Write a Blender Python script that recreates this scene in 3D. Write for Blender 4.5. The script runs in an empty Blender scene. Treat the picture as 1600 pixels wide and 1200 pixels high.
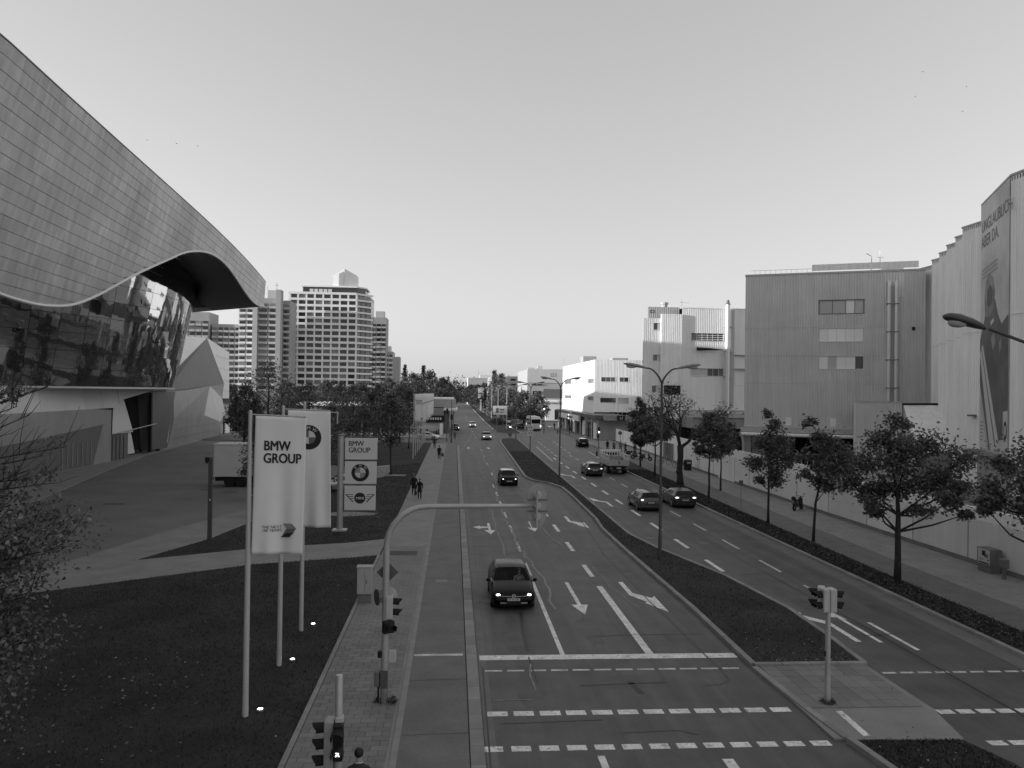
import bpy, bmesh, math, random
import numpy as np
from mathutils import Vector, Matrix

scene = bpy.context.scene
C = scene.collection
R = math.radians
PI = math.pi

# ------------------------------------------------------------------ camera
EYE = Vector((0, 0, 9.0))                      # on the footbridge over the road
cd = bpy.data.cameras.new('camera')
cam = bpy.data.objects.new('camera', cd)
C.objects.link(cam)
yaw, pitch, roll = math.atan(90 / 1240), R(0.61), R(0.8)
fwd = Vector((math.sin(yaw) * math.cos(pitch), math.cos(yaw) * math.cos(pitch), math.sin(pitch)))
rt0 = Vector((math.cos(yaw), -math.sin(yaw), 0))
up0 = rt0.cross(fwd)
rt = rt0 * math.cos(roll) + up0 * math.sin(roll)
up = up0 * math.cos(roll) - rt0 * math.sin(roll)
cam.matrix_world = Matrix(((rt.x, up.x, -fwd.x, EYE.x), (rt.y, up.y, -fwd.y, EYE.y),
                           (rt.z, up.z, -fwd.z, EYE.z), (0, 0, 0, 1)))
cd.sensor_width = 36.0
cd.lens = 1240 / 1600 * 36.0
cd.clip_start = 0.2
cd.clip_end = 9000
scene.camera = cam

# ------------------------------------------------------------------ sky and sun (a black-and-white photograph: the light is neutral)
SUN_EL, SUN_AZ = 6.0, 10.0          # degrees: height, and how far behind due left the sun stands
world = bpy.data.worlds.new('World')
scene.world = world
world.use_nodes = True
wn = world.node_tree.nodes
wl = world.node_tree.links
wn.clear()
sky = wn.new('ShaderNodeTexSky')
sky.sky_type = 'NISHITA'
sky.sun_disc = False
sky.sun_elevation = R(SUN_EL)
sky.altitude = 500
sky.air_density = 2.0
sky.dust_density = 0.0
sky.ozone_density = 1.0
bw = wn.new('ShaderNodeRGBToBW')
bg = wn.new('ShaderNodeBackground')
wo = wn.new('ShaderNodeOutputWorld')
wl.new(sky.outputs[0], bw.inputs[0])
pw = wn.new('ShaderNodeMath')          # the camera's even tone over the whole sky
pw.operation = 'POWER'
pw.inputs[1].default_value = 0.62
wl.new(bw.outputs[0], pw.inputs[0])
wl.new(pw.outputs[0], bg.inputs[0])
wl.new(bg.outputs[0], wo.inputs[0])
bg.inputs[1].default_value = 0.15
to_sun = Vector((-math.cos(R(SUN_AZ)) * math.cos(R(SUN_EL)), -math.sin(R(SUN_AZ)) * math.cos(R(SUN_EL)), math.sin(R(SUN_EL))))
sky.sun_rotation = math.atan2(-to_sun.x, to_sun.y)
sl = bpy.data.lights.new('sun', 'SUN')
sun = bpy.data.objects.new('sun', sl)
C.objects.link(sun)
sun.rotation_euler = (-to_sun).to_track_quat('-Z', 'Y').to_euler()
sl.energy = 2.0
sl.angle = R(0.5)
sl.color = (1, 1, 1)
scene.view_settings.view_transform = 'Standard'
scene.view_settings.look = 'None'
scene.view_settings.exposure = 1.46
scene.view_settings.gamma = 1.0
scene.view_settings.use_curve_mapping = False
scene.cycles.max_bounces = 5
scene.cycles.diffuse_bounces = 3
scene.cycles.glossy_bounces = 3
scene.cycles.use_denoising = True

# ------------------------------------------------------------------ helpers
class MB:
    """collects faces; build() links them as ONE mesh object"""
    def __init__(self):
        self.v, self.f, self.m = [], [], []
        self.mi = 0

    def poly(self, pts):
        n = len(self.v)
        self.v += [tuple(p) for p in pts]
        self.f.append(tuple(range(n, n + len(pts))))
        self.m.append(self.mi)
        return self

    def faces(self, verts, faces):
        n = len(self.v)
        self.v += [tuple(p) for p in verts]
        for f in faces:
            self.f.append(tuple(i + n for i in f))
            self.m.append(self.mi)
        return self

    def box(self, x0, x1, y0, y1, z0, z1):
        return self.faces([(x0, y0, z0), (x1, y0, z0), (x1, y1, z0), (x0, y1, z0), (x0, y0, z1), (x1, y0, z1), (x1, y1, z1), (x0, y1, z1)],
                          [(3, 2, 1, 0), (4, 5, 6, 7), (0, 1, 5, 4), (1, 2, 6, 5), (2, 3, 7, 6), (3, 0, 4, 7)])

    def obox(self, c, a, b, h):
        """oriented box: centre c, half vectors a, b, h"""
        c, a, b, h = Vector(c), Vector(a), Vector(b), Vector(h)
        vs = [c + sa * a + sb * b + sh * h for sh in (-1, 1) for sa, sb in ((-1, -1), (1, -1), (1, 1), (-1, 1))]
        return self.faces(vs, [(3, 2, 1, 0), (4, 5, 6, 7), (0, 1, 5, 4), (1, 2, 6, 5), (2, 3, 7, 6), (3, 0, 4, 7)])

    def prism(self, pts, z0, z1):
        n = len(pts)
        area = sum(pts[i][0] * pts[(i + 1) % n][1] - pts[(i + 1) % n][0] * pts[i][1] for i in range(n))
        if area < 0:
            pts = pts[::-1]
        vs = [(p[0], p[1], z0) for p in pts] + [(p[0], p[1], z1) for p in pts]
        fs = [tuple(range(n, 2 * n)), tuple(range(n - 1, -1, -1))] + [(i, (i + 1) % n, n + (i + 1) % n, n + i) for i in range(n)]
        return self.faces(vs, fs)

    def tube(self, pts, rad, n=8, cap=True):
        pts = [Vector(p) for p in pts]
        if not isinstance(rad, (list, tuple)):
            rad = [rad] * len(pts)
        rings = []
        prev = None
        for i, p in enumerate(pts):
            t = (pts[min(i + 1, len(pts) - 1)] - pts[max(i - 1, 0)])
            t = t.normalized() if t.length > 1e-9 else Vector((0, 0, 1))
            if prev is None:
                a = t.orthogonal().normalized()
            else:
                a = (prev - t * prev.dot(t))
                a = a.normalized() if a.length > 1e-6 else t.orthogonal().normalized()
            prev = a
            b = t.cross(a)
            rings.append([p + (a * math.cos(2 * PI * k / n) + b * math.sin(2 * PI * k / n)) * rad[i] for k in range(n)])
        vs = [q for r in rings for q in r]
        fs = [(i * n + k, i * n + (k + 1) % n, (i + 1) * n + (k + 1) % n, (i + 1) * n + k) for i in range(len(pts) - 1) for k in range(n)]
        if cap:
            fs += [tuple(range(n - 1, -1, -1)), tuple((len(pts) - 1) * n + k for k in range(n))]
        return self.faces(vs, fs)

    def cyl(self, c, r, z0, z1, n=12, r1=None):
        return self.tube([(c[0], c[1], z0), (c[0], c[1], z1)], [r, r if r1 is None else r1], n)

    def ball(self, c, r, seg=10, rings=6):
        rx, ry, rz = r if isinstance(r, (tuple, list)) else (r, r, r)
        vs = [(c[0], c[1], c[2] - rz)]
        for i in range(1, rings):
            ph = -PI / 2 + PI * i / rings
            for k in range(seg):
                th = 2 * PI * k / seg
                vs.append((c[0] + rx * math.cos(ph) * math.cos(th), c[1] + ry * math.cos(ph) * math.sin(th), c[2] + rz * math.sin(ph)))
        vs.append((c[0], c[1], c[2] + rz))
        fs = [(0, 1 + (k + 1) % seg, 1 + k) for k in range(seg)]
        for i in range(rings - 2):
            o = 1 + i * seg
            fs += [(o + k, o + (k + 1) % seg, o + seg + (k + 1) % seg, o + seg + k) for k in range(seg)]
        o = 1 + (rings - 2) * seg
        fs += [(o + k, o + (k + 1) % seg, len(vs) - 1) for k in range(seg)]
        return self.faces(vs, fs)

    def build(self, name, mat, parent=None, smooth=False, bevel=0, loc=None, world=False):
        me = bpy.data.meshes.new(name)
        v = self.v
        if world and parent is not None:
            o = root_of(parent)
            v = [(p[0] - o[0], p[1] - o[1], p[2] - o[2]) for p in v]
        me.from_pydata(v, [], self.f)
        mats = mat if isinstance(mat, (list, tuple)) else [mat]
        for q in mats:
            me.materials.append(M[q])
        if len(mats) > 1:
            me.polygons.foreach_set('material_index', self.m)
        if smooth:
            me.polygons.foreach_set('use_smooth', [True] * len(me.polygons))
            if smooth != 'all':
                try:
                    me.set_sharp_from_angle(angle=R(40))
                except Exception:
                    pass
        o = bpy.data.objects.new(name, me)
        C.objects.link(o)
        if loc is not None:
            o.location = loc
        if parent is not None:
            o.parent = parent
        if bevel:
            b = o.modifiers.new('bevel', 'BEVEL')
            b.width = bevel
            b.segments = 2
            b.limit_method = 'ANGLE'
        return o


def root_of(o):
    """world offset of an unrotated parent chain"""
    l = Vector((0, 0, 0))
    while o is not None:
        l += o.location
        o = o.parent
    return l


def tag(o, label=None, cat=None, group=None, kind=None):
    if label: o['label'] = label
    if cat: o['category'] = cat
    if group: o['group'] = group
    if kind: o['kind'] = kind
    return o


def thing(name, label, cat, loc=(0, 0, 0), rz=0, group=None):
    o = bpy.data.objects.new(name, None)
    o.empty_display_size = 0.3
    C.objects.link(o)
    o.location = loc
    o.rotation_euler = (0, 0, rz)
    return tag(o, label, cat, group)


def inst(src, name, parent, loc=(0, 0, 0), rot=(0, 0, 0), scale=(1, 1, 1)):
    """another piece sharing the mesh of src"""
    o = bpy.data.objects.new(name, src.data if hasattr(src, 'data') else src)
    C.objects.link(o)
    o.location, o.rotation_euler, o.scale = loc, rot, scale
    if parent is not None:
        o.parent = parent
    return o


def copy_tree(o, parent=None):
    c = o.copy()
    C.objects.link(c)
    if parent is not None:
        c.parent = parent
    for ch in o.children:
        copy_tree(ch, c)
    return c


def struct(o, kind='structure'):
    o['kind'] = kind
    return o


# ------------------------------------------------------------------ materials (greys: the picture is black and white)
M = {}


def mat(name, c, rough=0.7, metal=0.0, var=0.0, scale=2.0, bump=0.0, bscale=60.0, rnd=0.0, island=0.0, streak=0.0, spec=0.4, coat=0.0, emit=0.0,
        fine=0.0, fscale=120.0, along=0.0, translucent=0.0, wobble=0.0, wear=0.0):
    m = bpy.data.materials.new(name)
    m.use_nodes = True
    nt = m.node_tree
    N, L = nt.nodes, nt.links
    b = N['Principled BSDF']
    b.inputs['Roughness'].default_value = rough
    b.inputs['Metallic'].default_value = metal
    b.inputs['Specular IOR Level'].default_value = spec
    if coat:
        b.inputs['Coat Weight'].default_value = coat
        b.inputs['Coat Roughness'].default_value = 0.05
    if emit:
        b.inputs['Emission Color'].default_value = (1, 1, 1, 1)
        b.inputs['Emission Strength'].default_value = emit
    geo = N.new('ShaderNodeNewGeometry')

    def math_node(op, a, bb):
        q = N.new('ShaderNodeMath')
        q.operation = op
        for i, x in enumerate((a, bb)):
            if isinstance(x, (int, float)):
                q.inputs[i].default_value = x
            else:
                L.new(x, q.inputs[i])
        return q.outputs[0]
    val = None

    def mul(sock, amt):
        nonlocal val
        # 1 + amt*(s-0.5)*2
        s = math_node('MULTIPLY_ADD', sock, 2 * amt)
        s.node.inputs[2].default_value = 1 - amt
        val = s if val is None else math_node('MULTIPLY', val, s)

    def noise(sc, det=4, vec=None):
        n = N.new('ShaderNodeTexNoise')
        n.inputs['Scale'].default_value = sc
        n.inputs['Detail'].default_value = det
        n.inputs['Roughness'].default_value = 0.6
        L.new(vec if vec is not None else geo.outputs['Position'], n.inputs['Vector'])
        return n.outputs[0]
    if var:
        r_ = N.new('ShaderNodeMapRange')
        r_.inputs[1].default_value, r_.inputs[2].default_value = 0.3, 0.7
        L.new(noise(scale, 6), r_.inputs[0])
        mul(r_.outputs[0], var)
    if fine:
        mul(noise(fscale, 3), fine)
    if wear:
        r_ = N.new('ShaderNodeMapRange')
        r_.inputs[1].default_value, r_.inputs[2].default_value = 0.52, 0.66
        r_.inputs[3].default_value, r_.inputs[4].default_value = 1.0, 1.0 - wear
        L.new(noise(5.0, 8), r_.inputs[0])
        val = r_.outputs[0] if val is None else math_node('MULTIPLY', val, r_.outputs[0])
    if along:
        mp = N.new('ShaderNodeVectorMath')
        mp.operation = 'MULTIPLY'
        mp.inputs[1].default_value = (1.7, 0.045, 1.0)
        L.new(geo.outputs['Position'], mp.inputs[0])
        r_ = N.new('ShaderNodeMapRange')
        r_.inputs[1].default_value, r_.inputs[2].default_value = 0.3, 0.7
        L.new(noise(1.0, 6, mp.outputs[0]), r_.inputs[0])
        mul(r_.outputs[0], along)
    if streak:
        mp = N.new('ShaderNodeVectorMath')
        mp.operation = 'MULTIPLY'
        mp.inputs[1].default_value = (2.2, 2.2, 0.12)
        L.new(geo.outputs['Position'], mp.inputs[0])
        r_ = N.new('ShaderNodeMapRange')
        r_.inputs[1].default_value, r_.inputs[2].default_value = 0.3, 0.7
        L.new(noise(1.0, 5, mp.outputs[0]), r_.inputs[0])
        mul(r_.outputs[0], streak)
    if rnd:
        oi = N.new('ShaderNodeObjectInfo')
        mul(oi.outputs['Random'], rnd)
    if island:
        mul(geo.outputs['Random Per Island'], island)
    if val is None:
        b.inputs['Base Color'].default_value = (c, c, c, 1)
    else:
        L.new(math_node('MULTIPLY', val, c), b.inputs['Base Color'])
    if bump:
        bp = N.new('ShaderNodeBump')
        bp.inputs['Strength'].default_value = bump
        bp.inputs['Distance'].default_value = 0.02
        L.new(noise(bscale, 5), bp.inputs['Height'])
        L.new(bp.outputs[0], b.inputs['Normal'])
    if wobble:
        bp = N.new('ShaderNodeBump')
        bp.inputs['Strength'].default_value = wobble
        bp.inputs['Distance'].default_value = 0.1
        L.new(noise(0.45, 2), bp.inputs['Height'])
        L.new(bp.outputs[0], b.inputs['Normal'])
    if translucent:
        tl = N.new('ShaderNodeBsdfTranslucent')
        mx = N.new('ShaderNodeMixShader')
        mx.inputs[0].default_value = translucent
        if val is not None:
            L.new(b.inputs['Base Color'].links[0].from_socket, tl.inputs[0])
        else:
            tl.inputs[0].default_value = (c, c, c, 1)
        L.new(b.outputs[0], mx.inputs[1])
        L.new(tl.outputs[0], mx.inputs[2])
        L.new(mx.outputs[0], N['Material Output'].inputs[0])
    M[name] = m
    return m


mat('asphalt', 0.093, 0.62, var=0.26, scale=0.5, fine=0.5, fscale=22, bump=0.35, bscale=60, along=0.26, spec=0.5)
mat('asphalt_plaza', 0.19, 0.8, var=0.16, scale=0.22, fine=0.35, fscale=14, bump=0.3)
mat('asphalt_path', 0.165, 0.8, var=0.16, scale=0.8, fine=0.4, fscale=22, bump=0.3)
mat('asphalt_patch', 0.09, 0.85, var=0.15, scale=1.5, fine=0.3)
mat('asphalt_oil', 0.076, 0.55, var=0.3, scale=1.2, fine=0.5, fscale=22)
mat('asphalt_patch2', 0.107, 0.7, var=0.2, scale=1.2, fine=0.5, fscale=22, along=0.1)
mat('tar', 0.03, 0.55, var=0.2, scale=3)
mat('pale_seam', 0.26, 0.85, var=0.35, scale=2.5)
mat('concrete', 0.26, 0.85, var=0.16, scale=0.7, fine=0.3, fscale=18, bump=0.2)
mat('concrete_light', 0.3, 0.85, var=0.12, scale=0.7, fine=0.15)
mat('slab', 0.21, 0.88, var=0.12, scale=0.8, rnd=0.13, fine=0.2, bump=0.25)
mat('slab_bed', 0.1, 0.95)
mat('kerb', 0.27, 0.85, var=0.15, scale=1.5, rnd=0.12, fine=0.2, bump=0.3)
mat('paint', 0.8, 0.7, wear=0.55, var=0.25, scale=2.5, fine=0.5, fscale=14)
mat('paint_thin', 0.64, 0.75, wear=0.6, var=0.35, scale=2.5, fine=0.3, fscale=25)
mat('soil', 0.03, 0.95, var=0.5, scale=0.4, fine=0.4, fscale=25, bump=0.6, bscale=25)
mat('ground', 0.12, 0.95, var=0.2, scale=0.05)
mat('grass', 0.036, 0.8, var=0.5, scale=0.3, island=0.6)
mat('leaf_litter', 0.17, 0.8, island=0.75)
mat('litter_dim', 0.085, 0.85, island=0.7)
mat('leaf', 0.145, 0.55, island=0.5, var=0.3, scale=0.9, translucent=0.35)
mat('leaf_pale', 0.18, 0.6, translucent=0.35, island=0.5, var=0.25, scale=0.8)
mat('leaf_near', 0.15, 0.55, translucent=0.3, island=0.6, var=0.3, scale=1.2)
mat('leaf_dark', 0.105, 0.6, translucent=0.35, island=0.5, var=0.3, scale=0.7)
mat('leaf_far', 0.1, 0.8, translucent=0.3, island=0.4, var=0.35, scale=0.15)
mat('bark', 0.04, 0.9, var=0.3, scale=6, bump=0.5, bscale=30)
mat('bark_thin', 0.06, 0.85, var=0.2, scale=6)
mat('steel_panel', 0.45, 0.45, metal=0.3, rnd=0.06, streak=0.2, var=0.24, scale=0.14)
mat('panel_joint', 0.19, 0.8)
mat('rim', 0.72, 0.4, metal=0.3)
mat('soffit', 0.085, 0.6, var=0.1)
mat('mirror_glass', 0.4, 0.03, metal=0.92, rnd=0.06, wobble=0.1)
mat('mullion', 0.04, 0.5)
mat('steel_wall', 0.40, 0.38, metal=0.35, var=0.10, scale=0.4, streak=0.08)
mat('steel_lit_tone', 0.8, 0.45, metal=0.1, var=0.06, scale=0.5)  # tone of the lit facets, their light painted in
mat('steel_dark', 0.17, 0.5, metal=0.2, var=0.08, scale=0.5)  # dark steel parts, and painted shade on the block's facets
mat('white_skirt', 0.72, 0.45, var=0.04, scale=0.4, rnd=0.04)
mat('dark_glass', 0.02, 0.06, spec=0.7)
mat('dark_void', 0.012, 0.9)
mat('window_dark', 0.03, 0.12, spec=0.6, rnd=0.5)
mat('window_mid', 0.2, 0.3, spec=0.5, rnd=0.4)
mat('window_pale', 0.5, 0.4, rnd=0.15)
mat('blind', 0.86, 0.5, rnd=0.08)
mat('pane_grey', 0.5, 0.4, rnd=0.1)
mat('frame_pale', 0.7, 0.5)
mat('frame_dark', 0.08, 0.5)
mat('clad_grey', 0.64, 0.5, var=0.06, scale=0.4, streak=0.06, metal=0.1)
mat('clad_dim', 0.46, 0.5, var=0.05, scale=0.4, streak=0.06)
mat('clad_white', 0.86, 0.5, var=0.05, scale=0.3, streak=0.09)
mat('clad_light', 0.82, 0.5, var=0.04, scale=0.25, streak=0.07)
mat('hoarding', 0.78, 0.6, rnd=0.16, var=0.06, scale=0.4, streak=0.05)
mat('hoarding_pale', 0.85, 0.6, var=0.06, scale=0.5)
mat('plinth', 0.2, 0.85, var=0.2, scale=1)
mat('tower_white', 0.88, 0.7, var=0.06, scale=0.1)
mat('tower_grey', 0.4, 0.8, var=0.1, scale=0.1)
mat('tower_mid', 0.5, 0.8, var=0.1, scale=0.1)
mat('galvanised', 0.48, 0.45, metal=0.35, var=0.1, scale=3)
mat('pole_white', 0.5, 0.4, var=0.05)
mat('pole_grey', 0.24, 0.5, metal=0.2, var=0.1, scale=4)
mat('pole_dark', 0.09, 0.5, metal=0.2)
mat('lamp_glass', 0.5, 0.15, spec=0.6)
mat('signal_case', 0.36, 0.6, var=0.08, scale=5)
mat('signal_pale', 0.5, 0.6, var=0.08, scale=5)
mat('black', 0.012, 0.5)
mat('black_matte', 0.015, 0.85)
mat('sign_back', 0.12, 0.5, metal=0.3, var=0.1, scale=4)
mat('sign_white', 0.66, 0.5)
mat('sign_panel', 0.7, 0.45, var=0.03, scale=0.8)
mat('flag_cloth', 0.85, 0.7, var=0.03, scale=1.0)
mat('ink', 0.02, 0.6)
mat('ink_mid', 0.15, 0.6)
mat('ink_pale', 0.3, 0.6)
mat('cabinet', 0.42, 0.6, var=0.1, scale=1.5, streak=0.08)
mat('cabinet_dark', 0.16, 0.7, var=0.15, scale=3)
mat('lit', 0.9, 0.4, emit=3.0)
mat('lit_soft', 0.9, 0.4, emit=1.2)
mat('lit_spot', 0.9, 0.4, emit=4.0)
mat('car_black', 0.008, 0.3, coat=0.08, spec=0.14)
mat('car_dark', 0.025, 0.28, coat=0.5, spec=0.3)
mat('car_grey', 0.08, 0.28, coat=0.6, metal=0.3)
mat('car_silver', 0.42, 0.3, coat=0.8, metal=0.5)
mat('car_white', 0.7, 0.3, coat=0.8)
mat('car_glass', 0.006, 0.05, spec=0.3)
mat('car_glass_clear', 0.004, 0.05, spec=0.3)
M['car_glass_clear'].node_tree.nodes['Principled BSDF'].inputs['Alpha'].default_value = 0.45
mat('badge', 0.62, 0.35)
mat('tyre', 0.015, 0.85)
mat('wheel_rim', 0.35, 0.35, metal=0.8)
mat('chrome', 0.75, 0.15, metal=1.0)
mat('tail_lamp', 0.22, 0.2, coat=1.0)
mat('tail_lit', 0.5, 0.3, emit=0.8)
mat('lorry_white', 0.62, 0.5, var=0.04, scale=0.8)
mat('lorry_grey', 0.5, 0.55, var=0.1, scale=1.5)
mat('canvas', 0.3, 0.8, var=0.1)
mat('cloth_black', 0.012, 0.9)
mat('cloth_dark', 0.035, 0.9)
mat('cloth_mid', 0.12, 0.9)
mat('cloth_pale', 0.45, 0.9)
mat('skin', 0.36, 0.55)
mat('hair', 0.012, 0.6)
mat('hair_pale', 0.16, 0.6)
mat('brick', 0.22, 0.85, var=0.2, scale=0.5)
mat('sign_pale', 0.85, 0.5)  # plain pale tone for the name board and some shop windows
mat('poster_sky', 0.5, 0.5, var=0.3, scale=0.25)
mat('poster_dark', 0.09, 0.5, var=0.4, scale=0.5)
mat('poster_mid', 0.22, 0.5, var=0.35, scale=0.7)
mat('poster_pale', 0.55, 0.5)


# ------------------------------------------------------------------ lettering
def text_mesh(s, size=1.0, align='LEFT', space=1.0, leading=1.0, offset=0.0):
    """flat lettering: returns (verts2d, faces)"""
    cu = bpy.data.curves.new('lettering', 'FONT')
    cu.body = s
    cu.size = size
    cu.align_x = align
    cu.space_character = space
    cu.space_line = leading
    cu.offset = offset
    cu.resolution_u = 3
    ob = bpy.data.objects.new('lettering', cu)
    C.objects.link(ob)
    dg = bpy.context.evaluated_depsgraph_get()
    ev = ob.evaluated_get(dg)
    me = ev.to_mesh()
    vs = [(v.co.x, v.co.y) for v in me.vertices]
    fs = [tuple(p.vertices) for p in me.polygons]
    ev.to_mesh_clear()
    bpy.data.objects.remove(ob)
    bpy.data.curves.remove(cu)
    return vs, fs


TXT = {}
TXT['group'] = text_mesh('BMW\nGROUP', 1.0, leading=0.92)
TXT['group_thin'] = text_mesh('BMW\nGROUP', 1.0, leading=0.9)
TXT['years'] = text_mesh('THE NEXT\n100 YEARS', 1.0, align='RIGHT', leading=0.86)
TXT['B'] = text_mesh('B', 1.0, 'CENTER')
TXT['M'] = text_mesh('M', 1.0, 'CENTER')
TXT['W'] = text_mesh('W', 1.0, 'CENTER')
TXT['MINI'] = text_mesh('MINI', 1.0, 'CENTER')
TXT['banner'] = text_mesh('UNGLAUBLICH.\nABER DA.', 1.0, leading=0.95)
TXT['U'] = text_mesh('U', 1.0, 'CENTER')


def lettering(mb, key, place, sc, du=0.0, dv=0.0):
    """put a text mesh through place(u, v) -> 3D point"""
    vs, fs = TXT[key]
    mb.faces([place(u * sc + du, v * sc + dv) for u, v in vs], fs)
    return mb


def disc_pts(cx, cy, r, n=28, a0=0.0, a1=2 * PI):
    return [(cx + r * math.cos(a0 + (a1 - a0) * k / n), cy + r * math.sin(a0 + (a1 - a0) * k / n)) for k in range(n + (0 if abs(a1 - a0 - 2 * PI) < 1e-6 else 1))]

# ------------------------------------------------------------------ ground, road, pavements
rng = random.Random(7)
struct(MB().poly([(-4000, -3000, -0.06), (4000, -3000, -0.06), (4000, 6000, -0.06), (-4000, 6000, -0.06)]).build('ground', 'ground'))
road = struct(MB().poly([(0.7, -60, 0), (20.1, -60, 0), (20.1, 92, 0), (22.9, 112, 0), (24.2, 140, 0), (25.2, 190, 0), (25.2, 900, 0), (-1.0, 900, 0),
                         (-1.0, 152, 0), (-70, 156, 0), (-70, 144, 0), (-3.0, 140, 0), (0.2, 137, 0), (0.7, 133, 0)]).build('road', 'asphalt'))


def sheet(name, pts, z, m, parent=None, kind='structure', thick=0.0):
    mb = MB()
    if thick:
        mb.prism(pts, z - thick, z)
    else:
        a = sum(pts[i][0] * pts[(i + 1) % len(pts)][1] - pts[(i + 1) % len(pts)][0] * pts[i][1] for i in range(len(pts)))
        mb.poly([(x, y, z) for x, y in (pts if a > 0 else pts[::-1])])
    o = mb.build(name, m, parent)
    if kind and parent is None:
        struct(o, kind)
    return o


def mark(name, pts, m='paint', z=0.004):
    return sheet(name, pts, z, m, road, None)


def rect(x0, x1, y0, y1):
    return [(x0, y0), (x1, y0), (x1, y1), (x0, y1)]


def strip(pts, w):
    """flat strip of width w along pts"""
    l, r = [], []
    for i, p in enumerate(pts):
        a, b = pts[max(i - 1, 0)], pts[min(i + 1, len(pts) - 1)]
        d = Vector((b[0] - a[0], b[1] - a[1])).normalized()
        n = Vector((-d.y, d.x)) * w / 2
        l.append((p[0] + n.x, p[1] + n.y))
        r.append((p[0] - n.x, p[1] - n.y))
    return l + r[::-1]


# --- painted markings: near carriageway
mark('stop_line', rect(0.98, 9.86, 26.72, 27.2))
mark('lane_line', rect(3.77, 3.93, 27.2, 37.6))
mark('lane_line', rect(6.75, 7.03, 27.2, 36.8))
for k in range(7):
    mark('lane_dash', rect(3.8, 3.95, 38.95 + 5.95 * k, 41.85 + 5.95 * k), 'paint_thin')
for k in range(5):
    mark('lane_dash', rect(6.79, 7.02, 38.7 + 6.3 * k, 41.4 + 6.3 * k))
for k in range(20):
    mark('lane_dash', rect(4.2, 4.34, 86 + 12 * k + (20 if k > 3 else 0), 89 + 12 * k + (20 if k > 3 else 0)), 'paint_thin')
for k in range(12):
    x = 1.12 + k * 0.712
    mark('crossing_dash', rect(x, x + 0.56, 25.62, 25.76), 'paint_thin')
for k in range(12):
    x = 1.05 + k * 0.74
    mark('crossing_dash', rect(x, x + 0.56 + 0.04 * rng.random(), 22.1, 22.42))
for k in range(13):
    x = 0.86 + k * 0.71
    mark('crossing_dash', rect(x, x + 0.5, 19.92, 20.22))
mark('lane_line', rect(3.68, 3.86, 15, 19.6))
mark('lane_line', rect(6.74, 7.02, 15, 19.3))
mark('gutter_line', rect(0.93, 1.2, -30, 133), 'asphalt_path', 0.003)


def arrow_straight(x, y0, y1, w=0.17, hw=0.36, hl=1.5):
    mark('lane_arrow', [(x - w / 2, y1), (x - w / 2, y0 + hl), (x - hw, y0 + hl), (x, y0), (x + hw, y0 + hl), (x + w / 2, y0 + hl), (x + w / 2, y1)])


def arrow_bend(x, y0, y1, s=1):
    """comes from y1 towards y0 (the viewer) and bends to +x*s"""
    P = [(-.1, 5.0), (-.1, 2.6), (.42, 1.55), (.30, 1.35), (.95, .0), (.98, 2.45), (.80, 2.15), (.12, 3.0), (.12, 5.0)]
    k = (y1 - y0) / 5.0
    mark('lane_arrow', [(x + s * a, y0 + b * k) for a, b in P])


arrow_straight(5.45, 32.1, 37.6)
arrow_bend(8.05, 32.4, 37.6)
arrow_straight(5.35, 51.3, 55.3)
arrow_bend(8.2, 52.6, 57.6)
arrow_straight(2.45, 50.3, 54.6)
mark('lane_arrow', [(2.36, 53.2), (1.85, 53.2), (1.85, 53.55), (1.35, 52.95), (1.85, 52.3), (1.85, 52.6), (2.36, 52.6)])
arrow_straight(5.6, 126, 130)
arrow_straight(2.4, 126, 130)
# --- tar seams, repaired trenches and worn paint on the near carriageway
seams = [([(8.62, 33.6), (8.7, 31.0), (8.75, 28.0), (8.85, 25.5), (8.8, 24.6), (8.4, 24.25), (7.9, 24.2)], 0.06),
         ([(2.85, 32.5), (2.7, 29.8), (2.68, 27.6)], 0.13), ([(2.65, 27.0), (2.7, 24.6)], 0.05),
         ([(5.2, 29.2), (7.0, 29.35), (9.5, 29.4)], 0.05), ([(5.6, 24.6), (5.75, 23.6)], 0.2),
         ([(4.6, 20.9), (6.1, 21.0), (6.6, 20.7)], 0.06), ([(1.4, 21.6), (4.2, 21.75)], 0.05), ([(4.0, 24.3), (6.7, 24.5)], 0.1),
         ([(1.0, 18.0), (1.05, 26.0)], 0.05), ([(1.1, 34.0), (2.0, 34.6), (1.1, 35.2)], 0.04),
         ([(8.6, 33.6), (8.5, 44), (9.3, 60)], 0.05)]
for pts, w in seams:
    mark('tar_seam', strip(pts, w), 'tar' if w > .09 else 'asphalt_patch', 0.0065)
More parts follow.
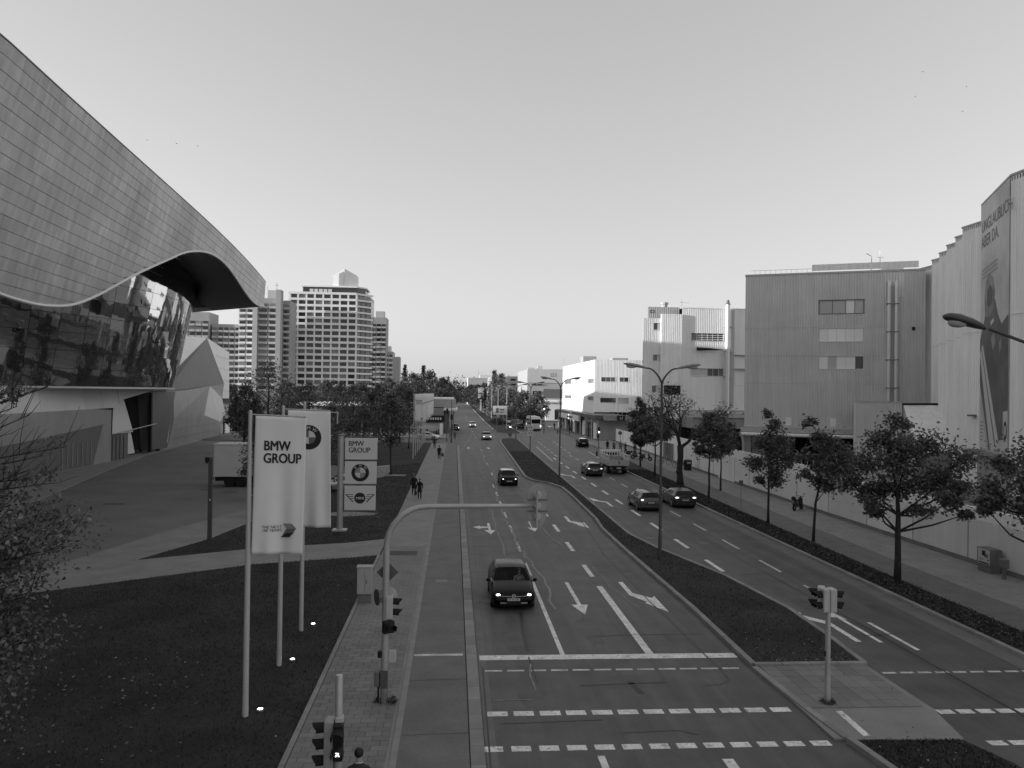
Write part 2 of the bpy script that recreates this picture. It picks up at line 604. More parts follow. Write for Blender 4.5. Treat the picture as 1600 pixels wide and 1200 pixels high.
pale = [([(3.05, 41.5), (2.9, 52), (3.0, 64)], 0.09), ([(4.3, 33.0), (4.45, 38.5), (3.9, 46), (3.75, 56), (3.7, 66), (4.2, 78), (4.6, 92), (4.0, 105), (4.4, 122), (3.4, 140)], 0.22),
        ([(1.1, 44.5), (4.6, 44.2)], 0.07), ([(1.1, 46.8), (3.0, 46.6)], 0.07), ([(1.1, 39.2), (2.9, 39.1)], 0.06), ([(4.6, 49.2), (6.6, 49.5)], 0.06),
        ([(6.0, 49.5), (6.6, 46.2), (7.5, 45.0), (10.0, 44.9)], 0.08), ([(6.6, 60), (6.0, 52), (6.5, 47)], 0.08), ([(1.2, 57.2), (2.6, 57.0), (5.2, 57.2)], 0.06),
        ([(2.0, 80.5), (6.9, 80.0)], 0.09), ([(2.4, 95), (5.9, 94.6)], 0.1), ([(1.3, 101), (3.2, 101.2), (3.1, 88), (3.5, 82)], 0.08),
        ([(2.0, 138), (3.0, 150), (3.9, 170)], 0.12), ([(1.0, 118), (2.2, 140), (3.9, 168), (4.3, 190)], 0.16), ([(6.9, 66), (6.6, 72), (5.9, 80)], 0.09),
        ([(7.2, 41.0), (7.4, 36.5), (7.9, 33)], 0.05), ([(1.3, 23.2), (2.4, 23.25)], 0.05), ([(2.55, 26.2), (2.6, 24.0)], 0.06)]
def ragged(pts, step=1.1, amp=0.07):
    out = []
    for (x0, y0), (x1, y1) in zip(pts[:-1], pts[1:]):
        n = max(1, int(math.hypot(x1 - x0, y1 - y0) / step))
        for k in range(n):
            t = k / n
            out.append((x0 + (x1 - x0) * t + rng.gauss(0, amp), y0 + (y1 - y0) * t + rng.gauss(0, amp)))
    return out + [pts[-1]]


for pts, w in pale:
    mark('worn_seam', strip(ragged(pts), min(w, .13) * .8), 'pale_seam', 0.0085)
for i, (x, y, rx, ry) in enumerate(((2.3, 29.5, .5, 2.2), (2.5, 42.5, .45, 2.6), (5.3, 30.0, .5, 2.0), (8.4, 29.2, .55, 1.8), (5.4, 43.5, .4, 2.4), (8.3, 46.0, .5, 3.0), (2.4, 23.6, .4, 1.2), (15.2, 34.5, .45, 2.4), (18.2, 33.0, .5, 2.2), (15.3, 52, .4, 3.0), (18.3, 47, .45, 2.6))):
    pts = [(x + rx * math.cos(a) * (.7 + .5 * rng.random()), y + ry * math.sin(a) * (.7 + .5 * rng.random())) for a in np.linspace(0, 2 * PI, 19)[:-1]]
    mark('oil_stain', pts, 'asphalt_oil', 0.0022)
for i, (x0, x1, y0, y1) in enumerate(((4.4, 6.3, 24.0, 25.2), (7.4, 9.2, 39.5, 42.2), (1.4, 2.9, 60, 64), (14.6, 16.2, 44, 47.5), (17.2, 19.0, 36, 38), (4.4, 5.9, 64, 70))):
    mark('road_patch', [(x0, y0), (x1, y0 + .1), (x1 - .05, y1), (x0 + .05, y1 - .1)], 'asphalt_patch2', 0.0018)
for (x, y) in ((1.6, 34.2), (12.4, 49.0), (15.3, 47.4)):
    mark('manhole_cover', disc_pts(x, y, 0.33, 20), 'cabinet_dark', 0.0105)
# --- far carriageway
for k in range(12):
    mark('lane_dash', rect(13.73, 13.97, 39.75 + 6.08 * k, 42.6 + 6.08 * k))
for k in range(13):
    mark('lane_dash', rect(16.74, 16.88, 39.6 + 6.02 * k, 42.5 + 6.02 * k), 'paint_thin')
mark('lane_dash', rect(16.7, 16.84, 33.7, 36.85), 'paint_thin')
mark('lane_line', rect(16.58, 16.74, 27.3, 30.7))
mark('lane_line', [(19.7, 99), (19.84, 99), (21.0, 122), (20.86, 122)], 'paint_thin')
for k in range(6):
    mark('lane_dash', rect(14.6 + .16 * k, 14.75 + .16 * k, 112 + 6 * k, 115 + 6 * k), 'paint_thin')
for k in range(5):
    mark('lane_dash', rect(17.4 + .2 * k, 17.55 + .2 * k, 118 + 6 * k, 121 + 6 * k), 'paint_thin')
mark('lane_line', [(13.0, 104), (13.15, 104), (13.9, 132), (13.75, 132)], 'paint_thin')


def arrow_left(x, y0, y1):
    """drives away from the viewer and bends to the left"""
    k = (y1 - y0) / 5.0
    P = [(.1, 0), (.1, 2.4), (-.62, 3.35), (-.5, 3.6), (-1.05, 4.9), (-1.0, 2.7), (-.82, 2.95), (-.12, 2.05), (-.12, 0)]
    mark('lane_arrow', [(x + a, y0 + b * k) for a, b in P])


arrow_left(12.75, 62.8, 68.2)
arrow_left(12.9, 83.6, 88.6)
arrow_left(15.0, 28.3, 33.6)
mark('lane_arrow', [(15.72, 28.2), (15.88, 28.2), (15.86, 31.2), (15.98, 31.1), (15.78, 33.2), (15.5, 31.5), (15.7, 31.4)])
for k in range(10):
    x = 14.1 + k * 0.6
    mark('crossing_dash', rect(x, x + 0.46, 25.02, 25.16), 'paint_thin')
for k in range(10):
    x = 13.98 + k * 0.6
    mark('crossing_dash', rect(x, x + 0.46, 21.78, 22.08))
for k in range(10):
    x = 14.08 + k * 0.6
    mark('crossing_dash', rect(x, x + 0.46, 19.75, 20.03))
mark('tar_seam', strip([(15.6, 60), (15.75, 45), (16.2, 30), (16.3, 20)], 0.06), 'tar', 0.0065)
mark('tar_seam', strip([(14.3, 39.0), (16.4, 39.3)], 0.06), 'tar', 0.0065)
mark('tar_seam', strip([(15.5, 29.0), (16.9, 29.2)], 0.08), 'tar', 0.0065)
mark('road_patch', rect(19.05, 19.95, 15, 90), 'asphalt_path', 0.003)

# --- kerb stones
_kerb = {}


def kerb_line(parent, pts, w=0.3, h=0.13, piece=1.0, z=0.0, stop=70.0, m='kerb'):
    """kerb stones one by one along pts as far as they can be told apart, then one long stone"""
    mb = MB()
    far = False
    for i in range(len(pts) - 1):
        a, b = Vector(pts[i]), Vector(pts[i + 1])
        d = b - a
        n = max(1, round(d.length / piece))
        L_ = d.length / n
        ang = math.atan2(d.y, d.x)
        key = (round(L_, 2), w, h)
        for k in range(n):
            c = a + d * ((k + 0.5) / n)
            if c.y < stop:
                if key not in _kerb:
                    q = MB().box(-L_ / 2 + 0.008, L_ / 2 - 0.008, -w / 2, w / 2, -0.1, h)
                    _kerb[key] = q.build('kerb_stone', m, parent, bevel=0.015)
                    o = _kerb[key]
                    o.location, o.rotation_euler = (c.x, c.y, z + 0.002 * rng.random()), (0, 0, ang)
                else:
                    o = inst(_kerb[key], 'kerb_stone', parent, (c.x, c.y, z + 0.006 * (rng.random() - .5)), (0, 0, ang))
                    md = o.modifiers.new('bevel', 'BEVEL')
                    md.width, md.segments = 0.015, 1
            else:
                far = True
                u = d.normalized() * L_ / 2
                v = Vector((-u.y, u.x)).normalized() * w / 2
                mb.obox((c.x, c.y, z + h / 2 - 0.05), (u.x, u.y, 0), (v.x, v.y, 0), (0, 0, h / 2 + 0.05))
    if far:
        mb.build('kerb_row', m, parent)


# --- left pavement: slabs, cycle track, kerb
pave = struct(MB().prism([(-3.85, -40), (-1.25, -40), (-1.25, 137), (-3.85, 137)], -0.05, 0.10).build('pavement', 'concrete'))
bike = struct(MB().prism([(-1.25, -40), (0.5, -40), (0.5, 132), (0.1, 135.5), (-1.25, 137)], -0.05, 0.118).build('cycle_track', 'asphalt_path'))
sheet('track_line', rect(-1.22, 0.42, 26.85, 27.05), 0.1225, 'paint_thin', bike)
for y in (20.7, 24.6, 31.0, 39.4):
    sheet('tar_seam', strip([(-1.2, y), (0.5, y + .08)], 0.03), 0.1225, 'asphalt_patch', bike)
sheet('drain_cover', rect(-0.75, -0.2, 37.2, 37.7), 0.1225, 'concrete', bike)
kerb_line(bike, [(0.7, 14), (0.72, 60), (0.74, 131)], 0.36, 0.13, 1.0)
sl_w, sl_d = 0.42, 0.28
slab_src = MB().box(-sl_w / 2 + 0.006, sl_w / 2 - 0.006, -sl_d / 2 + 0.006, sl_d / 2 - 0.006, 0.0, 0.03).build('paving_slab', 'slab', pave)
half_src = MB().box(-sl_w / 4 + 0.006, sl_w / 4 - 0.006, -sl_d / 2 + 0.006, sl_d / 2 - 0.006, 0.0, 0.03).build('paving_slab', 'slab', pave)
n_slab, rest, first = 0, MB(), {}
y = 16.6
row = 0
PX = -3.84
while y < 46:
    widths = [sl_w] * 5 + [sl_w / 2] if row % 2 else [sl_w / 2] + [sl_w] * 5
    x = PX
    for w in widths:
        xc, dz = x + w / 2, 0.1 + 0.004 * (rng.random() - .5)
        x += w
        if n_slab < 299:
            src = slab_src if w == sl_w else half_src
            if w not in first:
                first[w] = src
                src.location = (xc, y, dz)
            else:
                inst(src, 'paving_slab', pave, (xc, y, dz), (0, 0, 0.01 * (rng.random() - .5)))
            n_slab += 1
        else:
            rest.box(xc - w / 2 + .006, xc + w / 2 - .006, y - sl_d / 2 + .006, y + sl_d / 2 - .006, dz, dz + .03)
    y += sl_d
    row += 1
struct(rest.build('paving_slabs', 'slab', pave), 'stuff')
sheet('pavement_edge', rect(-1.42, -1.25, -30, 137), 0.124, 'kerb', pave)
sheet('dark_paving', rect(-3.4, -1.9, 43.2, 44.4), 0.134, 'asphalt_patch', pave)
kerb_line(pave, [(-3.93, 14), (-3.93, 43.3)], 0.14, 0.17, 1.0)
kerb_line(pave, [(-3.85, 51), (-3.7, 137)], 0.12, 0.14, 1.0)

# --- plaza of the exhibition hall, footpaths and lawns
plaza = struct(MB().prism([(-75, 24), (-18, 33), (-9, 42), (-11, 60), (-9.5, 76), (-12, 138), (-90, 140)], -0.05, 0.04).build('plaza', 'asphalt_plaza'))
for (x, y, w, d) in ((-26.6, 62.5, 1.5, 0.7), (-19.8, 70.0, 1.2, .6), (-22.2, 71.5, .9, .5)):
    sheet('drain_cover', rect(x, x + w, y, y + d), 0.046, 'asphalt_patch', plaza)
path_pts = [(-60, 24), (-30, 31.0), (-17.7, 35.8), (-9.9, 41.3), (-4.9, 43.0), (-3.93, 43.5), (-3.93, 50.6), (-4.1, 48.3), (-6.2, 47.1), (-11, 45.5), (-16.2, 42.4),
            (-14.36, 48.1), (-13.5, 54.3), (-12.3, 64), (-11, 76), (-12.4, 76), (-14.1, 66), (-15.25, 60.25), (-17.86, 50.2), (-19.7, 41.1), (-20.6, 39.5), (-30, 36.4), (-60, 29)]
sheet('footpath', path_pts, 0.075, 'concrete', thick=0.1)
struct(MB().prism([(-41, 30), (-28, 40), (-32.8, 67.6), (-37, 88.5), (-40.2, 108), (-43, 137), (-47, 160), (-60, 160), (-60, 30)], -0.05, 0.09).build('forecourt', 'concrete_light'))
lawn = struct(MB().prism([(-70, -40), (-4.0, -40), (-4.0, 43.4), (-4.9, 42.95), (-9.9, 41.25), (-17.7, 35.75), (-30, 30.95), (-60, 23.95), (-70, 22)], -0.05, 0.105).build('lawn', 'soil'))
park = struct(MB().prism([(-16.15, 42.45), (-11, 45.55), (-6.2, 47.15), (-4.1, 48.35), (-3.95, 51), (-3.78, 66), (-3.76, 137), (-30, 139), (-24, 110), (-11, 92), (-10.9, 76), (-12.2, 64), (-13.4, 54.3), (-14.3, 48.15)],
                         -0.05, 0.10).build('lawn', 'soil'))
sheet('footpath', [(-10.6, 80), (-8.3, 80), (-7.1, 83), (-6.9, 88), (-7.6, 96), (-10.8, 92)], 0.115, 'concrete_light')
sheet('footpath', [(-9.2, 57.2), (-7.6, 56.6), (-5.6, 57.3), (-5.4, 58.2), (-7.4, 58.9), (-9.2, 58.3)], 0.115, 'concrete')
sheet('footpath', [(-7.6, 83.5), (-5.0, 83.5), (-4.9, 85.0), (-7.6, 85.2)], 0.12, 'concrete_light')
sheet('side_pavement', [(-1.0, 153), (-1.0, 176), (-14, 180), (-30, 158)], 0.05, 'concrete')

# --- median with kerbs and traffic island
medL = [(10.02, 25.75), (10.1, 32.5), (9.9, 45), (9.9, 52), (10.2, 56), (10.38, 69.5), (10.3, 74.6), (9.5, 78.2), (8.2, 80.6), (7.7, 83), (7.65, 86), (8.0, 110), (8.4, 141), (8.9, 150)]
medR = [(9.8, 153.5), (11.2, 154.2), (12.2, 152), (11.5, 85.5), (11.4, 73.2), (11.25, 50), (11.9, 45.5), (13.5, 38.5), (14.15, 32.5), (14.05, 28.6), (13.85, 25.75)]
median = struct(MB().prism(medL + medR, -0.05, 0.10).build('median', 'soil'))
kerb_line(median, medL, 0.22, 0.15)
kerb_line(median, medR, 0.2, 0.14)
kerb_line(median, [(13.85, 25.72), (10.02, 25.72)], 0.2, 0.16)
island = struct(MB().prism([(10.05, 20.2), (13.5, 20.05), (13.9, 22.0), (13.85, 25.6), (10.02, 25.6)], -0.05, 0.06).build('traffic_island', 'concrete'))
isl = MB().box(-0.243, 0.243, -0.243, 0.243, 0, 0.03).build('paving_slab', 'slab', island)
k = 0
for i in range(8):
    for j in range(7):
        x, y = 10.42 + i * 0.5, 22.4 + j * 0.5
        if x < 13.75:
            p = (x, y, 0.06 + 0.005 * (rng.random() - .5))
            if k == 0:
                isl.location = p
            else:
                inst(isl, 'paving_slab', island, p, (0, 0, 0.02 * (rng.random() - .5)))
            k += 1
kerb_line(island, [(10.0, 25.6), (10.2, 22.2), (10.4, 20.2)], 0.22, 0.1)
sheet('island_line', [(10.95, 21.95), (11.15, 21.95), (11.1, 20.3), (10.9, 20.3)], 0.066, 'paint', island)
near_med = struct(MB().prism([(10.5, 20.05), (13.35, 19.9), (13.8, 18.5), (13.9, -30), (11.2, -30), (10.9, 17)], -0.05, 0.11).build('median', 'soil'))
kerb_line(near_med, [(10.4, 20.1), (10.75, 17.5), (11.1, 12)], 0.2, 0.15)
kerb_line(near_med, [(10.5, 20.05), (13.35, 19.95)], 0.16, 0.14)
far_med = struct(MB().prism([(9.6, 178), (10.6, 173.5), (12.5, 172), (14.2, 172.5), (14.9, 175), (13.6, 264), (12.6, 420), (12.4, 800), (10.2, 800), (9.8, 420), (9.4, 230)], -0.05, 0.10).build('median', 'soil'))
kerb_line(far_med, [(12.4, 800), (12.6, 420), (13.6, 264), (14.9, 175), (14.2, 172.5), (12.5, 172), (10.6, 173.5), (9.6, 178), (9.4, 230), (9.8, 420), (10.2, 800)], 0.2, 0.14)

# --- right side: planting strip, cycle track, pavement
verge = struct(MB().prism([(20.05, -40), (21.85, -40), (21.9, 40), (22.2, 60), (23.0, 95), (24.0, 120), (23.2, 120), (22.0, 108), (20.3, 93), (20.05, 90)], -0.05, 0.11).build('verge', 'soil'))
kerb_line(verge, [(19.98, 14), (19.98, 90), (22.9, 112), (24.1, 140), (25.1, 190)], 0.22, 0.14)
struct(MB().prism([(21.85, -40), (24.0, -40), (24.1, 40), (24.6, 60), (25.4, 95), (25.6, 120), (24.0, 120), (23.0, 95), (22.2, 60), (21.9, 40)], -0.05, 0.112).build('cycle_track', 'asphalt_path'))
rp = struct(MB().prism([(24.02, -40), (28.3, -40), (30, 120), (40, 120), (40, 240), (25.3, 240), (25.2, 190), (24.2, 140), (24.05, 121), (25.6, 120), (25.4, 95), (24.6, 60), (24.1, 40)], -0.05, 0.12).build('pavement', 'concrete'))
kerb_line(rp, [(24.06, 14), (24.14, 40), (24.64, 60), (25.44, 95)], 0.08, 0.135)
struct(MB().prism([(28.3, -60), (120, -60), (120, 120), (30, 120)], -0.05, 0.06).build('factory_yard', 'asphalt_plaza'))


# --- grass and fallen leaves
def scatter_grass(name, poly_fn, n, z, h, seed, parent=None):
    r = np.random.default_rng(seed)
    pts = poly_fn(r, n)
    n = len(pts)
    a = r.uniform(0, 2 * np.pi, n)
    hh = h * r.uniform(0.5, 1.3, n)
    w = hh * 0.28
    lean = r.normal(0, 0.5, (n, 2)) * hh[:, None]
    v = np.zeros((n, 3, 3))
    v[:, 0, 0] = pts[:, 0] - np.cos(a) * w; v[:, 0, 1] = pts[:, 1] - np.sin(a) * w
    v[:, 1, 0] = pts[:, 0] + np.cos(a) * w; v[:, 1, 1] = pts[:, 1] + np.sin(a) * w
    v[:, 2, 0] = pts[:, 0] + lean[:, 0]; v[:, 2, 1] = pts[:, 1] + lean[:, 1]
    v[:, :2, 2] = z; v[:, 2, 2] = z + hh
    return fast_mesh(name, v.reshape(-1, 3), 3, 'grass')


def fast_mesh(name, v, k, m, smooth=False):
    """mesh of n separate k-gons from an array of vertices"""
    me = bpy.data.meshes.new(name)
    nf = len(v) // k
    me.vertices.add(len(v))
    me.vertices.foreach_set('co', np.ascontiguousarray(v, dtype=np.float32).ravel())
    me.loops.add(len(v))
    me.loops.foreach_set('vertex_index', np.arange(len(v), dtype=np.int32))
    me.polygons.add(nf)
    me.polygons.foreach_set('loop_start', np.arange(0, len(v), k, dtype=np.int32))
    me.polygons.foreach_set('loop_total', np.full(nf, k, dtype=np.int32))
    me.update(calc_edges=True)
    me.materials.append(M[m])
    o = bpy.data.objects.new(name, me)
    C.objects.link(o)
    return o


def in_poly(p, poly):
    x, y = p[:, 0], p[:, 1]
    c = np.zeros(len(p), bool)
    j = len(poly) - 1
    for i in range(len(poly)):
        xi, yi = poly[i]; xj, yj = poly[j]
        c ^= ((yi > y) != (yj > y)) & (x < (xj - xi) * (y - yi) / (yj - yi + 1e-12) + xi)
        j = i
    return c


def region(poly, ybias=1.0):
    xs, ys = [p[0] for p in poly], [p[1] for p in poly]

    def fn(r, n):
        t = r.uniform(0, 1, n) ** ybias
        p = np.stack([r.uniform(min(xs), max(xs), n), min(ys) + t * (max(ys) - min(ys))], 1)
        return p[in_poly(p, poly)]
    return fn


LAWN = [(-17, 16), (-3.97, 16), (-3.97, 43.42), (-9.9, 41.33), (-17.7, 35.83), (-24, 33.4)]
PARK = [(-16.1, 42.5), (-11, 45.6), (-6.2, 47.2), (-4.1, 48.4), (-3.95, 51), (-3.8, 66), (-3.8, 100), (-10.5, 90), (-10.9, 76), (-12.2, 64), (-13.4, 54.3), (-14.3, 48.2)]
MED = [(10.1, 25.86), (10.2, 32.5), (10.0, 52), (10.5, 69), (10.4, 75), (8.4, 81), (7.9, 86), (8.4, 120), (11.6, 120), (11.3, 85), (11.2, 50), (11.8, 45.5), (13.4, 38.5), (14.0, 32.5), (13.9, 28.6), (13.7, 25.9)]
VERGE = [(20.12, 22), (21.8, 22), (21.85, 40), (22.1, 60), (22.8, 92), (20.4, 92), (20.12, 88)]
NEARM = [(10.8, 16), (13.8, 16), (13.6, 19), (13.2, 19.9), (10.6, 19.95)]
for nm, poly, n, z, h, sd, lab in (('lawn_grass', LAWN, 80000, 0.105, 0.05, 1, 'dark mown grass of the lawn below the near flagpoles'),
                                   ('lawn_grass', PARK, 45000, 0.10, 0.06, 2, 'dark mown grass around the sign pylon and the young trees'),
                                   ('median_grass', MED, 45000, 0.10, 0.06, 3, 'dark grass growing on the long median between the carriageways'),
                                   ('verge_plants', VERGE, 30000, 0.11, 0.09, 4, 'low dark ground cover on the verge under the street trees'),
                                   ('median_grass', NEARM, 6000, 0.11, 0.06, 5, 'dark grass on the median tip at the bottom edge')):
    tag(scatter_grass(nm, region(poly), n, z, h, sd), lab, 'grass', kind='stuff')


def scatter_leaves(name, poly, n, z, size, seed, label, ybias=1.0, m='leaf_litter'):
    r = np.random.default_rng(seed)
    pts = region(poly, ybias)(r, n)
    n = len(pts)
    a = r.uniform(0, 2 * np.pi, n)
    s = size * r.uniform(0.5, 1.2, n)
    v = np.zeros((n, 4, 3))
    for k in range(4):
        ang = a + k * np.pi / 2
        rad = s * (1.0 if k % 2 == 0 else 0.62)
        v[:, k, 0] = pts[:, 0] + np.cos(ang) * rad
        v[:, k, 1] = pts[:, 1] + np.sin(ang) * rad
        v[:, k, 2] = z + r.uniform(0, 0.05, n)
    o = fast_mesh(name, v.reshape(-1, 3), 4, m)
    return tag(o, label, 'leaves', kind='stuff')


scatter_leaves('fallen_leaves', [(-16, 17), (-4.1, 17), (-4.1, 40), (-12, 38), (-16, 32)], 170, 0.15, 0.05, 11, 'pale autumn leaves scattered on the dark lawn by the flagpoles')
scatter_leaves('fallen_leaves', [(-11, 17), (-7.5, 17), (-7, 22), (-8.5, 28), (-12, 26)], 220, 0.15, 0.05, 18, 'pale autumn leaves lying under the near branch at the left edge')
scatter_leaves('fallen_leaves', PARK, 160, 0.15, 0.07, 12, 'pale autumn leaves lying around the sign pylon')
scatter_leaves('fallen_leaves', [(10.3, 25.9), (13.6, 25.9), (13.2, 29), (10.9, 30)], 170, 0.15, 0.04, 13, 'pale leaves and litter gathered at the end of the median', 3.0)
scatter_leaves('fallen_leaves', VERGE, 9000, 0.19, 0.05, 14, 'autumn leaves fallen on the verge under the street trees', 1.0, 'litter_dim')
scatter_leaves('fallen_leaves', [(21.9, 25), (27.8, 25), (28, 70), (22.4, 70)], 500, 0.13, 0.05, 15, 'autumn leaves strewn over the right cycle track and pavement')
scatter_leaves('fallen_leaves', NEARM, 60, 0.16, 0.05, 16, 'autumn leaves on the median tip at the bottom edge')
scatter_leaves('fallen_leaves', [(10.2, 20.4), (13.5, 20.2), (13.8, 25.5), (10.2, 25.5)], 26, 0.1, 0.04, 17, 'single leaves lying on the paved traffic island')

# ------------------------------------------------------------------ the exhibition hall on the left
hall = thing('exhibition_hall', 'huge steel clad hall with a wavy curved roof edge over a leaning glass front', 'building', (-42, 75, 0))
TOP = 24.0
_tY = np.array([-50., 0, 20, 35.3, 39.3, 43.2, 47.0, 50.3, 59.4, 76.7, 91.5, 112.9, 120])
_tX = np.array([-26., -20.2, -19.5, -19.55, -19.85, -20.15, -20.42, -20.66, -21.3, -22.6, -24.0, -26.5, -27.5])


def smooth_interp(xs, ys):
    xs, ys = np.asarray(xs, float), np.asarray(ys, float)
    d = np.diff(ys) / np.diff(xs)
    m = np.concatenate([[d[0]], (d[:-1] + d[1:]) / 2, [d[-1]]])

    def f(x):
        x = float(min(max(x, xs[0]), xs[-1]))
        i = int(min(max(np.searchsorted(xs, x) - 1, 0), len(xs) - 2))
        h = xs[i + 1] - xs[i]
        t = (x - xs[i]) / h
        return float((2 * t**3 - 3 * t**2 + 1) * ys[i] + (t**3 - 2 * t**2 + t) * h * m[i] + (-2 * t**3 + 3 * t**2) * ys[i + 1] + (t**3 - t**2) * h * m[i + 1])
    return f


topX = smooth_interp(_tY, _tX)
lean = smooth_interp([-50, 30, 60, 100, 123], [.27, .27, .25, .12, 0.0])
waveZ = smooth_interp([-50, -20, 5, 25, 41.4, 43.5, 45.7, 47.3, 49.3, 50.9, 53.0, 55.6, 58.5, 61.8, 65.3, 67.7, 70.2, 74.1, 77.7, 82.4, 88.1, 95.1, 101.6, 107.0, 113.1],
                      [19, 18.5, 17.5, 14.8, 13.58, 13.5, 13.5, 13.6, 13.82, 14.17, 14.83, 15.85, 17.01, 18.18, 19.36, 20.18, 20.78, 21.43, 21.72, 21.73, 21.32, 20.6, 20.08, 20.06, 20.53])
Y_TIP = 113.1


def clad(Y, z, out=0.0):
    return (topX(Y) - (TOP - z) * lean(Y) + out, Y, z)


# backing skin behind the cladding panels
mb = MB()
ys = list(np.linspace(-50, Y_TIP, 110))
for a, b in zip(ys[:-1], ys[1:]):
    mb.poly([clad(a, waveZ(a), -.06), clad(b, waveZ(b), -.06), clad(b, TOP, -.06), clad(a, TOP, -.06)])
mb.build('cladding_backing', 'panel_joint', hall, world=True, smooth='all')
# cladding panels, one by one
ROW, COL = 0.62, 4.6
cols = [Y_TIP - 0.02]
while cols[-1] > 33:
    cols.append(cols[-1] - COL * (0.92 + 0.1 * rng.random()))
for ci in range(len(cols) - 1):
    y1, y0 = cols[ci], cols[ci + 1]
    r = 0
    while TOP - r * ROW > 13.2:
        zt, zb = TOP - r * ROW, TOP - (r + 1) * ROW
        sh = 0.9 * (r % 3)            # joints wander from row to row
        a, b = y0 + 0.005, y1 - 0.005
        r += 1
        n = 3
        st = [a + (b - a) * k / n for k in range(n + 1)]
        seg = []
        for Y in st:
            w = waveZ(Y)
            lo = max(zb + 0.022, w + 0.01)
            seg.append((Y, min(lo, zt), zt))
        if all(t - l < 0.03 for _, l, t in seg):
            continue
        q = MB()
        bow = 0.012 * rng.random()
        for (ya, la, ta), (yb, lb, tb) in zip(seg[:-1], seg[1:]):
            q.poly([clad(ya, la, bow), clad(yb, lb, bow), clad(yb, tb, 0), clad(ya, ta, 0)])
            q.poly([clad(ya, la, -.05), clad(yb, lb, -.05), clad(yb, lb, bow), clad(ya, la, bow)])
        for Y, l, t in (seg[0], seg[-1]):
            q.poly([clad(Y, l, -.05), clad(Y, l, bow), clad(Y, t, 0), clad(Y, t, -.05)])
        q.build('cladding_panel', 'steel_panel', hall, world=True)
q = MB()
for a, b in zip(ys[:-1], ys[1:]):
    if a < cols[-1] - .02:
        b = min(b, cols[-1] - .02)
        q.poly([clad(a, waveZ(a)), clad(b, waveZ(b)), clad(b, TOP), clad(a, TOP)])
q.build('cladding_sheet', 'steel_panel', hall, world=True, smooth='all')
MB().tube([clad(Y, waveZ(Y), 0.03) for Y in np.linspace(-50, Y_TIP, 170)], 0.10, 8).build('edge_trim', 'rim', hall, world=True, smooth='all')
MB().tube([clad(Y, TOP, -0.02) for Y in np.linspace(-50, Y_TIP, 90)], 0.05, 6).build('top_trim', 'steel_dark', hall, world=True, smooth='all')
# underside of the roof
CX, CY = -75.0, 98.0                 # axis of the glass cone under the roof


def cone_r(z):
    return 39.2 + 0.2 * (z - 9)


def cone(phi, z, out=0.0):
    r = cone_r(z) + out
    return (CX + r * math.cos(phi), CY + r * math.sin(phi), z)


def _arc(deg, z):
    return cone(R(deg), z)


_in = [(-50, (-45, 20, 26)), (20, _arc(-85, 26)), (41, _arc(-55, 25.8)), (53, _arc(-25, 25.2)), (61.8, _arc(-9.6, 24.8)), (65.3, _arc(-4, 24.15)), (68.5, _arc(2, 23.5)), (72, _arc(9, 23.0)), (76, _arc(18, 22.6)),
       (84, (-37.2, 116.5, 21.7)), (92, (-39.3, 122.2, 20.9)), (113.1, (-39.48, 122.3, 20.4))]
inner = smooth_interp([q[0] for q in _in], [q[1][0] for q in _in])
innerY = smooth_interp([q[0] for q in _in], [q[1][1] for q in _in])
innerZ = smooth_interp([q[0] for q in _in], [q[1][2] for q in _in])
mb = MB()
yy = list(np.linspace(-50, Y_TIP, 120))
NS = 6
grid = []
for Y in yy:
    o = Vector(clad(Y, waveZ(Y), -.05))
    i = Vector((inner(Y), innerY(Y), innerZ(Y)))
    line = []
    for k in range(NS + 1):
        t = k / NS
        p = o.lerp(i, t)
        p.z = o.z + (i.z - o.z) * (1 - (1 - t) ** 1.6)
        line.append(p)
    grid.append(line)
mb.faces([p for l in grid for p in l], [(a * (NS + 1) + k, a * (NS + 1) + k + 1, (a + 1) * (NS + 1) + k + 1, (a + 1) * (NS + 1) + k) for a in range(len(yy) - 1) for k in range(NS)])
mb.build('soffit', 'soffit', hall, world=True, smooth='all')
# roof deck, its unseen crest raised to shade the factory fronts, and far gable
shade_ridge = smooth_interp([-50, 40, 72, 85, 100, 114], [35, 35, 35, 30, 26.5, 25.5])
mb = MB()
for a, b in zip(ys[:-1], ys[1:]):
    ra, rb = shade_ridge(a), shade_ridge(b)
    mb.poly([clad(a, TOP, -.05), clad(b, TOP, -.05), (-60, b + 4, rb), (-60, a + 4, ra)])
    mb.poly([(-60, a + 4, ra), (-60, b + 4, rb), (-110, b + 8, 26), (-110, a + 8, 26)])
mb.poly([clad(Y_TIP, TOP, -.05), clad(Y_TIP, waveZ(Y_TIP), -.05), (-39.4, 122.3, 20.35), (-60, 122.3, 20.3), (-60, Y_TIP + 4, 25.5)])
mb.poly([(-60, 122.3, 0), (-60, Y_TIP + 4, 25.5), (-110, Y_TIP + 8, 26), (-110, 122, 0)])
mb.poly([(-110, -42, 0), (-110, -42, 26), (-110, 121, 26), (-110, 121, 0)])
mb.poly([(-110, -42, 0), (-26, -50, 0), (-26, -50, 24), (-60, -46, 35), (-110, -42, 26)])
mb.build('roof', 'steel_dark', hall, world=True)
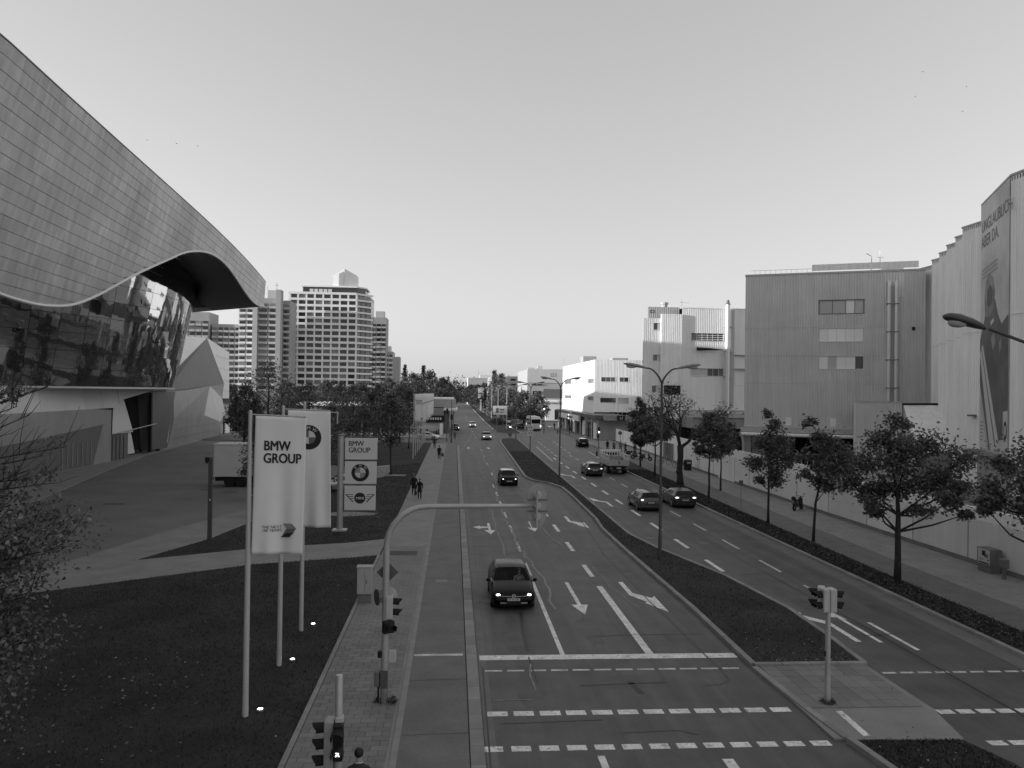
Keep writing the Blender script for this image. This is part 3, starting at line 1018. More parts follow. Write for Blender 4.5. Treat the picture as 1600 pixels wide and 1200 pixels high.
# flaring glass cone, pane by pane
gl_top = smooth_interp([-120, -55, -25, -9.6, -4, 2, 9, 18, 40], [26, 25.8, 25.2, 24.8, 24.15, 23.5, 23.0, 22.6, 21.5])
mb = MB()
angs = list(np.linspace(-100, 40, 57))
for a, b in zip(angs[:-1], angs[1:]):
    mb.poly([cone(R(a), 9, -.1), cone(R(b), 9, -.1), cone(R(b), gl_top(b), -.1), cone(R(a), gl_top(a), -.1)])
mb.build('glazing_bars', 'mullion', hall, world=True)
mb = MB()
mb.faces([cone(R(a), 8.8, .12) for a in angs] + [cone(R(a), 9.0, .12) for a in angs] + [(CX, CY, 8.8), (CX, CY, 9.0)],
         [(i, i + 1, len(angs) + i + 1, len(angs) + i) for i in range(len(angs) - 1)] + [(i + 1, i, 2 * len(angs)) for i in range(len(angs) - 1)])
mb.build('glass_sill', 'white_skirt', hall, world=True)
DPH, PH = 4.4, 1.78
for ci in range(31):
    for ri in range(10):
        z0, z1 = 9.03 + ri * PH, 9.03 + (ri + 1) * PH - .04
        tw = 0.0
        a0, a1 = 36 - (ci + 1) * DPH + tw, 36 - ci * DPH + tw - .07
        t0, t1 = min(z1, gl_top(a0)), min(z1, gl_top(a1))
        if t0 - z0 < .15 or t1 - z0 < .15:
            continue
        ta, tb, tc = [rng.gauss(0, 0.006) for _ in range(3)]
        q = MB()
        NP = 6
        row0 = [cone(R(a0 + (a1 - a0) * k / NP), z0, ta + (tb - ta) * k / NP) for k in range(NP + 1)]
        row1 = [cone(R(a0 + (a1 - a0) * k / NP), t0 + (t1 - t0) * k / NP, ta + tc - tb + (tb - ta) * k / NP) for k in range(NP + 1)]
        q.faces(row0 + row1, [(k, k + 1, NP + 2 + k, NP + 1 + k) for k in range(NP)])
        q.build('glass_pane', 'mirror_glass', hall, world=True, smooth='all')
# white skirt under the glass, in bays
bays = [40, 52, 62, 70, 76.5, 82, 87, 91.5, 96, 100.5]
for a, b in zip(bays[:-1], bays[1:]):
    la, lb = (6.38 + (a - 75) * .004, 6.38 + (b - 75) * .004)
    MB().faces([(-41.25, a + .03, 8.97), (-41.25, b - .03, 8.97), (-40.85, b - .03, lb), (-40.85, a + .03, la), (-41.7, a + .03, 8.97), (-41.7, b - .03, 8.97), (-41.7, b - .03, lb), (-41.7, a + .03, la)],
               [(3, 2, 1, 0), (0, 1, 5, 4), (2, 3, 7, 6), (1, 2, 6, 5), (3, 0, 4, 7)]).build('skirt_panel', 'white_skirt', hall, world=True)
MB().faces([(-41.25, 100.55, 8.97), (-41.25, 120.2, 9.1), (-40.9, 110, 8.42), (-40.9, 101.7, 7.47), (-40.87, 100.55, 6.6)], [(0, 4, 3, 2, 1)]).build('skirt_panel', 'white_skirt', hall, world=True)
MB().poly([(-40.86, 98.6, 6.35), (-40.83, 98.4, 3.3), (-40.8, 104.6, 3.3), (-40.86, 101.7, 7.4)]).poly([(-41.1, 101.6, 3.3), (-41.1, 103.6, .5), (-41.1, 106, .5), (-41.1, 104.6, 3.3)]).build('white_reveal', 'white_skirt', hall, world=True)
# steel lower walls
MB().faces([(-40.9, 40, 6.1), (-40.9, 92.3, 6.5), (-40.9, 98.3, 6.25), (-40.9, 98.3, 0), (-40.9, 86, 0), (-40.9, 40, 0), (-44, 40, 6.1), (-44, 98.3, 6.25), (-44, 98.3, 0)],
           [(5, 4, 3, 2, 1, 0), (2, 3, 8, 7), (0, 1, 2, 7, 6)]).build('lower_wall', 'steel_wall', hall, world=True)
MB().poly([(-40.86, 84, 3.9), (-40.86, 96, 4.6), (-40.86, 93.6, .15), (-40.86, 84, .15)]).poly([(-40.865, 60, 2.8), (-40.865, 83.95, 3.85), (-40.865, 83.95, .15), (-40.865, 60, .15)]).build('wall_inset', 'steel_dark', hall, world=True)
for k in range(7):
    MB().box(-40.85, -40.8, 86.3 + k * 1.1, 86.42 + k * 1.1, .3, 2.9).build('wall_rib', 'steel_wall', hall, world=True)
# recessed dark entrance and pier
MB().poly([(-42.5, 98.4, 6.4), (-42.5, 112, 8.5), (-42.5, 112, 0), (-42.5, 98.4, 0)]).build('entrance_glass', 'dark_glass', hall, world=True)
MB().poly([(-42.45, 104.8, 7.6), (-42.45, 108, 8.2), (-42.45, 108, 4.6), (-42.45, 105.8, 4.2)]).build('entrance_pane', 'window_dark', hall, world=True)
MB().box(-42.4, -40.95, 98.35, 103.4, 0, 3.2).build('door', 'steel_dark', hall, world=True)
for k in range(4):
    MB().box(-40.95, -40.9, 98.7 + k * 1.1, 98.8 + k * 1.1, .1, 3.0).build('door_rib', 'mullion', hall, world=True)
MB().tube([(-40.6, 98.3, 3.35), (-40.2, 110.8, 4.1)], .07, 6).build('canopy_beam', 'galvanised', hall, world=True)
MB().faces([(-41, 110.2, 8.4), (-41, 120.3, 8.43), (-41.2, 117.4, .35), (-41.2, 111.6, .5), (-43.5, 111.6, .5), (-43.5, 110.2, 8.4)], [(3, 2, 1, 0), (4, 3, 0, 5)]).build('entrance_pier', 'steel_dark', hall, world=True)
MB().box(-41.1, -40.7, 110.3, 110.75, .3, 8.3).build('pier_edge', 'black', hall, world=True)
MB().box(-41.6, -41.2, 114.5, 115.2, -.0, .5).build('pier_foot', 'black', hall, world=True)
# faceted steel block beyond the entrance; facet light and shade put into steel tones
V = dict(apex=(-43.2, 142.0, 17.8), tl=(-45.5, 136.5, 17.7), mid=(-43.8, 129.9, 12.45), low=(-42.4, 120.2, 8.35), tr=(-42.4, 150.0, 9.9), sh=(-45.4, 163.6, 16.3), shb=(-45.2, 163.6, 7.0),
         k1=(-44.6, 156.5, 7.1), k2=(-43.0, 143.3, 9.45), a1=(-42.2, 123.0, 8.3), a2=(-43.4, 142.0, 4.3), a3=(-42.2, 123.4, 4.25), k3=(-45.2, 161.0, 4.2), b1=(-44.9, 157.0, .05), b2=(-42.4, 121.4, .05), k4=(-44.5, 155.5, 2.6))
def facet(name, keys, m):
    p = [Vector(V[k]) for k in keys]
    n = (p[1] - p[0]).cross(p[2] - p[0])
    if n.x < 0:
        p = p[::-1]
    MB().poly(p).build(name, m, hall, world=True)
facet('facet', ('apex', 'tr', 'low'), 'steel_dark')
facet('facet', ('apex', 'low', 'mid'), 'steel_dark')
facet('facet', ('tl', 'apex', 'mid'), 'steel_lit_tone')
facet('facet', ('apex', 'sh', 'shb', 'k1', 'tr'), 'steel_lit_tone')
facet('facet', ('tr', 'k1', 'k2'), 'steel_lit_tone')
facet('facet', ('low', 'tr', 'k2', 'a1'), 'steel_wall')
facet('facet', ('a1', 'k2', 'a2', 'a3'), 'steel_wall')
facet('facet', ('k2', 'k1', 'k3', 'k4', 'a2'), 'steel_lit_tone')
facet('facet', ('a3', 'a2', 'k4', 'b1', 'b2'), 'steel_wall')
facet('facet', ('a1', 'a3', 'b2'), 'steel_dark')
for z in (15.0, 12.8, 10.6, 8.6):
    MB().tube([(-43.6 + (17.8 - z) * .04, 146.5 + (17.8 - z) * .5, z), (-45.15, 163.4, z - .2)], .02, 4).build('panel_joint', 'steel_dark', hall, world=True)
for z, y0, y1 in ((6.6, 123.6, 142.5), (2.6, 123, 154), (1.3, 123, 155)):
    MB().tube([(-42.25, y0, z), (-43.35 if z > 4 else -44.4, y1, z)], .02, 4).build('panel_joint', 'steel_dark', hall, world=True)
MB().faces([V['tl'], V['apex'], V['sh'], V['shb'], (-45.5, 163.6, 0), (-75, 163.6, 0), (-75, 163.6, 9), (-75, 124, 9), (-60, 124, 12)], [(0, 8, 7, 6, 2, 1), (2, 6, 5, 4, 3)]).build('block_back', 'steel_wall', hall, world=True)
mb = MB()
mb.box(-95, -44.1, 42, 120, 0, 8.7)
mb.build('core', 'dark_void', hall, world=True)
# gatepost lantern and rail on the forecourt

# ------------------------------------------------------------------ factory buildings on the right
def corr(mb, a, b, z0, z1, pitch=0.25, depth=0.05, za=None):
    """vertical corrugated sheet from plan point a to b (outside is to the right of a->b seen from above when walking a->b... normal = (dy,-dx))"""
    a, b = Vector(a), Vector(b)
    d = b - a
    L_ = d.length
    u = d / L_
    n = Vector((u.y, -u.x))
    k = max(1, round(L_ / pitch))
    prof = []
    for i in range(k):
        for f, o in ((0, 0), (.38, 0), (.5, 1), (.88, 1)):
            prof.append(((i + f) / k * L_, o * depth))
    prof.append((L_, 0))
    pts = [(a + u * s + n * o) for s, o in prof]
    for p, q in zip(pts[:-1], pts[1:]):
        mb.poly([(p.x, p.y, z0), (q.x, q.y, z0), (q.x, q.y, z1), (p.x, p.y, z1)])
    return mb


class Face:
    """a wall plane: u along a->b, outward normal n"""
    def __init__(self, a, b):
        self.a, self.b = Vector(a), Vector(b)
        self.L = (self.b - self.a).length
        self.u = (self.b - self.a) / self.L
        self.n = Vector((self.u.y, -self.u.x))

    def p(self, u, z, out=0.0):
        q = self.a + self.u * u + self.n * out
        return (q.x, q.y, z)

    def box(self, mb, u0, u1, z0, z1, o0, o1):
        c = self.a + self.u * ((u0 + u1) / 2) + self.n * ((o0 + o1) / 2)
        mb.obox((c.x, c.y, (z0 + z1) / 2), tuple(self.u * (u1 - u0) / 2) + (0,), tuple(self.n * (o1 - o0) / 2) + (0,), (0, 0, (z1 - z0) / 2))
        return mb

    def wall(self, mb, z0, z1, holes=(), pitch=0.25, depth=0.05, u0=0.0, u1=None, flat=False):
        """corrugated wall with rectangular openings (u0,u1,z0,z1) that do not share columns unless identical in u"""
        u1 = self.L if u1 is None else u1
        cuts = sorted({u0, u1, *[h[0] for h in holes], *[h[1] for h in holes]})
        for a, b in zip(cuts[:-1], cuts[1:]):
            if b - a < 1e-4:
                continue
            zs = z0
            for h in sorted([h for h in holes if h[0] <= a + 1e-4 and h[1] >= b - 1e-4], key=lambda h: h[2]):
                if h[2] - zs > 0.01:
                    self._seg(mb, a, b, zs, h[2], pitch, depth, flat)
                zs = h[3]
            if z1 - zs > 0.01:
                self._seg(mb, a, b, zs, z1, pitch, depth, flat)
        return mb

    def _seg(self, mb, a, b, z0, z1, pitch, depth, flat):
        if flat:
            mb.poly([self.p(a, z0), self.p(b, z0), self.p(b, z1), self.p(a, z1)])
        else:
            pa, pb = self.a + self.u * a, self.a + self.u * b
            corr(mb, (pa.x, pa.y), (pb.x, pb.y), z0, z1, pitch, depth)

    def window(self, root, u0, u1, z0, z1, panes, frame='frame_pale', rec=0.16, name='window'):
        """frame with panes; panes = list of (fraction, material)"""
        f = MB()
        t = 0.07
        self.box(f, u0, u1, z0, z0 + t, -rec, 0.09)
        self.box(f, u0, u1, z1 - t, z1, -rec, 0.06)
        self.box(f, u0, u0 + t, z0 + t, z1 - t, -rec, 0.05)
        self.box(f, u1 - t, u1, z0 + t, z1 - t, -rec, 0.05)
        w = f.build(name, frame, root, world=True)
        s = u0 + t
        W = u1 - u0 - 2 * t
        tot = sum(p[0] for p in panes)
        for fr, m in panes:
            q = MB()
            e = s + W * fr / tot
            q.poly([self.p(s + .025, z0 + t, -rec * .7), self.p(e - .025, z0 + t, -rec * .7), self.p(e - .025, z1 - t, -rec * .7), self.p(s + .025, z1 - t, -rec * .7)])
            o = q.build('pane', m, w, world=False)
            fix(o, root)
            b = MB()
            self.box(b, e - .03, e + .03, z0 + t, z1 - t, -rec, -rec * .35)
            if e < u1 - t - .05:
                fix(b.build('mullion', frame, w), root)
            s = e
        if rec > 0:
            q = MB()
            self.box(q, u0 - .02, u1 + .02, z0 - .02, z1 + .02, -rec - .35, -rec - .02)
            fix(q.build('reveal', 'dark_void', w), root)
        return w


def fix(o, root):
    """mesh given in world coordinates under an unrotated root"""
    l = root_of(root)
    o.data.transform(Matrix.Translation(-l))
    return o


# --- grey corrugated building facing the viewer
gb = thing('factory_building', 'dark grey corrugated factory block with three window strips and twin steel pipes', 'building', (41, 88, 0))
gf = Face((32.93, 88.0), (49.6, 80.5))
H_g = [(7.72, 12.36, 18.08, 19.66), (7.72, 12.36, 15.03, 16.6), (7.72, 12.36, 12.02, 13.52)]
mb = gf.wall(MB(), 5.5, 22.55, H_g, pitch=.28, depth=.075)
mb.build('corrugated_wall', 'clad_grey', gb, world=True)
ws = Face((38.3, 99.9), (32.93, 88.0))
ws.wall(MB(), 5.5, 22.55).build('corrugated_wall', 'clad_dim', gb, world=True)
gf.window(gb, *H_g[0], [(1.5, 'pane_grey'), (1.5, 'pane_grey'), (1.0, 'blind'), (1.0, 'pane_grey')], 'cabinet_dark', rec=.08)
gf.window(gb, *H_g[1], [(1, 'blind'), (1, 'blind'), (1, 'blind'), (1, 'blind'), (1, 'blind')], rec=.06)
gf.window(gb, *H_g[2], [(1, 'blind'), (1, 'pane_grey'), (1, 'blind'), (1, 'blind'), (.9, 'window_dark')], rec=.06)
mb = MB()
bk = gf.n * -14
mb.poly([gf.p(0, 22.5, -.02), gf.p(gf.L, 22.5, -.02), gf.p(gf.L, 22.5, -14), gf.p(0, 22.5, -14)])
mb.poly([gf.p(0, 5.5, -.02), gf.p(0, 5.5, -14), gf.p(gf.L, 5.5, -14), gf.p(gf.L, 5.5, -.02)])
mb.build('roof_deck', 'plinth', gb, world=True)
gf.box(MB(), -.1, gf.L, 22.55, 22.75, -.25, .12).build('parapet', 'clad_dim', gb, world=True)
gf.wall(MB(), 22.9, 23.6, u0=7.0, u1=17.6, pitch=.5).build('roof_screen', 'clad_light', gb, world=True).location.y += 0
for k in range(12):
    gf.box(MB(), .9 + k * .56, .93 + k * .56, 22.75, 23.3, -.9, -.86).build('railing_post', 'frame_pale', gb, world=True)
gf.box(MB(), .5, 7.2, 23.28, 23.32, -.9, -.86).build('railing', 'frame_pale', gb, world=True)
for z in (16.62, 10.4, 13.5):
    for u0, u1 in ((0.05, 7.7), (12.4, 14.3)):
        gf.box(MB(), u0, u1, z, z + .035, .05, .075).build('cladding_seam', 'clad_dim', gb, world=True)
gf.box(MB(), 14.35, 16.2, 19.75, 22.4, .05, .075).build('pale_panel', 'clad_light', gb, world=True)
for u in (14.76, 15.46):
    c = gf.p(u, 0, .36)
    MB().tube([(c[0], c[1], 8.0), (c[0], c[1], 20.8), (c[0], c[1], 21.1), gf.p(u, 21.35, .2), gf.p(u, 21.4, -.1)], .2, 12).build('steel_pipe', 'rim', gb, world=True, smooth=True)
    for z in (10, 13, 16, 19):
        gf.box(MB(), u - .26, u + .26, z, z + .08, 0.02, .6).build('pipe_clamp', 'steel_dark', gb, world=True)
gf.box(MB(), 14.98, 15.24, 8, 21, .06, .2).build('pipe_duct', 'clad_dim', gb, world=True)
gf.box(MB(), 17.0, 17.3, 16.2, 16.55, .05, .2).build('vent', 'black', gb, world=True)
for u in (2.5, 4.4, 6.6, 9.0):
    gf.box(MB(), u, u + .62, 5.75, 6.65, .052, .08).build('pale_plate', 'clad_light', gb, world=True)
gf.box(MB(), -.4, 11.6, 4.95, 5.45, -.4, .5).build('eaves_beam', 'clad_dim', gb, world=True)
MB().tube([gf.p(-.5, 4.7, .6), gf.p(11.6, 4.7, .6)], .2, 10).build('gutter_pipe', 'clad_light', gb, world=True, smooth=True)
MB().tube([gf.p(-.5, 4.7, .6), gf.p(-.2, 4.3, .5), gf.p(-.1, 3.6, .3), gf.p(-.1, 0, .3)], .14, 8).build('downpipe', 'clad_dim', gb, world=True, smooth=True)
gf.box(MB(), -.2, .7, 0, 4.95, -.6, 0).build('corner_pier', 'concrete_light', gb, world=True)
gf.box(MB(), .7, 5.2, 0, 4.95, -2.4, -2.2).build('ground_floor_wall', 'concrete_light', gb, world=True)
gf.box(MB(), 5.25, 12, 0, 4.95, -6, -5.8).build('undercroft_wall', 'dark_void', gb, world=True)
gf.box(MB(), 4.9, 5.25, 0, 4.95, -6, -2.2).build('undercroft_wall', 'dark_void', gb, world=True)
for k in range(9):
    gf.box(MB(), 5.5 + k * .6, 5.56 + k * .6, 1.4, 2.5, -1.2, -1.14).build('loading_rail', 'frame_pale', gb, world=True)
gf.box(MB(), 5.4, 11, 2.5, 2.58, -1.22, -1.12).build('loading_rail', 'frame_pale', gb, world=True)
# annexe with lean-to roof
an = Face((39.7, 76.3), (43.45, 74.2))
an.wall(MB(), 0, 8.5).build('annexe_wall', 'clad_grey', gb, world=True)
MB().poly([an.p(0, 8.5), an.p(an.L, 8.5), an.p(an.L, 8.5, -8), an.p(0, 8.5, -8)]).build('annexe_roof', 'plinth', gb, world=True)
Face(an.p(0, 0, -8)[:2], (39.7, 76.3)).wall(MB(), 0, 8.5).build('annexe_wall', 'clad_dim', gb, world=True)
an.box(MB(), -.05, an.L, 8.5, 8.66, -.2, .08).build('annexe_coping', 'clad_dim', gb, world=True)
MB().obox((45.4, 74.05, 8.42), (2.0, 0, .03), (0, .12, 0), (0, 0, .1)).build('annexe_cap', 'black', gb, world=True)
TL, TR, BR, BL_ = Vector((43.46, 74.0, 8.3)), Vector((47.4, 74.0, 8.35)), Vector((46.6, 69.0, 4.2)), Vector((41.75, 69.0, 4.0))
mb = MB()
for k in range(22):
    q0, q1, q2 = k / 22, (k + .5) / 22, (k + 1) / 22
    up_ = Vector((0, -.03, .04))
    mb.poly([BL_.lerp(BR, q0), BL_.lerp(BR, q1) + up_, TL.lerp(TR, q1) + up_, TL.lerp(TR, q0)])
    mb.poly([BL_.lerp(BR, q1) + up_, BL_.lerp(BR, q2), TL.lerp(TR, q2), TL.lerp(TR, q1) + up_])
mb.build('lean_to_roof', 'clad_white', gb, world=True)
MB().poly([TL, BL_, (41.75, 69.0, 0), (43.46, 74.0, 0)]).build('lean_to_gable', 'clad_dim', gb, world=True)
MB().poly([BL_ + Vector((.05, .05, -.1)), BR + Vector((0, .05, -.1)), (46.6, 69.05, 0), (41.8, 69.05, 0)]).build('lean_to_wall', 'concrete', gb, world=True)

# --- stepped pale facade with the advertising banner
sf = thing('stepped_factory', 'tall pale ribbed factory facade stepping back along the road, with huge banner', 'building', (42, 60, 0))
plan = [(34.65, 10), (34.65, 47.2), (38.0, 54.8), (41.5, 54.8), (41.5, 62.3), (43.4, 62.3), (43.4, 66.1), (45.0, 66.1), (45.0, 69.8), (46.7, 69.8), (46.7, 73.6), (48.4, 73.6), (48.4, 77.5), (50.35, 77.5), (50.35, 83)]
for i in range(len(plan) - 1):
    f = Face(plan[i + 1], plan[i])
    f.wall(MB(), 3.0 if i < 3 else 2.0, 23.0, pitch=0.24, depth=0.03).build('ribbed_wall', 'clad_white' if i != 1 else 'clad_light', sf, world=True)
    f.box(MB(), -.02, f.L, 23.0, 23.12, -.3, .09).build('coping', 'clad_dim', sf, world=True)
    if i % 2 == 1 or i == 0:
        f.box(MB(), 0.0, f.L, 14.3, 14.36, .05, .07).build('cladding_seam', 'clad_light', sf, world=True)
MB().prism(plan + [(80, 83), (80, 10)], 22.7, 22.95).build('roof_deck', 'plinth', sf, world=True)
bf = Face(plan[2], plan[1])
bf.box(MB(), -.1, bf.L + .1, 2.9, 5.3, .06, .2).build('base_wall', 'concrete_light', sf, world=True)
bf.box(MB(), .0, bf.L, 5.25, 5.4, .1, .9).build('base_ledge', 'plinth', sf, world=True)
f0 = Face(plan[1], plan[0])
f0.box(MB(), 0, 30, 0, 3.0, -.2, .0).build('base_wall', 'concrete_light', sf, world=True)
bf.box(MB(), -.1, bf.L + .1, 0, 2.9, -.3, .0).build('base_wall', 'concrete_light', sf, world=True)
# banner: u from bf is 0 at plan[2] (far) .. L at plan[1] (near)
def bp(u, z, o=.10):
    return bf.p(u, z, o)
BL = bf.L
bfb = MB()
bf.box(bfb, .06, BL - .12, 5.5, 22.95, .06, .092)
ban = bfb.build('banner', 'poster_sky', sf, world=True)
def bpoly(name, pts, m, o=.10):
    x = MB()
    x.poly([bp(u, z, o) for u, z in pts])
    return fix(x.build(name, m, ban), sf)
dark = [(.07, 13.2), (1.2, 14.3), (2.2, 15.6), (3.4, 16.0), (4.6, 15.7), (5.4, 14.6), (6.4, 13.9), (BL - .13, 14.4), (BL - .13, 6.5), (5.9, 6.3), (4.2, 5.6), (3.0, 5.52), (.07, 10.2)]
bpoly('banner_figure', dark, 'poster_dark', .100)
bpoly('banner_helmet', [(1.6, 15.0), (1.4, 16.2), (1.9, 17.3), (2.9, 17.7), (3.9, 17.3), (4.5, 16.3), (4.3, 15.2), (3.3, 14.7), (2.2, 14.7)], 'poster_mid', .104)
bpoly('banner_visor', [(2.2, 15.6), (2.3, 16.6), (3.2, 16.9), (3.9, 16.4), (3.8, 15.6), (3.0, 15.3)], 'poster_dark', .108)
bpoly('banner_arm', [(3.5, 13.2), (4.4, 13.5), (4.8, 12.8), (4.0, 12.3)], 'poster_mid', .108)
bpoly('banner_badge', [(5.7, 12.7), (6.4, 13.1), (6.5, 12.4), (5.9, 12.0)], 'poster_mid', .108)
bpoly('banner_patch', [(3.3, 14.3), (4.3, 14.5), (4.4, 14.25), (3.4, 14.0)], 'poster_pale', .112)
bpoly('banner_stripe', [(.07, 12.2), (.5, 12.6), (4.9, 5.52), (3.4, 5.52)], 'poster_pale', .104)
bpoly('banner_stripe', [(.6, 12.7), (1.0, 12.9), (6.0, 5.9), (5.5, 5.52), (5.25, 5.52)], 'poster_pale', .104)
bpoly('banner_corner', [(.07, 9.0), (2.6, 5.52), (.07, 5.52)], 'poster_pale', .106)
bpoly('banner_logo_panel', [(BL - 1.35, 8.2), (BL - .13, 8.3), (BL - .13, 5.7), (BL - 1.35, 5.6)], 'poster_pale', .108)
bpoly('banner_logo', [(BL - .75 + .42 * math.cos(t * PI / 12), 7.0 + .62 * math.sin(t * PI / 12)) for t in range(24)], 'ink', .112)
bpoly('banner_logo', [(BL - .75 + .22 * math.cos(t * PI / 12), 7.0 + .34 * math.sin(t * PI / 12)) for t in range(24)], 'poster_pale', .116)
x = MB()
lettering(x, 'banner', lambda u, v: bp(.35 + u * 1.02, 20.9 + v * 1.0 + u * .0, .108), 1.18)
fix(x.build('banner_text', 'ink_mid', ban), sf)
for k in range(3):
    bpoly('banner_line', [(.5 + k * .1, 18.2 - k * .28), (5.2, 18.35 - k * .28), (5.2, 18.25 - k * .28), (.5 + k * .1, 18.1 - k * .28)], 'ink_pale', .108)
for k in range(6):
    bpoly('banner_line', [(.3, 7.4 - k * .25), (1.3, 7.4 - k * .25), (1.3, 7.3 - k * .25), (.3, 7.3 - k * .25)], 'ink_pale', .110)
sm = Face(plan[4], plan[3])
sm.box(MB(), 1.5, 2.0, 7.6, 7.75, .06, .5).build('wall_bracket', 'steel_dark', sf, world=True)
# roof mast and aerials behind
MB().tube([(46.5, 84, 22.5), (46.5, 84, 25.2)], .04, 5).tube([(46.2, 84, 24.4), (46.9, 84, 24.4)], .03, 4).tube([(45.8, 84.5, 22.5), (45.8, 84.5, 24.6), (45.2, 84.5, 24.9)], .05, 5).build('roof_aerial', 'galvanised', sf, world=True)
MB().box(47.2, 49.2, 84, 85, 22.6, 23.7).build('roof_plant', 'clad_light', sf, world=True)

# --- pale block with the sunlit chimney pipe
bb = thing('factory_building', 'pale ribbed factory block with louvred strip window and a bright steel chimney', 'building', (38, 125, 0))
fm = Face((36.3, 125), (52, 125))
hm = [(1.5, 6.9, 17.7, 19.0), (1.5, 6.9, 12.05, 13.35)]
fm.wall(MB(), 6.6, 22.9, hm, pitch=.3, depth=.02).build('ribbed_wall', 'clad_light', bb, world=True)
fm.window(bb, *hm[0], [(1, 'window_dark')] * 6, 'frame_pale')
for k in range(3):
    fm.box(MB(), 1.6, 6.8, 17.95 + k * .32, 18.05 + k * .32, -.1, -.05).build('louvre', 'frame_pale', bb, world=True)
fm.window(bb, *hm[1], [(2.9, 'window_pale'), (1, 'window_dark'), (1, 'window_dark'), (.8, 'window_mid')])
fl = Face((29.97, 125), (32.85, 125))
hl = [(1.62, 2.85, 19.3, 20.5), (1.62, 2.85, 14.38, 15.42), (1.5, 2.7, 9.35, 10.46)]
fl.wall(MB(), 5.0, 21.2, hl, pitch=.3, depth=.02).build('ribbed_wall', 'clad_light', bb, world=True)
for h in hl:
    fl.window(bb, *h, [(.65, 'window_mid'), (.35, 'frame_pale')])
fp = Face((32.85, 124.6), (36.25, 124.6))
fp.wall(MB(), 5.0, 21.9, [(.5, 3.2, 9.0, 10.5)], pitch=.3, depth=.02).build('ribbed_wall', 'clad_white', bb, world=True)
fp.window(bb, .5, 3.2, 9.0, 10.5, [(1, 'window_dark'), (1, 'window_dark')], 'frame_dark')
Face((31.1, 126.5), (36.3, 126.5)).wall(MB(), 21, 23.2, pitch=.3, depth=.02).build('ribbed_wall', 'clad_dim', bb, world=True)
Face((31.1, 126.5), (36.3, 126.5)).window(bb, .4, 1.0, 22.2, 22.7, [(1, 'window_mid')], 'frame_dark')
MB().poly([(36.27, 124.6, 5), (36.27, 125, 5), (36.27, 125, 21.9), (36.27, 124.6, 21.9)]).poly([(32.83, 125, 5), (32.83, 124.6, 5), (32.83, 124.6, 21.9), (32.83, 125, 21.9)]).build('reveal', 'clad_white', bb, world=True)
Face((37.6, 152), (29.97, 125)).wall(MB(), 5, 21.2, pitch=.3, depth=.02).build('ribbed_wall', 'clad_white', bb, world=True)
mb = MB()
mb.poly([(29.97, 125, 21.2), (36.3, 125, 21.2), (44, 152, 21.2), (37.6, 152, 21.2)]).poly([(31.1, 126.5, 23.2), (36.3, 126.5, 23.2), (44, 152, 23.2), (38.6, 152, 23.2)]).poly([(36.3, 125, 22.9), (60, 125, 22.9), (60, 150, 22.9), (36.3, 150, 22.9)])
mb.poly([(38.6, 152, 21), (31.1, 126.5, 21), (31.1, 126.5, 23.2), (38.6, 152, 23.2)])
mb.build('roof_deck', 'plinth', bb, world=True)
fm.box(MB(), 0, 15.7, 22.9, 23.05, -.2, .08).build('coping', 'clad_white', bb, world=True)
MB().tube([(43.6, 124.4, 4.5), (43.6, 124.4, 23.6)], .36, 14).build('chimney', 'rim', bb, world=True, smooth=True)
MB().tube([(43.6, 124.4, 23.6), (43.6, 124.4, 23.75), (43.6, 124.4, 24.3)], [.48, .3, .2], 12).build('chimney_cap', 'steel_dark', bb, world=True)
for z in (8, 12, 16, 20):
    MB().box(43.2, 44.4, 124.3, 124.95, z, z + .15).build('chimney_bracket', 'galvanised', bb, world=True)
fm.box(MB(), 7.6, 8.6, 7, 22.8, .06, .1).build('grey_bay', 'clad_dim', bb, world=True)  # strip of darker cladding beside the chimney
for z in (13.25, 15.5):
    fm.box(MB(), 8.7, 12.5, z, z + .1, .05, .5).build('ledge', 'clad_dim', bb, world=True)
fm.window(bb, 8.75, 10.6, 10.6, 12.9, [(1, 'window_mid'), (1, 'window_mid')])
MB().tube([(38.6, 124.5, 16.4), (40.6, 124.2, 16.35), (43.0, 124.6, 16.3)], [.28, .2, .05], 8).build('floodlight', 'black', bb, world=True)
for k in range(4):
    MB().tube([(44.2 + k * .55, 121, 5.3), (48.5 + k * .55, 121, 9.9)], .09, 5).build('stair_stringer', 'steel_dark', bb, world=True)
MB().box(36.4, 52, 119, 125, 3.9, 5.6).build('bridge_slab', 'concrete_light', bb, world=True)
MB().box(30.2, 36.3, 125.2, 126, 0, 5).build('ground_floor', 'concrete', bb, world=True)
MB().box(36.3, 52, 124.5, 126, 0, 3.9).build('ground_floor', 'dark_void', bb, world=True)
MB().box(36.4, 52, 118.7, 119, 5.6, 6.0).build('bridge_parapet', 'clad_dim', bb, world=True)
MB().cyl((34.2, 128), .5, 23.2, 23.8, 10).cyl((34.2, 128), .65, 23.8, 24.1, 10).build('roof_fan', 'clad_dim', bb, world=True)
MB().tube([(36.8, 127, 23), (36.8, 127, 24.6)], .04, 4).tube([(36.4, 127, 24.1), (38, 127, 24.0)], .03, 4).build('roof_aerial', 'galvanised', bb, world=True)

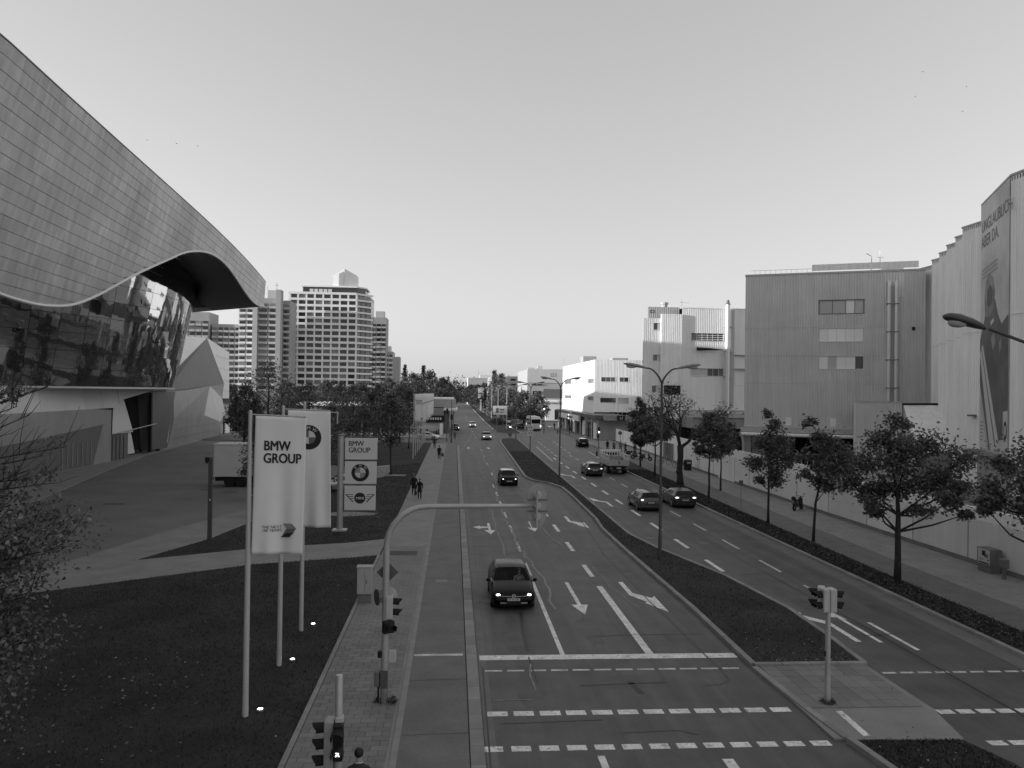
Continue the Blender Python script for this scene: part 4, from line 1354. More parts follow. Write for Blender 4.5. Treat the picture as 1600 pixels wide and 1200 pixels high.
# --- white building whose roadside wall catches the low sun
wb = thing('factory_building', 'low white factory building whose roadside wall glares in the sun', 'building', (34, 180, 0))
cs = Face((29, 211.5), (29, 163))
hs = [(211.5 - 207, 211.5 - 195.4, 11.3, 12.43), (211.5 - 170.9, 211.5 - 163.8, 11.15, 12.2), (211.5 - 207, 211.5 - 195.4, 7.65, 8.56), (211.5 - 170.9, 211.5 - 163.8, 7.55, 8.43)]
cs.wall(MB(), 4.6, 16.05, hs, pitch=.4, depth=.02).build('ribbed_wall', 'clad_white', wb, world=True)
for h in hs:
    cs.window(wb, *h, [(1, 'window_mid')] * 4)
cf = Face((29, 163), (39, 163))
hf = [(1.35, 4.45, 11.5, 12.5), (5.2, 7.2, 11.5, 12.5), (1.25, 4.5, 7.2, 8.15), (4.9, 7.2, 7.0, 8.2)]
# upper and lower strips do not share their columns, so the wall is built in two storeys
cf.wall(MB(), 10, 16.05, hf[:2], pitch=.3, depth=.02).build('ribbed_wall', 'clad_white', wb, world=True)
cf.wall(MB(), 5.2, 10, hf[2:], pitch=.3, depth=.02).build('ribbed_wall', 'clad_white', wb, world=True)
cf.window(wb, *hf[0], [(1, 'window_dark')] * 3)
cf.window(wb, *hf[1], [(1, 'window_dark')] * 2)
cf.window(wb, *hf[2], [(1, 'window_dark')], 'frame_dark')
cf.window(wb, *hf[3], [(1, 'window_pale')] * 2)
MB().poly([(29, 163, 16.05), (42, 163, 16.05), (42, 211.5, 16.05), (29, 211.5, 16.05)]).poly([(29, 163, 4.9), (29, 211.5, 4.7), (42, 211.5, 4.7), (42, 163, 5.2)]).build('roof_deck', 'plinth', wb, world=True)
Face((38.9, 164), (46, 164)).wall(MB(), 0, 13.0, pitch=.3, depth=.02).build('ribbed_wall', 'clad_light', wb, world=True)
for (x0, x1, y, z) in ((25.5, 28.5, 175, 17.0), (31.5, 35, 172, 16.6)):
    MB().box(x0 + 3, x1 + 3, y, y + 4, 16.05, z + .3).build('roof_plant', 'clad_dim', wb, world=True)
MB().box(32.2, 39, 164.5, 165, .0, 5.2).build('glazed_base', 'dark_glass', wb, world=True)
for k in range(7):
    MB().box(32.3 + k * .95, 32.42 + k * .95, 164.3, 164.48, 0, 5.1).build('glazing_bar', 'frame_pale', wb, world=True)
for z in (1.6, 3.3):
    MB().box(32.3, 39, 164.32, 164.46, z, z + .12).build('glazing_bar', 'frame_pale', wb, world=True)
MB().box(29.2, 32.2, 163.5, 165, 0, 5.2).build('base_wall', 'concrete_light', wb, world=True)
MB().box(30, 41, 176, 211, 0, 4.7).build('base_wall', 'concrete', wb, world=True)
MB().tube([(29.3, 212.5, 0), (29.3, 212.5, 18.5)], .07, 5).build('flag_staff', 'pole_grey', wb, world=True)

# --- station pavilion in front of the white building
kp = thing('station_pavilion', 'flat roofed shop pavilion with pale name board in front of the white building', 'kiosk', (28, 175, 0))
MB().prism([(26.5, 148), (33, 148), (33, 205), (26.5, 205)], 4.2, 4.9).build('roof_slab', 'sign_back', kp, world=True)
MB().box(26.1, 26.45, 166, 196, 3.15, 4.25).build('name_board', 'sign_pale', kp, world=True)
for k in range(5):
    MB().box(26.05, 26.09, 174 + k * 1.7, 175.1 + k * 1.7, 3.5, 3.9).build('board_letter', 'ink', kp, world=True)
MB().box(27.4, 33, 149, 204, 0.1, 4.2).build('shop_wall', 'concrete_light', kp, world=True)
for k in range(12):
    MB().box(27.2, 27.38, 150.5 + k * 4.5, 153.6 + k * 4.5, .3, 3.3).build('shop_window', 'window_dark' if k % 3 else 'sign_pale', kp, world=True)
for k in range(8):
    MB().cyl((26.6, 152 + k * 7), .09, 0.1, 4.2, 8).build('column', 'pole_white', kp, world=True)
MB().box(28, 35, 146.5, 147.4, 4.0, 5.0).build('station_sign_beam', 'concrete_light', kp, world=True)
sb = MB().box(30.4, 31.9, 146.35, 146.48, 4.05, 5.0).build('station_sign', 'ink', kp, world=True)
x = MB()
lettering(x, 'U', lambda u, v: (31.15 + u, 146.33, 4.25 + v), .8)
fix(x.build('sign_letter', 'sign_white', sb), kp)

# --- more distant factory blocks
fb = thing('factory_building', 'grey distant factory block with a dark strip, beyond the white building', 'building', (30, 262, 0))
fd = Face((23.9, 260), (48, 260))
MB().faces([(23.9, 260, 0), (48, 260, 0), (48, 260, 17.0), (23.9, 260, 16.7), (23.9, 300, 0), (23.9, 300, 16.7), (48, 300, 17)], [(0, 1, 2, 3), (4, 0, 3, 5), (3, 2, 6, 5)]).build('wall', 'clad_dim', fb, world=True)
fd.box(MB(), 0, 24, 12.3, 16.72, .02, .25).build('upper_band', 'clad_grey', fb, world=True)
fd.box(MB(), 5.4, 24, 7.4, 10.3, .02, .3).build('dark_band', 'cabinet_dark', fb, world=True)
for u0, u1, z0, z1 in ((7.7, 9.4, 14.4, 15.4), (1.8, 3.2, 8.3, 9.6), (3.5, 4.6, 8.3, 9.6), (1.5, 3.0, 11.5, 11.9), (3.4, 5.0, 11.5, 11.9)):
    fd.window(fb, u0, u1, z0, z1, [(1, 'window_dark'), (1, 'window_dark')], 'frame_dark', rec=-.3)
fd.box(MB(), 4.2, 10, 5.9, 6.4, .2, 3).build('canopy', 'clad_white', fb, world=True)
fd.box(MB(), 6, 24, 0, 6.8, .2, 1.5).build('low_wing', 'clad_light', fb, world=True)
fd.box(MB(), 9, 13, .3, 3.6, 1.5, 1.55).build('wing_window', 'window_dark', fb, world=True)
for u0, u1, z in ((.4, 2.6, 17.3), (3.6, 5.2, 17.9), (17, 21, 17.5)):
    fd.box(MB(), u0, u1, 16.7, z, -4, -2).build('roof_plant', 'clad_grey', fb, world=True)
fe = thing('factory_building', 'plain pale far block with scattered small windows behind bare trees', 'building', (22, 322, 0))
fx = Face((15.0, 320), (32, 320))
MB().faces([(15, 320, 0), (32, 320, 0), (32, 320, 15.6), (15, 320, 15.4), (15, 360, 0), (15, 360, 15.4), (32, 360, 15.6)], [(0, 1, 2, 3), (4, 0, 3, 5), (3, 2, 6, 5)]).build('wall', 'clad_dim', fe, world=True)
for (x, z) in ((23.2, 14.2), (24.2, 14.2), (26.8, 14.2), (23.2, 12.2), (24.2, 12.2), (26.8, 12.2), (29.2, 11.0), (26.9, 10.1), (19.5, 12.2), (20.8, 10.2), (29.2, 14.2)):
    fx.window(fe, x - 15 - .45, x - 15 + .45, z - .4, z + .4, [(1, 'window_dark')], 'frame_dark', rec=-.2)
for (x, w, z) in ((19.5, 1.2, 16.6), (25.5, 1.8, 16.5), (22, .8, 16.2)):
    MB().box(x, x + w, 324, 326, 15.3, z).build('roof_plant', 'clad_grey', fe, world=True)
ff = thing('office_building', 'small pale flat block on the skyline beyond the avenue of lamps', 'building', (12, 560, 0))
Face((9.5, 560), (30, 560)).wall(MB(), 0, 19, flat=True).build('wall', 'clad_dim', ff, world=True)
MB().poly([(9.5, 600, 0), (9.5, 560, 0), (9.5, 560, 19), (9.5, 600, 19)]).poly([(9.5, 560, 19), (30, 560, 19), (30, 600, 19), (9.5, 600, 19)]).build('side_wall', 'clad_light', ff, world=True)
MB().box(18, 26, 565, 580, 19, 21).build('roof_plant', 'clad_grey', ff, world=True)
for k in range(3):
    MB().tube([(17 + k * 2.6, 566, 19), (17 + k * 2.6, 566, 24 - k)], .12, 4).build('roof_aerial', 'pole_grey', ff, world=True)

# --- hoarding along the right pavement
hd = thing('hoarding', 'long white boarded site hoarding along the right pavement', 'fence', (28.3, 70, 0))
yj = [14, 19.5, 25, 30.5, 36, 41.4, 46.6, 52.0, 57.6, 63.2, 68.8, 74.4, 80, 85.6, 91.2, 96.8, 102.4, 108, 113.6, 119.2, 124.8, 131, 138, 145]
def hx(y):
    return 28.0 + max(0, y - 60) * 0.022
MB().faces([(hx(y) + dx, y, z) for y in yj for dx in (0, .18) for z in (0.05, .36)], [(i * 4, i * 4 + 1, i * 4 + 5, i * 4 + 4) for i in range(len(yj) - 1)] + [(i * 4 + 1, i * 4 + 3, i * 4 + 7, i * 4 + 5) for i in range(len(yj) - 1)]).build('plinth', 'plinth', hd, world=True)
for i, (a, b) in enumerate(zip(yj[:-1], yj[1:])):
    t = 2.55 if b < 60 else 2.6
    if 79.9 < a < 80.1:
        m = 'hoarding_pale'
    else:
        m = 'hoarding' if a < 64 else 'hoarding_pale' if a < 110 else 'clad_white'
    xa, xb = hx(a) + .03, hx(b) + .03
    q = MB().faces([(xa, a + .03, .37), (xb, b - .03, .37), (xb, b - .03, t), (xa, a + .03, t), (xa + .05, a + .03, .37), (xb + .05, b - .03, .37), (xb + .05, b - .03, t), (xa + .05, a + .03, t)],
                   [(0, 3, 2, 1), (4, 5, 6, 7), (3, 7, 6, 2), (0, 1, 5, 4), (0, 4, 7, 3), (1, 2, 6, 5)])
    q.build('board_panel', m, hd, world=True)
    MB().box(xa - .012, xa + .02, a - .018, a + .018, 0.37, t).build('joint_strip', 'cabinet_dark', hd, world=True)
    if i % 1 == 0:
        MB().box(xa + .052, xa + .14, a - .06, a + .06, 0.05, t - .02).build('post', 'cabinet_dark', hd, world=True)
q = MB()
for a, b, z0, z1 in ((14, 63, 2.5, 3.0), (63, 109, 2.5, 3.35)):
    q.faces([(hx(a) + .75, a, 0), (hx(b) + .75, b, 0), (hx(b) + .75, b, z1), (hx(a) + .75, a, z1), (hx(a) + 1.0, a, z1), (hx(b) + 1.0, b, z1), (hx(a) + 1.0, a, 0), (hx(b) + 1.0, b, 0)],
            [(0, 3, 2, 1), (3, 4, 5, 2), (4, 6, 7, 5), (0, 6, 4, 3), (1, 2, 5, 7)])
q.build('rear_wall', 'hoarding_pale', hd, world=True)
g0, g1 = 78.2, 83.4
MB().box(hx(80) - .06, hx(80) - .02, 78.6, 81.0, .2, 2.75).build('gate_leaf', 'clad_white', hd, world=True)
MB().box(hx(80) - .06, hx(80) - .02, 81.05, 83.4, .2, 2.75).build('gate_leaf', 'clad_white', hd, world=True)
for k in range(6):
    MB().box(hx(104) - .05, hx(104) - .01, 103 + k * .9, 103.5 + k * .9, .4, 2.5).build('dark_board', 'cabinet_dark', hd, world=True)

# ------------------------------------------------------------------ tower blocks behind the trees on the left
def piece_window(root, face, src_cache, u, z, w, h, m, out=0.06, name='window'):
    key = (round(w, 2), round(h, 2), m, round(face.u.x, 3), round(face.u.y, 3))
    if key not in src_cache:
        q = MB()
        uu = face.u
        q.obox((0, 0, 0), (uu.x * w / 2, uu.y * w / 2, 0), (face.n.x * .05, face.n.y * .05, 0), (0, 0, h / 2))
        src_cache[key] = q.build(name, m, root)
        o = src_cache[key]
    else:
        o = inst(src_cache[key], name, root)
    p = Vector(face.p(u, z, out)) - root.location
    o.location = p
    return o


ot = thing('office_tower', 'white banded office tower with a pale gabled rooftop box', 'building', (-68, 440, 0))
oc = {}
fF = Face((-85.5, 420), (-52.3, 420))
fS = Face((-52.3, 420), (-45.0, 428))
depth = 24
mb = MB()
pl = [(-85.5, 420), (-52.3, 420), (-45.0, 428), (-45.0, 444), (-85.5, 444)]
mb.prism(pl, 0, 57.2)
mb.build('core', 'window_dark', ot, world=True)
FH = 3.2
z0 = 5.0
nfl = 17
for k in range(nfl + 1):
    z = z0 + k * FH
    q = MB()
    fF.box(q, -1.2, fF.L + .5, z - .62, z + .55, -.5, 1.0)
    fS.box(q, -.4, fS.L + .6, z - .5, z + .38, -.5, .95)
    q.build('floor_band', 'tower_white', ot, world=True)
for k in range(nfl):
    z = z0 + k * FH + .55 + 1.0
    for j in range(8):
        u = 1.6 + j * 4.3
        piece_window(ot, fF, oc, u, z, 3.1, 1.9, 'window_dark' if rng.random() < .75 else 'window_mid', .12)
    for j in range(3):
        piece_window(ot, fS, oc, 1.9 + j * 3.4, z, 2.5, 1.9, 'window_mid', .1)
for j in range(9):
    fF.box(MB(), -.95 + j * 4.3, -.15 + j * 4.3, z0, z0 + nfl * FH, .0, .85).build('mullion_pier', 'tower_white', ot, world=True)
MB().prism([(-80, 423), (-52, 423), (-48, 428), (-48, 442), (-80, 442)], 58.5, 63.0).build('penthouse', 'window_dark', ot, world=True)
for j in range(5):
    fF.box(MB(), 9 + j * 2.4, 10.9 + j * 2.4, 59.6, 62, -2.98, -2.8).build('penthouse_window', 'frame_pale', ot, world=True)
MB().prism([(-80.6, 422.3), (-51.7, 422.3), (-47.3, 427.8), (-47.3, 442.5), (-80.6, 442.5)], 63.0, 63.7).build('roof_slab', 'tower_white', ot, world=True)
MB().prism(pl, 57.2, 58.5).build('roof_slab', 'tower_mid', ot, world=True)
MB().faces([(-64.8, 424, 63.7), (-58.6, 423, 63.7), (-52.6, 426, 63.7), (-52.6, 434, 63.7), (-64.8, 434, 63.7), (-64.8, 424, 69.5), (-58.6, 423, 73), (-52.6, 426, 70), (-52.6, 434, 70), (-64.8, 434, 69.5)],
           [(0, 1, 6, 5), (1, 2, 7, 6), (2, 3, 8, 7), (3, 4, 9, 8), (4, 0, 5, 9), (5, 6, 7, 8, 9)]).build('rooftop_box', 'tower_white', ot, world=True)
MB().faces([(-61.5, 423.2, 64), (-59.0, 422.85, 64), (-59.0, 422.85, 71.5), (-61.5, 423.2, 70.3)], [(0, 1, 2, 3)]).build('rooftop_door', 'tower_grey', ot, world=True)


def flats(name, label, x0, x1, y, top, base, cols, wallm, balm='tower_mid', dep=16, side=None, step=None):
    """block of flats with a balcony and a window per flat"""
    t = thing(name, label, 'building', ((x0 + x1) / 2, y, 0))
    f = Face((x0, y), (x1, y))
    MB().prism([(x0, y), (x1, y), (x1 + (2 if side else 0), y + dep), (x0, y + dep)], 0, top).build('wall', wallm, t, world=True)
    cw = (x1 - x0) / cols
    n = int((top - base - 1) / 2.9)
    cache = {}
    for k in range(n):
        z = base + k * 2.9
        for j in range(cols):
            u = (j + .5) * cw
            piece_window(t, f, cache, u, z + 1.5, cw * .72, 1.75, 'window_dark' if rng.random() < .7 else 'window_mid', .1)
            ck = ('b', round(cw, 2))
            if ck not in cache:
                q = MB()
                q.box(-cw * .44, cw * .44, -1.2, 0, -.12, .02)
                q.box(-cw * .44, cw * .44, -1.25, -1.12, -.12, .88)
                q.box(-cw * .44, -cw * .40, -1.2, 0, -.12, .88)
                q.box(cw * .40, cw * .44, -1.2, 0, -.12, .88)
                cache[ck] = q.build('balcony', balm, t)
                o = cache[ck]
            else:
                o = inst(cache[ck], 'balcony', t)
            o.location = Vector(f.p(u, z, 0)) - t.location
    return t


flats('apartment_block', 'stepped grey apartment block rising behind the steel hall', -134, -121.5, 402, 46.6, 8, 4, 'tower_grey')
flats('apartment_block', 'lower apartment block with regular small balconies beside the faceted block', -120.5, -106.5, 404, 41, 8, 5, 'tower_grey')
flats('apartment_block', 'pale apartment wing just under the tip of the hall roof', -106, -98.6, 398, 50, 8, 2, 'tower_mid', 'tower_white')
ab = flats('apartment_block', 'apartment block with plain concrete flank between hall tip and office tower', -96.2, -86.4, 396, 53.5, 8, 2, 'tower_grey', 'tower_mid')
MB().box(-98.5, -96.2, 394, 398, 0, 50.5).build('stair_tower', 'tower_mid', ab, world=True)
MB().box(-92.8, -87.5, 400, 408, 53.5, 58).build('lift_house', 'tower_mid', ab, world=True)
MB().box(-87.2, -84.9, 393, 399, 0, 57.5).build('stair_tower', 'tower_grey', ab, world=True)
MB().tube([(-88.6, 401, 58), (-88.6, 401, 62)], .12, 4).tube([(-89.4, 401, 60.5), (-87.8, 401, 60.5)], .1, 4).tube([(-93, 401, 58), (-93, 401, 60)], .1, 4).build('roof_aerial', 'pole_grey', ab, world=True)
flats('apartment_block', 'apartment block with stacked balconies touching the left side of the office tower', -84.9, -81.8, 400, 53, 8, 1, 'tower_grey', 'tower_mid')
ac = flats('apartment_block', 'slim terraced apartment block at the right shoulder of the office tower', -49, -40.4, 470, 52, 8, 3, 'tower_grey', 'tower_mid')
MB().box(-47, -42, 474, 480, 52, 56).build('lift_house', 'tower_mid', ac, world=True)
ad = flats('apartment_block', 'small apartment block standing alone above the dark trees', -44.8, -37, 480, 32.5, 8, 3, 'tower_mid', 'tower_white')
MB().box(-37, -33.0, 482, 492, 0, 29.5).build('side_wing', 'tower_mid', ad, world=True)
MB().box(-44, -38.5, 484, 490, 32.5, 36).build('lift_house', 'tower_white', ad, world=True)

# low pavilions by the road
sh = thing('roadside_shop', 'low shop with dark fascia and pale flat canopy left of the road', 'shop', (-4, 168, 0))
MB().box(-9, -2.2, 166, 180, 0.05, 5.4).build('wall', 'concrete', sh, world=True)
MB().box(-9.5, 0.8, 170, 186, 4.95, 5.4).build('canopy', 'clad_light', sh, world=True)
MB().box(-9, .4, 176, 200, 5.5, 7.3).build('upper_storey', 'cabinet_dark', sh, world=True)
MB().box(-9.3, .0, 176, 200, 7.3, 7.6).build('roof_slab', 'clad_dim', sh, world=True)
MB().box(-6.0, -2.0, 164.8, 166, 2.7, 4.0).build('fascia', 'black', sh, world=True)
for k in range(6):
    MB().box(-5.4 + k * .5, -5.1 + k * .5, 164.72, 164.8, 3.15, 3.6).build('fascia_letter', 'sign_white', sh, world=True)
MB().box(-6.6, -2.2, 165.6, 165.98, .2, 2.5).build('shop_window', 'window_pale', sh, world=True)
for k in range(9):
    MB().box(-6.5 + k * .46, -6.25 + k * .46, 164.9, 165.5, .1, .7 + .5 * rng.random()).build('display_stand', 'cloth_mid' if k % 2 else 'window_dark', sh, world=True)
MB().box(-2.9, -2.3, 164.6, 165.0, .05, 2.4).build('pillar', 'clad_white', sh, world=True)
for x in (-1.6, -.1):
    MB().box(x - .15, x + .15, 171, 171.4, 0, 4.9).build('canopy_post', 'pole_grey', sh, world=True)
MB().box(-2.1, -1.0, 172, 178, .05, 4.9).build('kiosk_wall', 'brick', sh, world=True)
pv = thing('park_pavilion', 'long flat pavilion with bright roof edge among the trees', 'building', (-23, 175, 0))
MB().prism([(-33.5, 172), (-12, 172), (-9, 188), (-33, 188)], 5.6, 6.3).build('roof_slab', 'clad_white', pv, world=True)
MB().box(-32, -26, 174, 186, 0, 5.6).build('wall', 'concrete_light', pv, world=True)
MB().box(-26, -12, 175, 186, 3.6, 5.6).build('upper_wall', 'concrete', pv, world=True)
MB().box(-25.9, -12.1, 176, 185, 0.1, 3.6).build('glazing', 'dark_glass', pv, world=True)
for k in range(8):
    MB().box(-26 + k * 2, -25.85 + k * 2, 174.7, 174.9, 0, 3.6).build('column', 'pole_white', pv, world=True)

# ------------------------------------------------------------------ trees
def leaf_cloud(r, centres, sig, n, size, squash=0.8, droop=0.5):
    """n leaves around the cluster centres -> (n*4,3) vertices"""
    k = len(centres)
    ci = r.integers(0, k, n)
    p = centres[ci] + np.clip(r.normal(0, 1, (n, 3)), -2.0, 2.0) * sig[ci][:, None] * np.array([1, 1, squash])
    s = size * r.uniform(0.55, 1.25, n)
    # leaf frame
    nrm = r.normal(0, 1, (n, 3)); nrm[:, 2] = np.abs(nrm[:, 2]) + droop
    nrm /= np.linalg.norm(nrm, axis=1)[:, None]
    t = r.normal(0, 1, (n, 3)); t -= nrm * (t * nrm).sum(1)[:, None]
    t /= np.linalg.norm(t, axis=1)[:, None] + 1e-9
    b = np.cross(nrm, t)
    v = np.zeros((n, 4, 3))
    v[:, 0] = p - t * s[:, None]
    v[:, 1] = p + b * s[:, None] * .62 + nrm * s[:, None] * .18
    v[:, 2] = p + t * s[:, None]
    v[:, 3] = p - b * s[:, None] * .62 + nrm * s[:, None] * .18
    return v.reshape(-1, 3)


def tree(name, label, loc, h, r_crown, z_lo, seed, nleaf=2500, leaf=0.12, tr=0.09, ncl=34, m='leaf', bark='bark', group=None, lean=(0, 0), sig=0.42, top_taper=0.55, bare=0, fork=None, shift=(0, 0)):
    """tapered trunk, limbs reaching to leaf clusters spread through an uneven crown"""
    r = np.random.default_rng(seed)
    t = thing(name, label, 'tree', loc, 0, group)
    H = h
    def axis(z):
        q = z / H
        return np.array([lean[0] * q * q * H + .06 * math.sin(seed + z * 1.3), lean[1] * q * q * H + .05 * math.cos(seed * 2 + z * 1.1), z])
    trunk = MB()
    ztop = z_lo + (H - z_lo) * (0.8 if fork is None else 0.55)
    zs = np.linspace(0, ztop, 8)
    trunk.tube([axis(z) for z in zs], [tr * (1.25 if i == 0 else 1.0) * (1 - .72 * z / H) for i, z in enumerate(zs)], 8)
    cent, sg = [], []
    limbs = MB()
    for i in range(ncl):
        q = (i + r.uniform(.2, .8)) / ncl
        z = z_lo + (H - z_lo) * q
        prof = math.sin(min(1, (q + .12) / .5) * PI / 2) if q < .38 else (1 - ((q - .38) / .62) ** 1.6) * (1 - top_taper * .15) + .06
        ang = i * 2.4 + r.uniform(-.7, .7)
        rad = r_crown * prof * r.uniform(.35, 1.08)
        a = axis(z)
        c = np.array([a[0] + math.cos(ang) * rad + shift[0] * q, a[1] + math.sin(ang) * rad + shift[1] * q, z + r.normal(0, .12) * r_crown * .3])
        cent.append(c); sg.append(sig * r.uniform(.6, 1.25) * (1 if q < .8 else .65))
        zb = max(z_lo * r.uniform(.75, 1.05), z - rad * r.uniform(.5, 1.1) - .1)
        zb = min(zb, ztop * .98)
        s = axis(zb)
        mid = (s + c) / 2 + np.array([0, 0, -.08 * rad]) + r.normal(0, .05, 3) * rad
        lr = max(.012, tr * .42 * (1 - .6 * q))
        limbs.tube([s, mid, c], [lr, lr * .65, lr * .25], 5, False)
        for k in range(bare):
            d = r.normal(0, 1, 3); d[2] = abs(d[2]) * .8 + .3
            d *= r.uniform(.4, 1.0) * r_crown * .35 / np.linalg.norm(d)
            limbs.tube([c * .7 + mid * .3, c + d * .5, c + d], [lr * .4, lr * .25, lr * .12], 4, False)
    trunk.build('trunk', bark, t, smooth='all')
    limbs.build('limbs', bark, t, smooth='all')
    if nleaf:
        v = leaf_cloud(r, np.array(cent), np.array(sg), nleaf, leaf)
        o = fast_mesh('crown', v, 4, m)
        o.parent = t
    return t


G_R = 'street trees along the right verge'
def lobe_tree(label, loc, lobes, seed, trunk, tr=.1, leaf=.1, per=520, m='leaf', depth=.8):
    """tree whose crown is the listed lobes (dx, z, radius); each lobe hangs on its own limb"""
    r = np.random.default_rng(seed)
    t = thing('maple_tree', label, 'tree', loc, 0, G_R)
    MB().tube(trunk, [tr * (1.25, 1.0, .9, .75, .55, .35, .2)[i] for i in range(len(trunk))], 8).build('trunk', 'bark', t, smooth='all')
    lm = MB()
    cs, ss, wt = [], [], []
    tp = [Vector(p) for p in trunk]
    for (dx, z, rad) in lobes:
        rad = rad * 1.12
        c = np.array([dx, r.uniform(-1, 1) * depth, z])
        j = min(range(1, len(tp)), key=lambda k: abs(tp[k].z - (z - abs(dx) * .3 - .5)))
        s = np.array(tp[j])
        mid = (s + c) / 2 + np.array([0, 0, -.1]) + r.normal(0, .07, 3)
        lm.tube([s, mid, c], [tr * .42, tr * .3, tr * .12], 5, False)
        for k in range(max(5, int(rad * 13))):
            d = r.normal(0, 1, 3)
            d *= rad * r.uniform(.35, 1.0) / np.linalg.norm(d)
            d[2] *= .72
            p = c + d
            lm.tube([mid * .35 + c * .65, c + d * .5, p], [tr * .12, tr * .08, tr * .04], 4, False)
            cs.append(p); ss.append(rad * r.uniform(.2, .42))
    lm.build('limbs', 'bark', t, smooth='all')
    n = int(per * sum(l[2] ** 2 for l in lobes) * 4.1)
    v = np.concatenate([leaf_cloud(r, np.array(cs), np.array(ss), int(n * .72), leaf, squash=.75, droop=.35), leaf_cloud(r, np.array(cs), np.array(ss) * 1.6, int(n * .28), leaf, squash=.8, droop=.35)])
    o = fast_mesh('crown', v, 4, m)
    o.parent = t
    return t


lobe_tree('spreading dark maple with forked trunk on the verge, nearest whole tree on the right', (21.55, 37.1, .1),
          [(-.5, 7.7, .45), (-.65, 6.9, .65), (-.1, 6.3, .9), (1.0, 6.6, .6), (1.8, 6.5, .75), (2.6, 5.7, .8), (-1.6, 5.6, .75), (-2.3, 4.8, .6), (.3, 5.3, 1.0), (1.5, 4.7, .85), (2.7, 3.9, .6), (-.9, 4.1, .7), (.7, 3.6, .45), (-1.9, 3.7, .4), (3.1, 4.7, .5), (.1, 4.4, .7), (3.3, 3.3, .3), (-.6, 3.3, .35)],
          3, [(0, 0, 0), (.02, 0, 1.2), (.0, 0, 2.4), (.05, .05, 3.2), (-.05, 0, 4.3), (-.3, 0, 5.6), (-.5, 0, 7.0)], .15, .105, 330)
lobe_tree('slim young tree with a crooked stem, partly behind the big right maple', (22.0, 47.1, .1),
          [(.0, 7.3, .32), (.2, 6.2, .55), (.95, 5.9, .8), (1.8, 5.2, .8), (.2, 4.8, .75), (1.1, 4.4, .8), (.3, 3.7, .5), (1.3, 3.5, .5), (-.5, 5.3, .45), (-.6, 4.2, .4)],
          4, [(0, 0, 0), (.05, 0, 1.2), (.12, 0, 2.4), (.3, 0, 3.2), (.4, 0, 4.4), (.3, 0, 5.6), (.05, 0, 7.0)], .085, .11, 330)
lobe_tree('narrow pointed young tree with straight stem before the grey factory', (21.8, 53.6, .1),
          [(0, 7.7, .3), (0, 6.9, .45), (.4, 6.2, .65), (-.75, 5.65, .55), (0, 5.4, .75), (.9, 5.8, .5), (-1.1, 4.3, .55), (-.1, 4.4, .75), (.85, 4.6, .65), (0, 3.5, .65), (.5, 3.0, .45), (-.5, 3.0, .35)],
          5, [(0, 0, 0), (.0, 0, 1.2), (.02, 0, 2.4), (.0, 0, 3.4), (.03, 0, 4.6), (.0, 0, 6.0), (0, 0, 7.4)], .085, .11, 340)
lobe_tree('slender tree just right of the old gnarled tree', (22.1, 67.4, .1),
          [(-.4, 4.9, .75), (.3, 6.2, .8), (1.0, 5.4, .75), (1.35, 4.35, .65), (.5, 3.8, .65), (-.6, 3.9, .55), (-1.1, 5.6, .5), (.0, 7.1, .4), (-1.2, 4.5, .4)],
          6, [(0, 0, 0), (.04, 0, 1.2), (.0, 0, 2.4), (.05, 0, 3.4), (.1, 0, 4.6), (.15, 0, 5.6), (.1, 0, 6.8)], .09, .125, 300)
lobe_tree('maple branches hanging into the picture at the right edge', (22.4, 29.0, .1),
          [(-1.7, 6.4, .3), (-2.0, 5.4, .4), (-1.35, 5.1, .5), (-1.6, 4.6, .35), (-.8, 6.0, .8), (0, 6.8, .9), (.8, 6, .9), (-.7, 5.0, .7), (.9, 4.6, .9), (0, 5.4, 1.0), (-2.5, 5.1, .25)],
          12, [(0, 0, 0), (.0, 0, 1.2), (.02, 0, 2.4), (.0, 0, 3.2), (.03, 0, 4.4), (.0, 0, 5.4), (0, 0, 6.6)], .12, .095, 340)
ST = [(0, 0, 0), (.0, 0, 1.1), (.03, 0, 2.2), (.0, 0, 3.2), (.04, 0, 4.3), (.0, 0, 5.4), (0, 0, 6.6)]
lobe_tree('thin tree close to the hoarding gate, crown merging with its neighbour', (24.9, 72.5, .12),
          [(0, 6.7, .4), (.5, 5.9, .6), (-.6, 5.6, .65), (1.1, 5.0, .6), (-.1, 4.9, .7), (-1.2, 4.5, .5), (.6, 4.0, .6), (-.4, 3.7, .5), (1.4, 4.2, .4)], 8, ST, .08, .125, 300)
lobe_tree('round grey green tree left of the old gnarled tree', (22.0, 85.5, .1),
          [(0, 7.2, .5), (.7, 6.4, .7), (-.8, 6.2, .75), (1.4, 5.4, .65), (0, 5.3, .9), (-1.5, 5.0, .6), (.7, 4.4, .7), (-.7, 4.1, .6), (1.6, 4.4, .45), (-1.7, 4.2, .35)], 9, ST, .1, .14, 250, 'leaf_pale')
lobe_tree('dense dark narrow tree above the flatbed lorry', (23.0, 96.5, .1),
          [(0, 8.0, .4), (.2, 7.2, .6), (-.5, 6.5, .7), (.6, 6.2, .65), (0, 5.4, .9), (-.9, 5.0, .7), (.9, 4.8, .7), (0, 4.1, .85), (-.7, 3.5, .6), (.7, 3.3, .6), (0, 2.8, .5)], 10, ST, .1, .15, 300, 'leaf_dark')

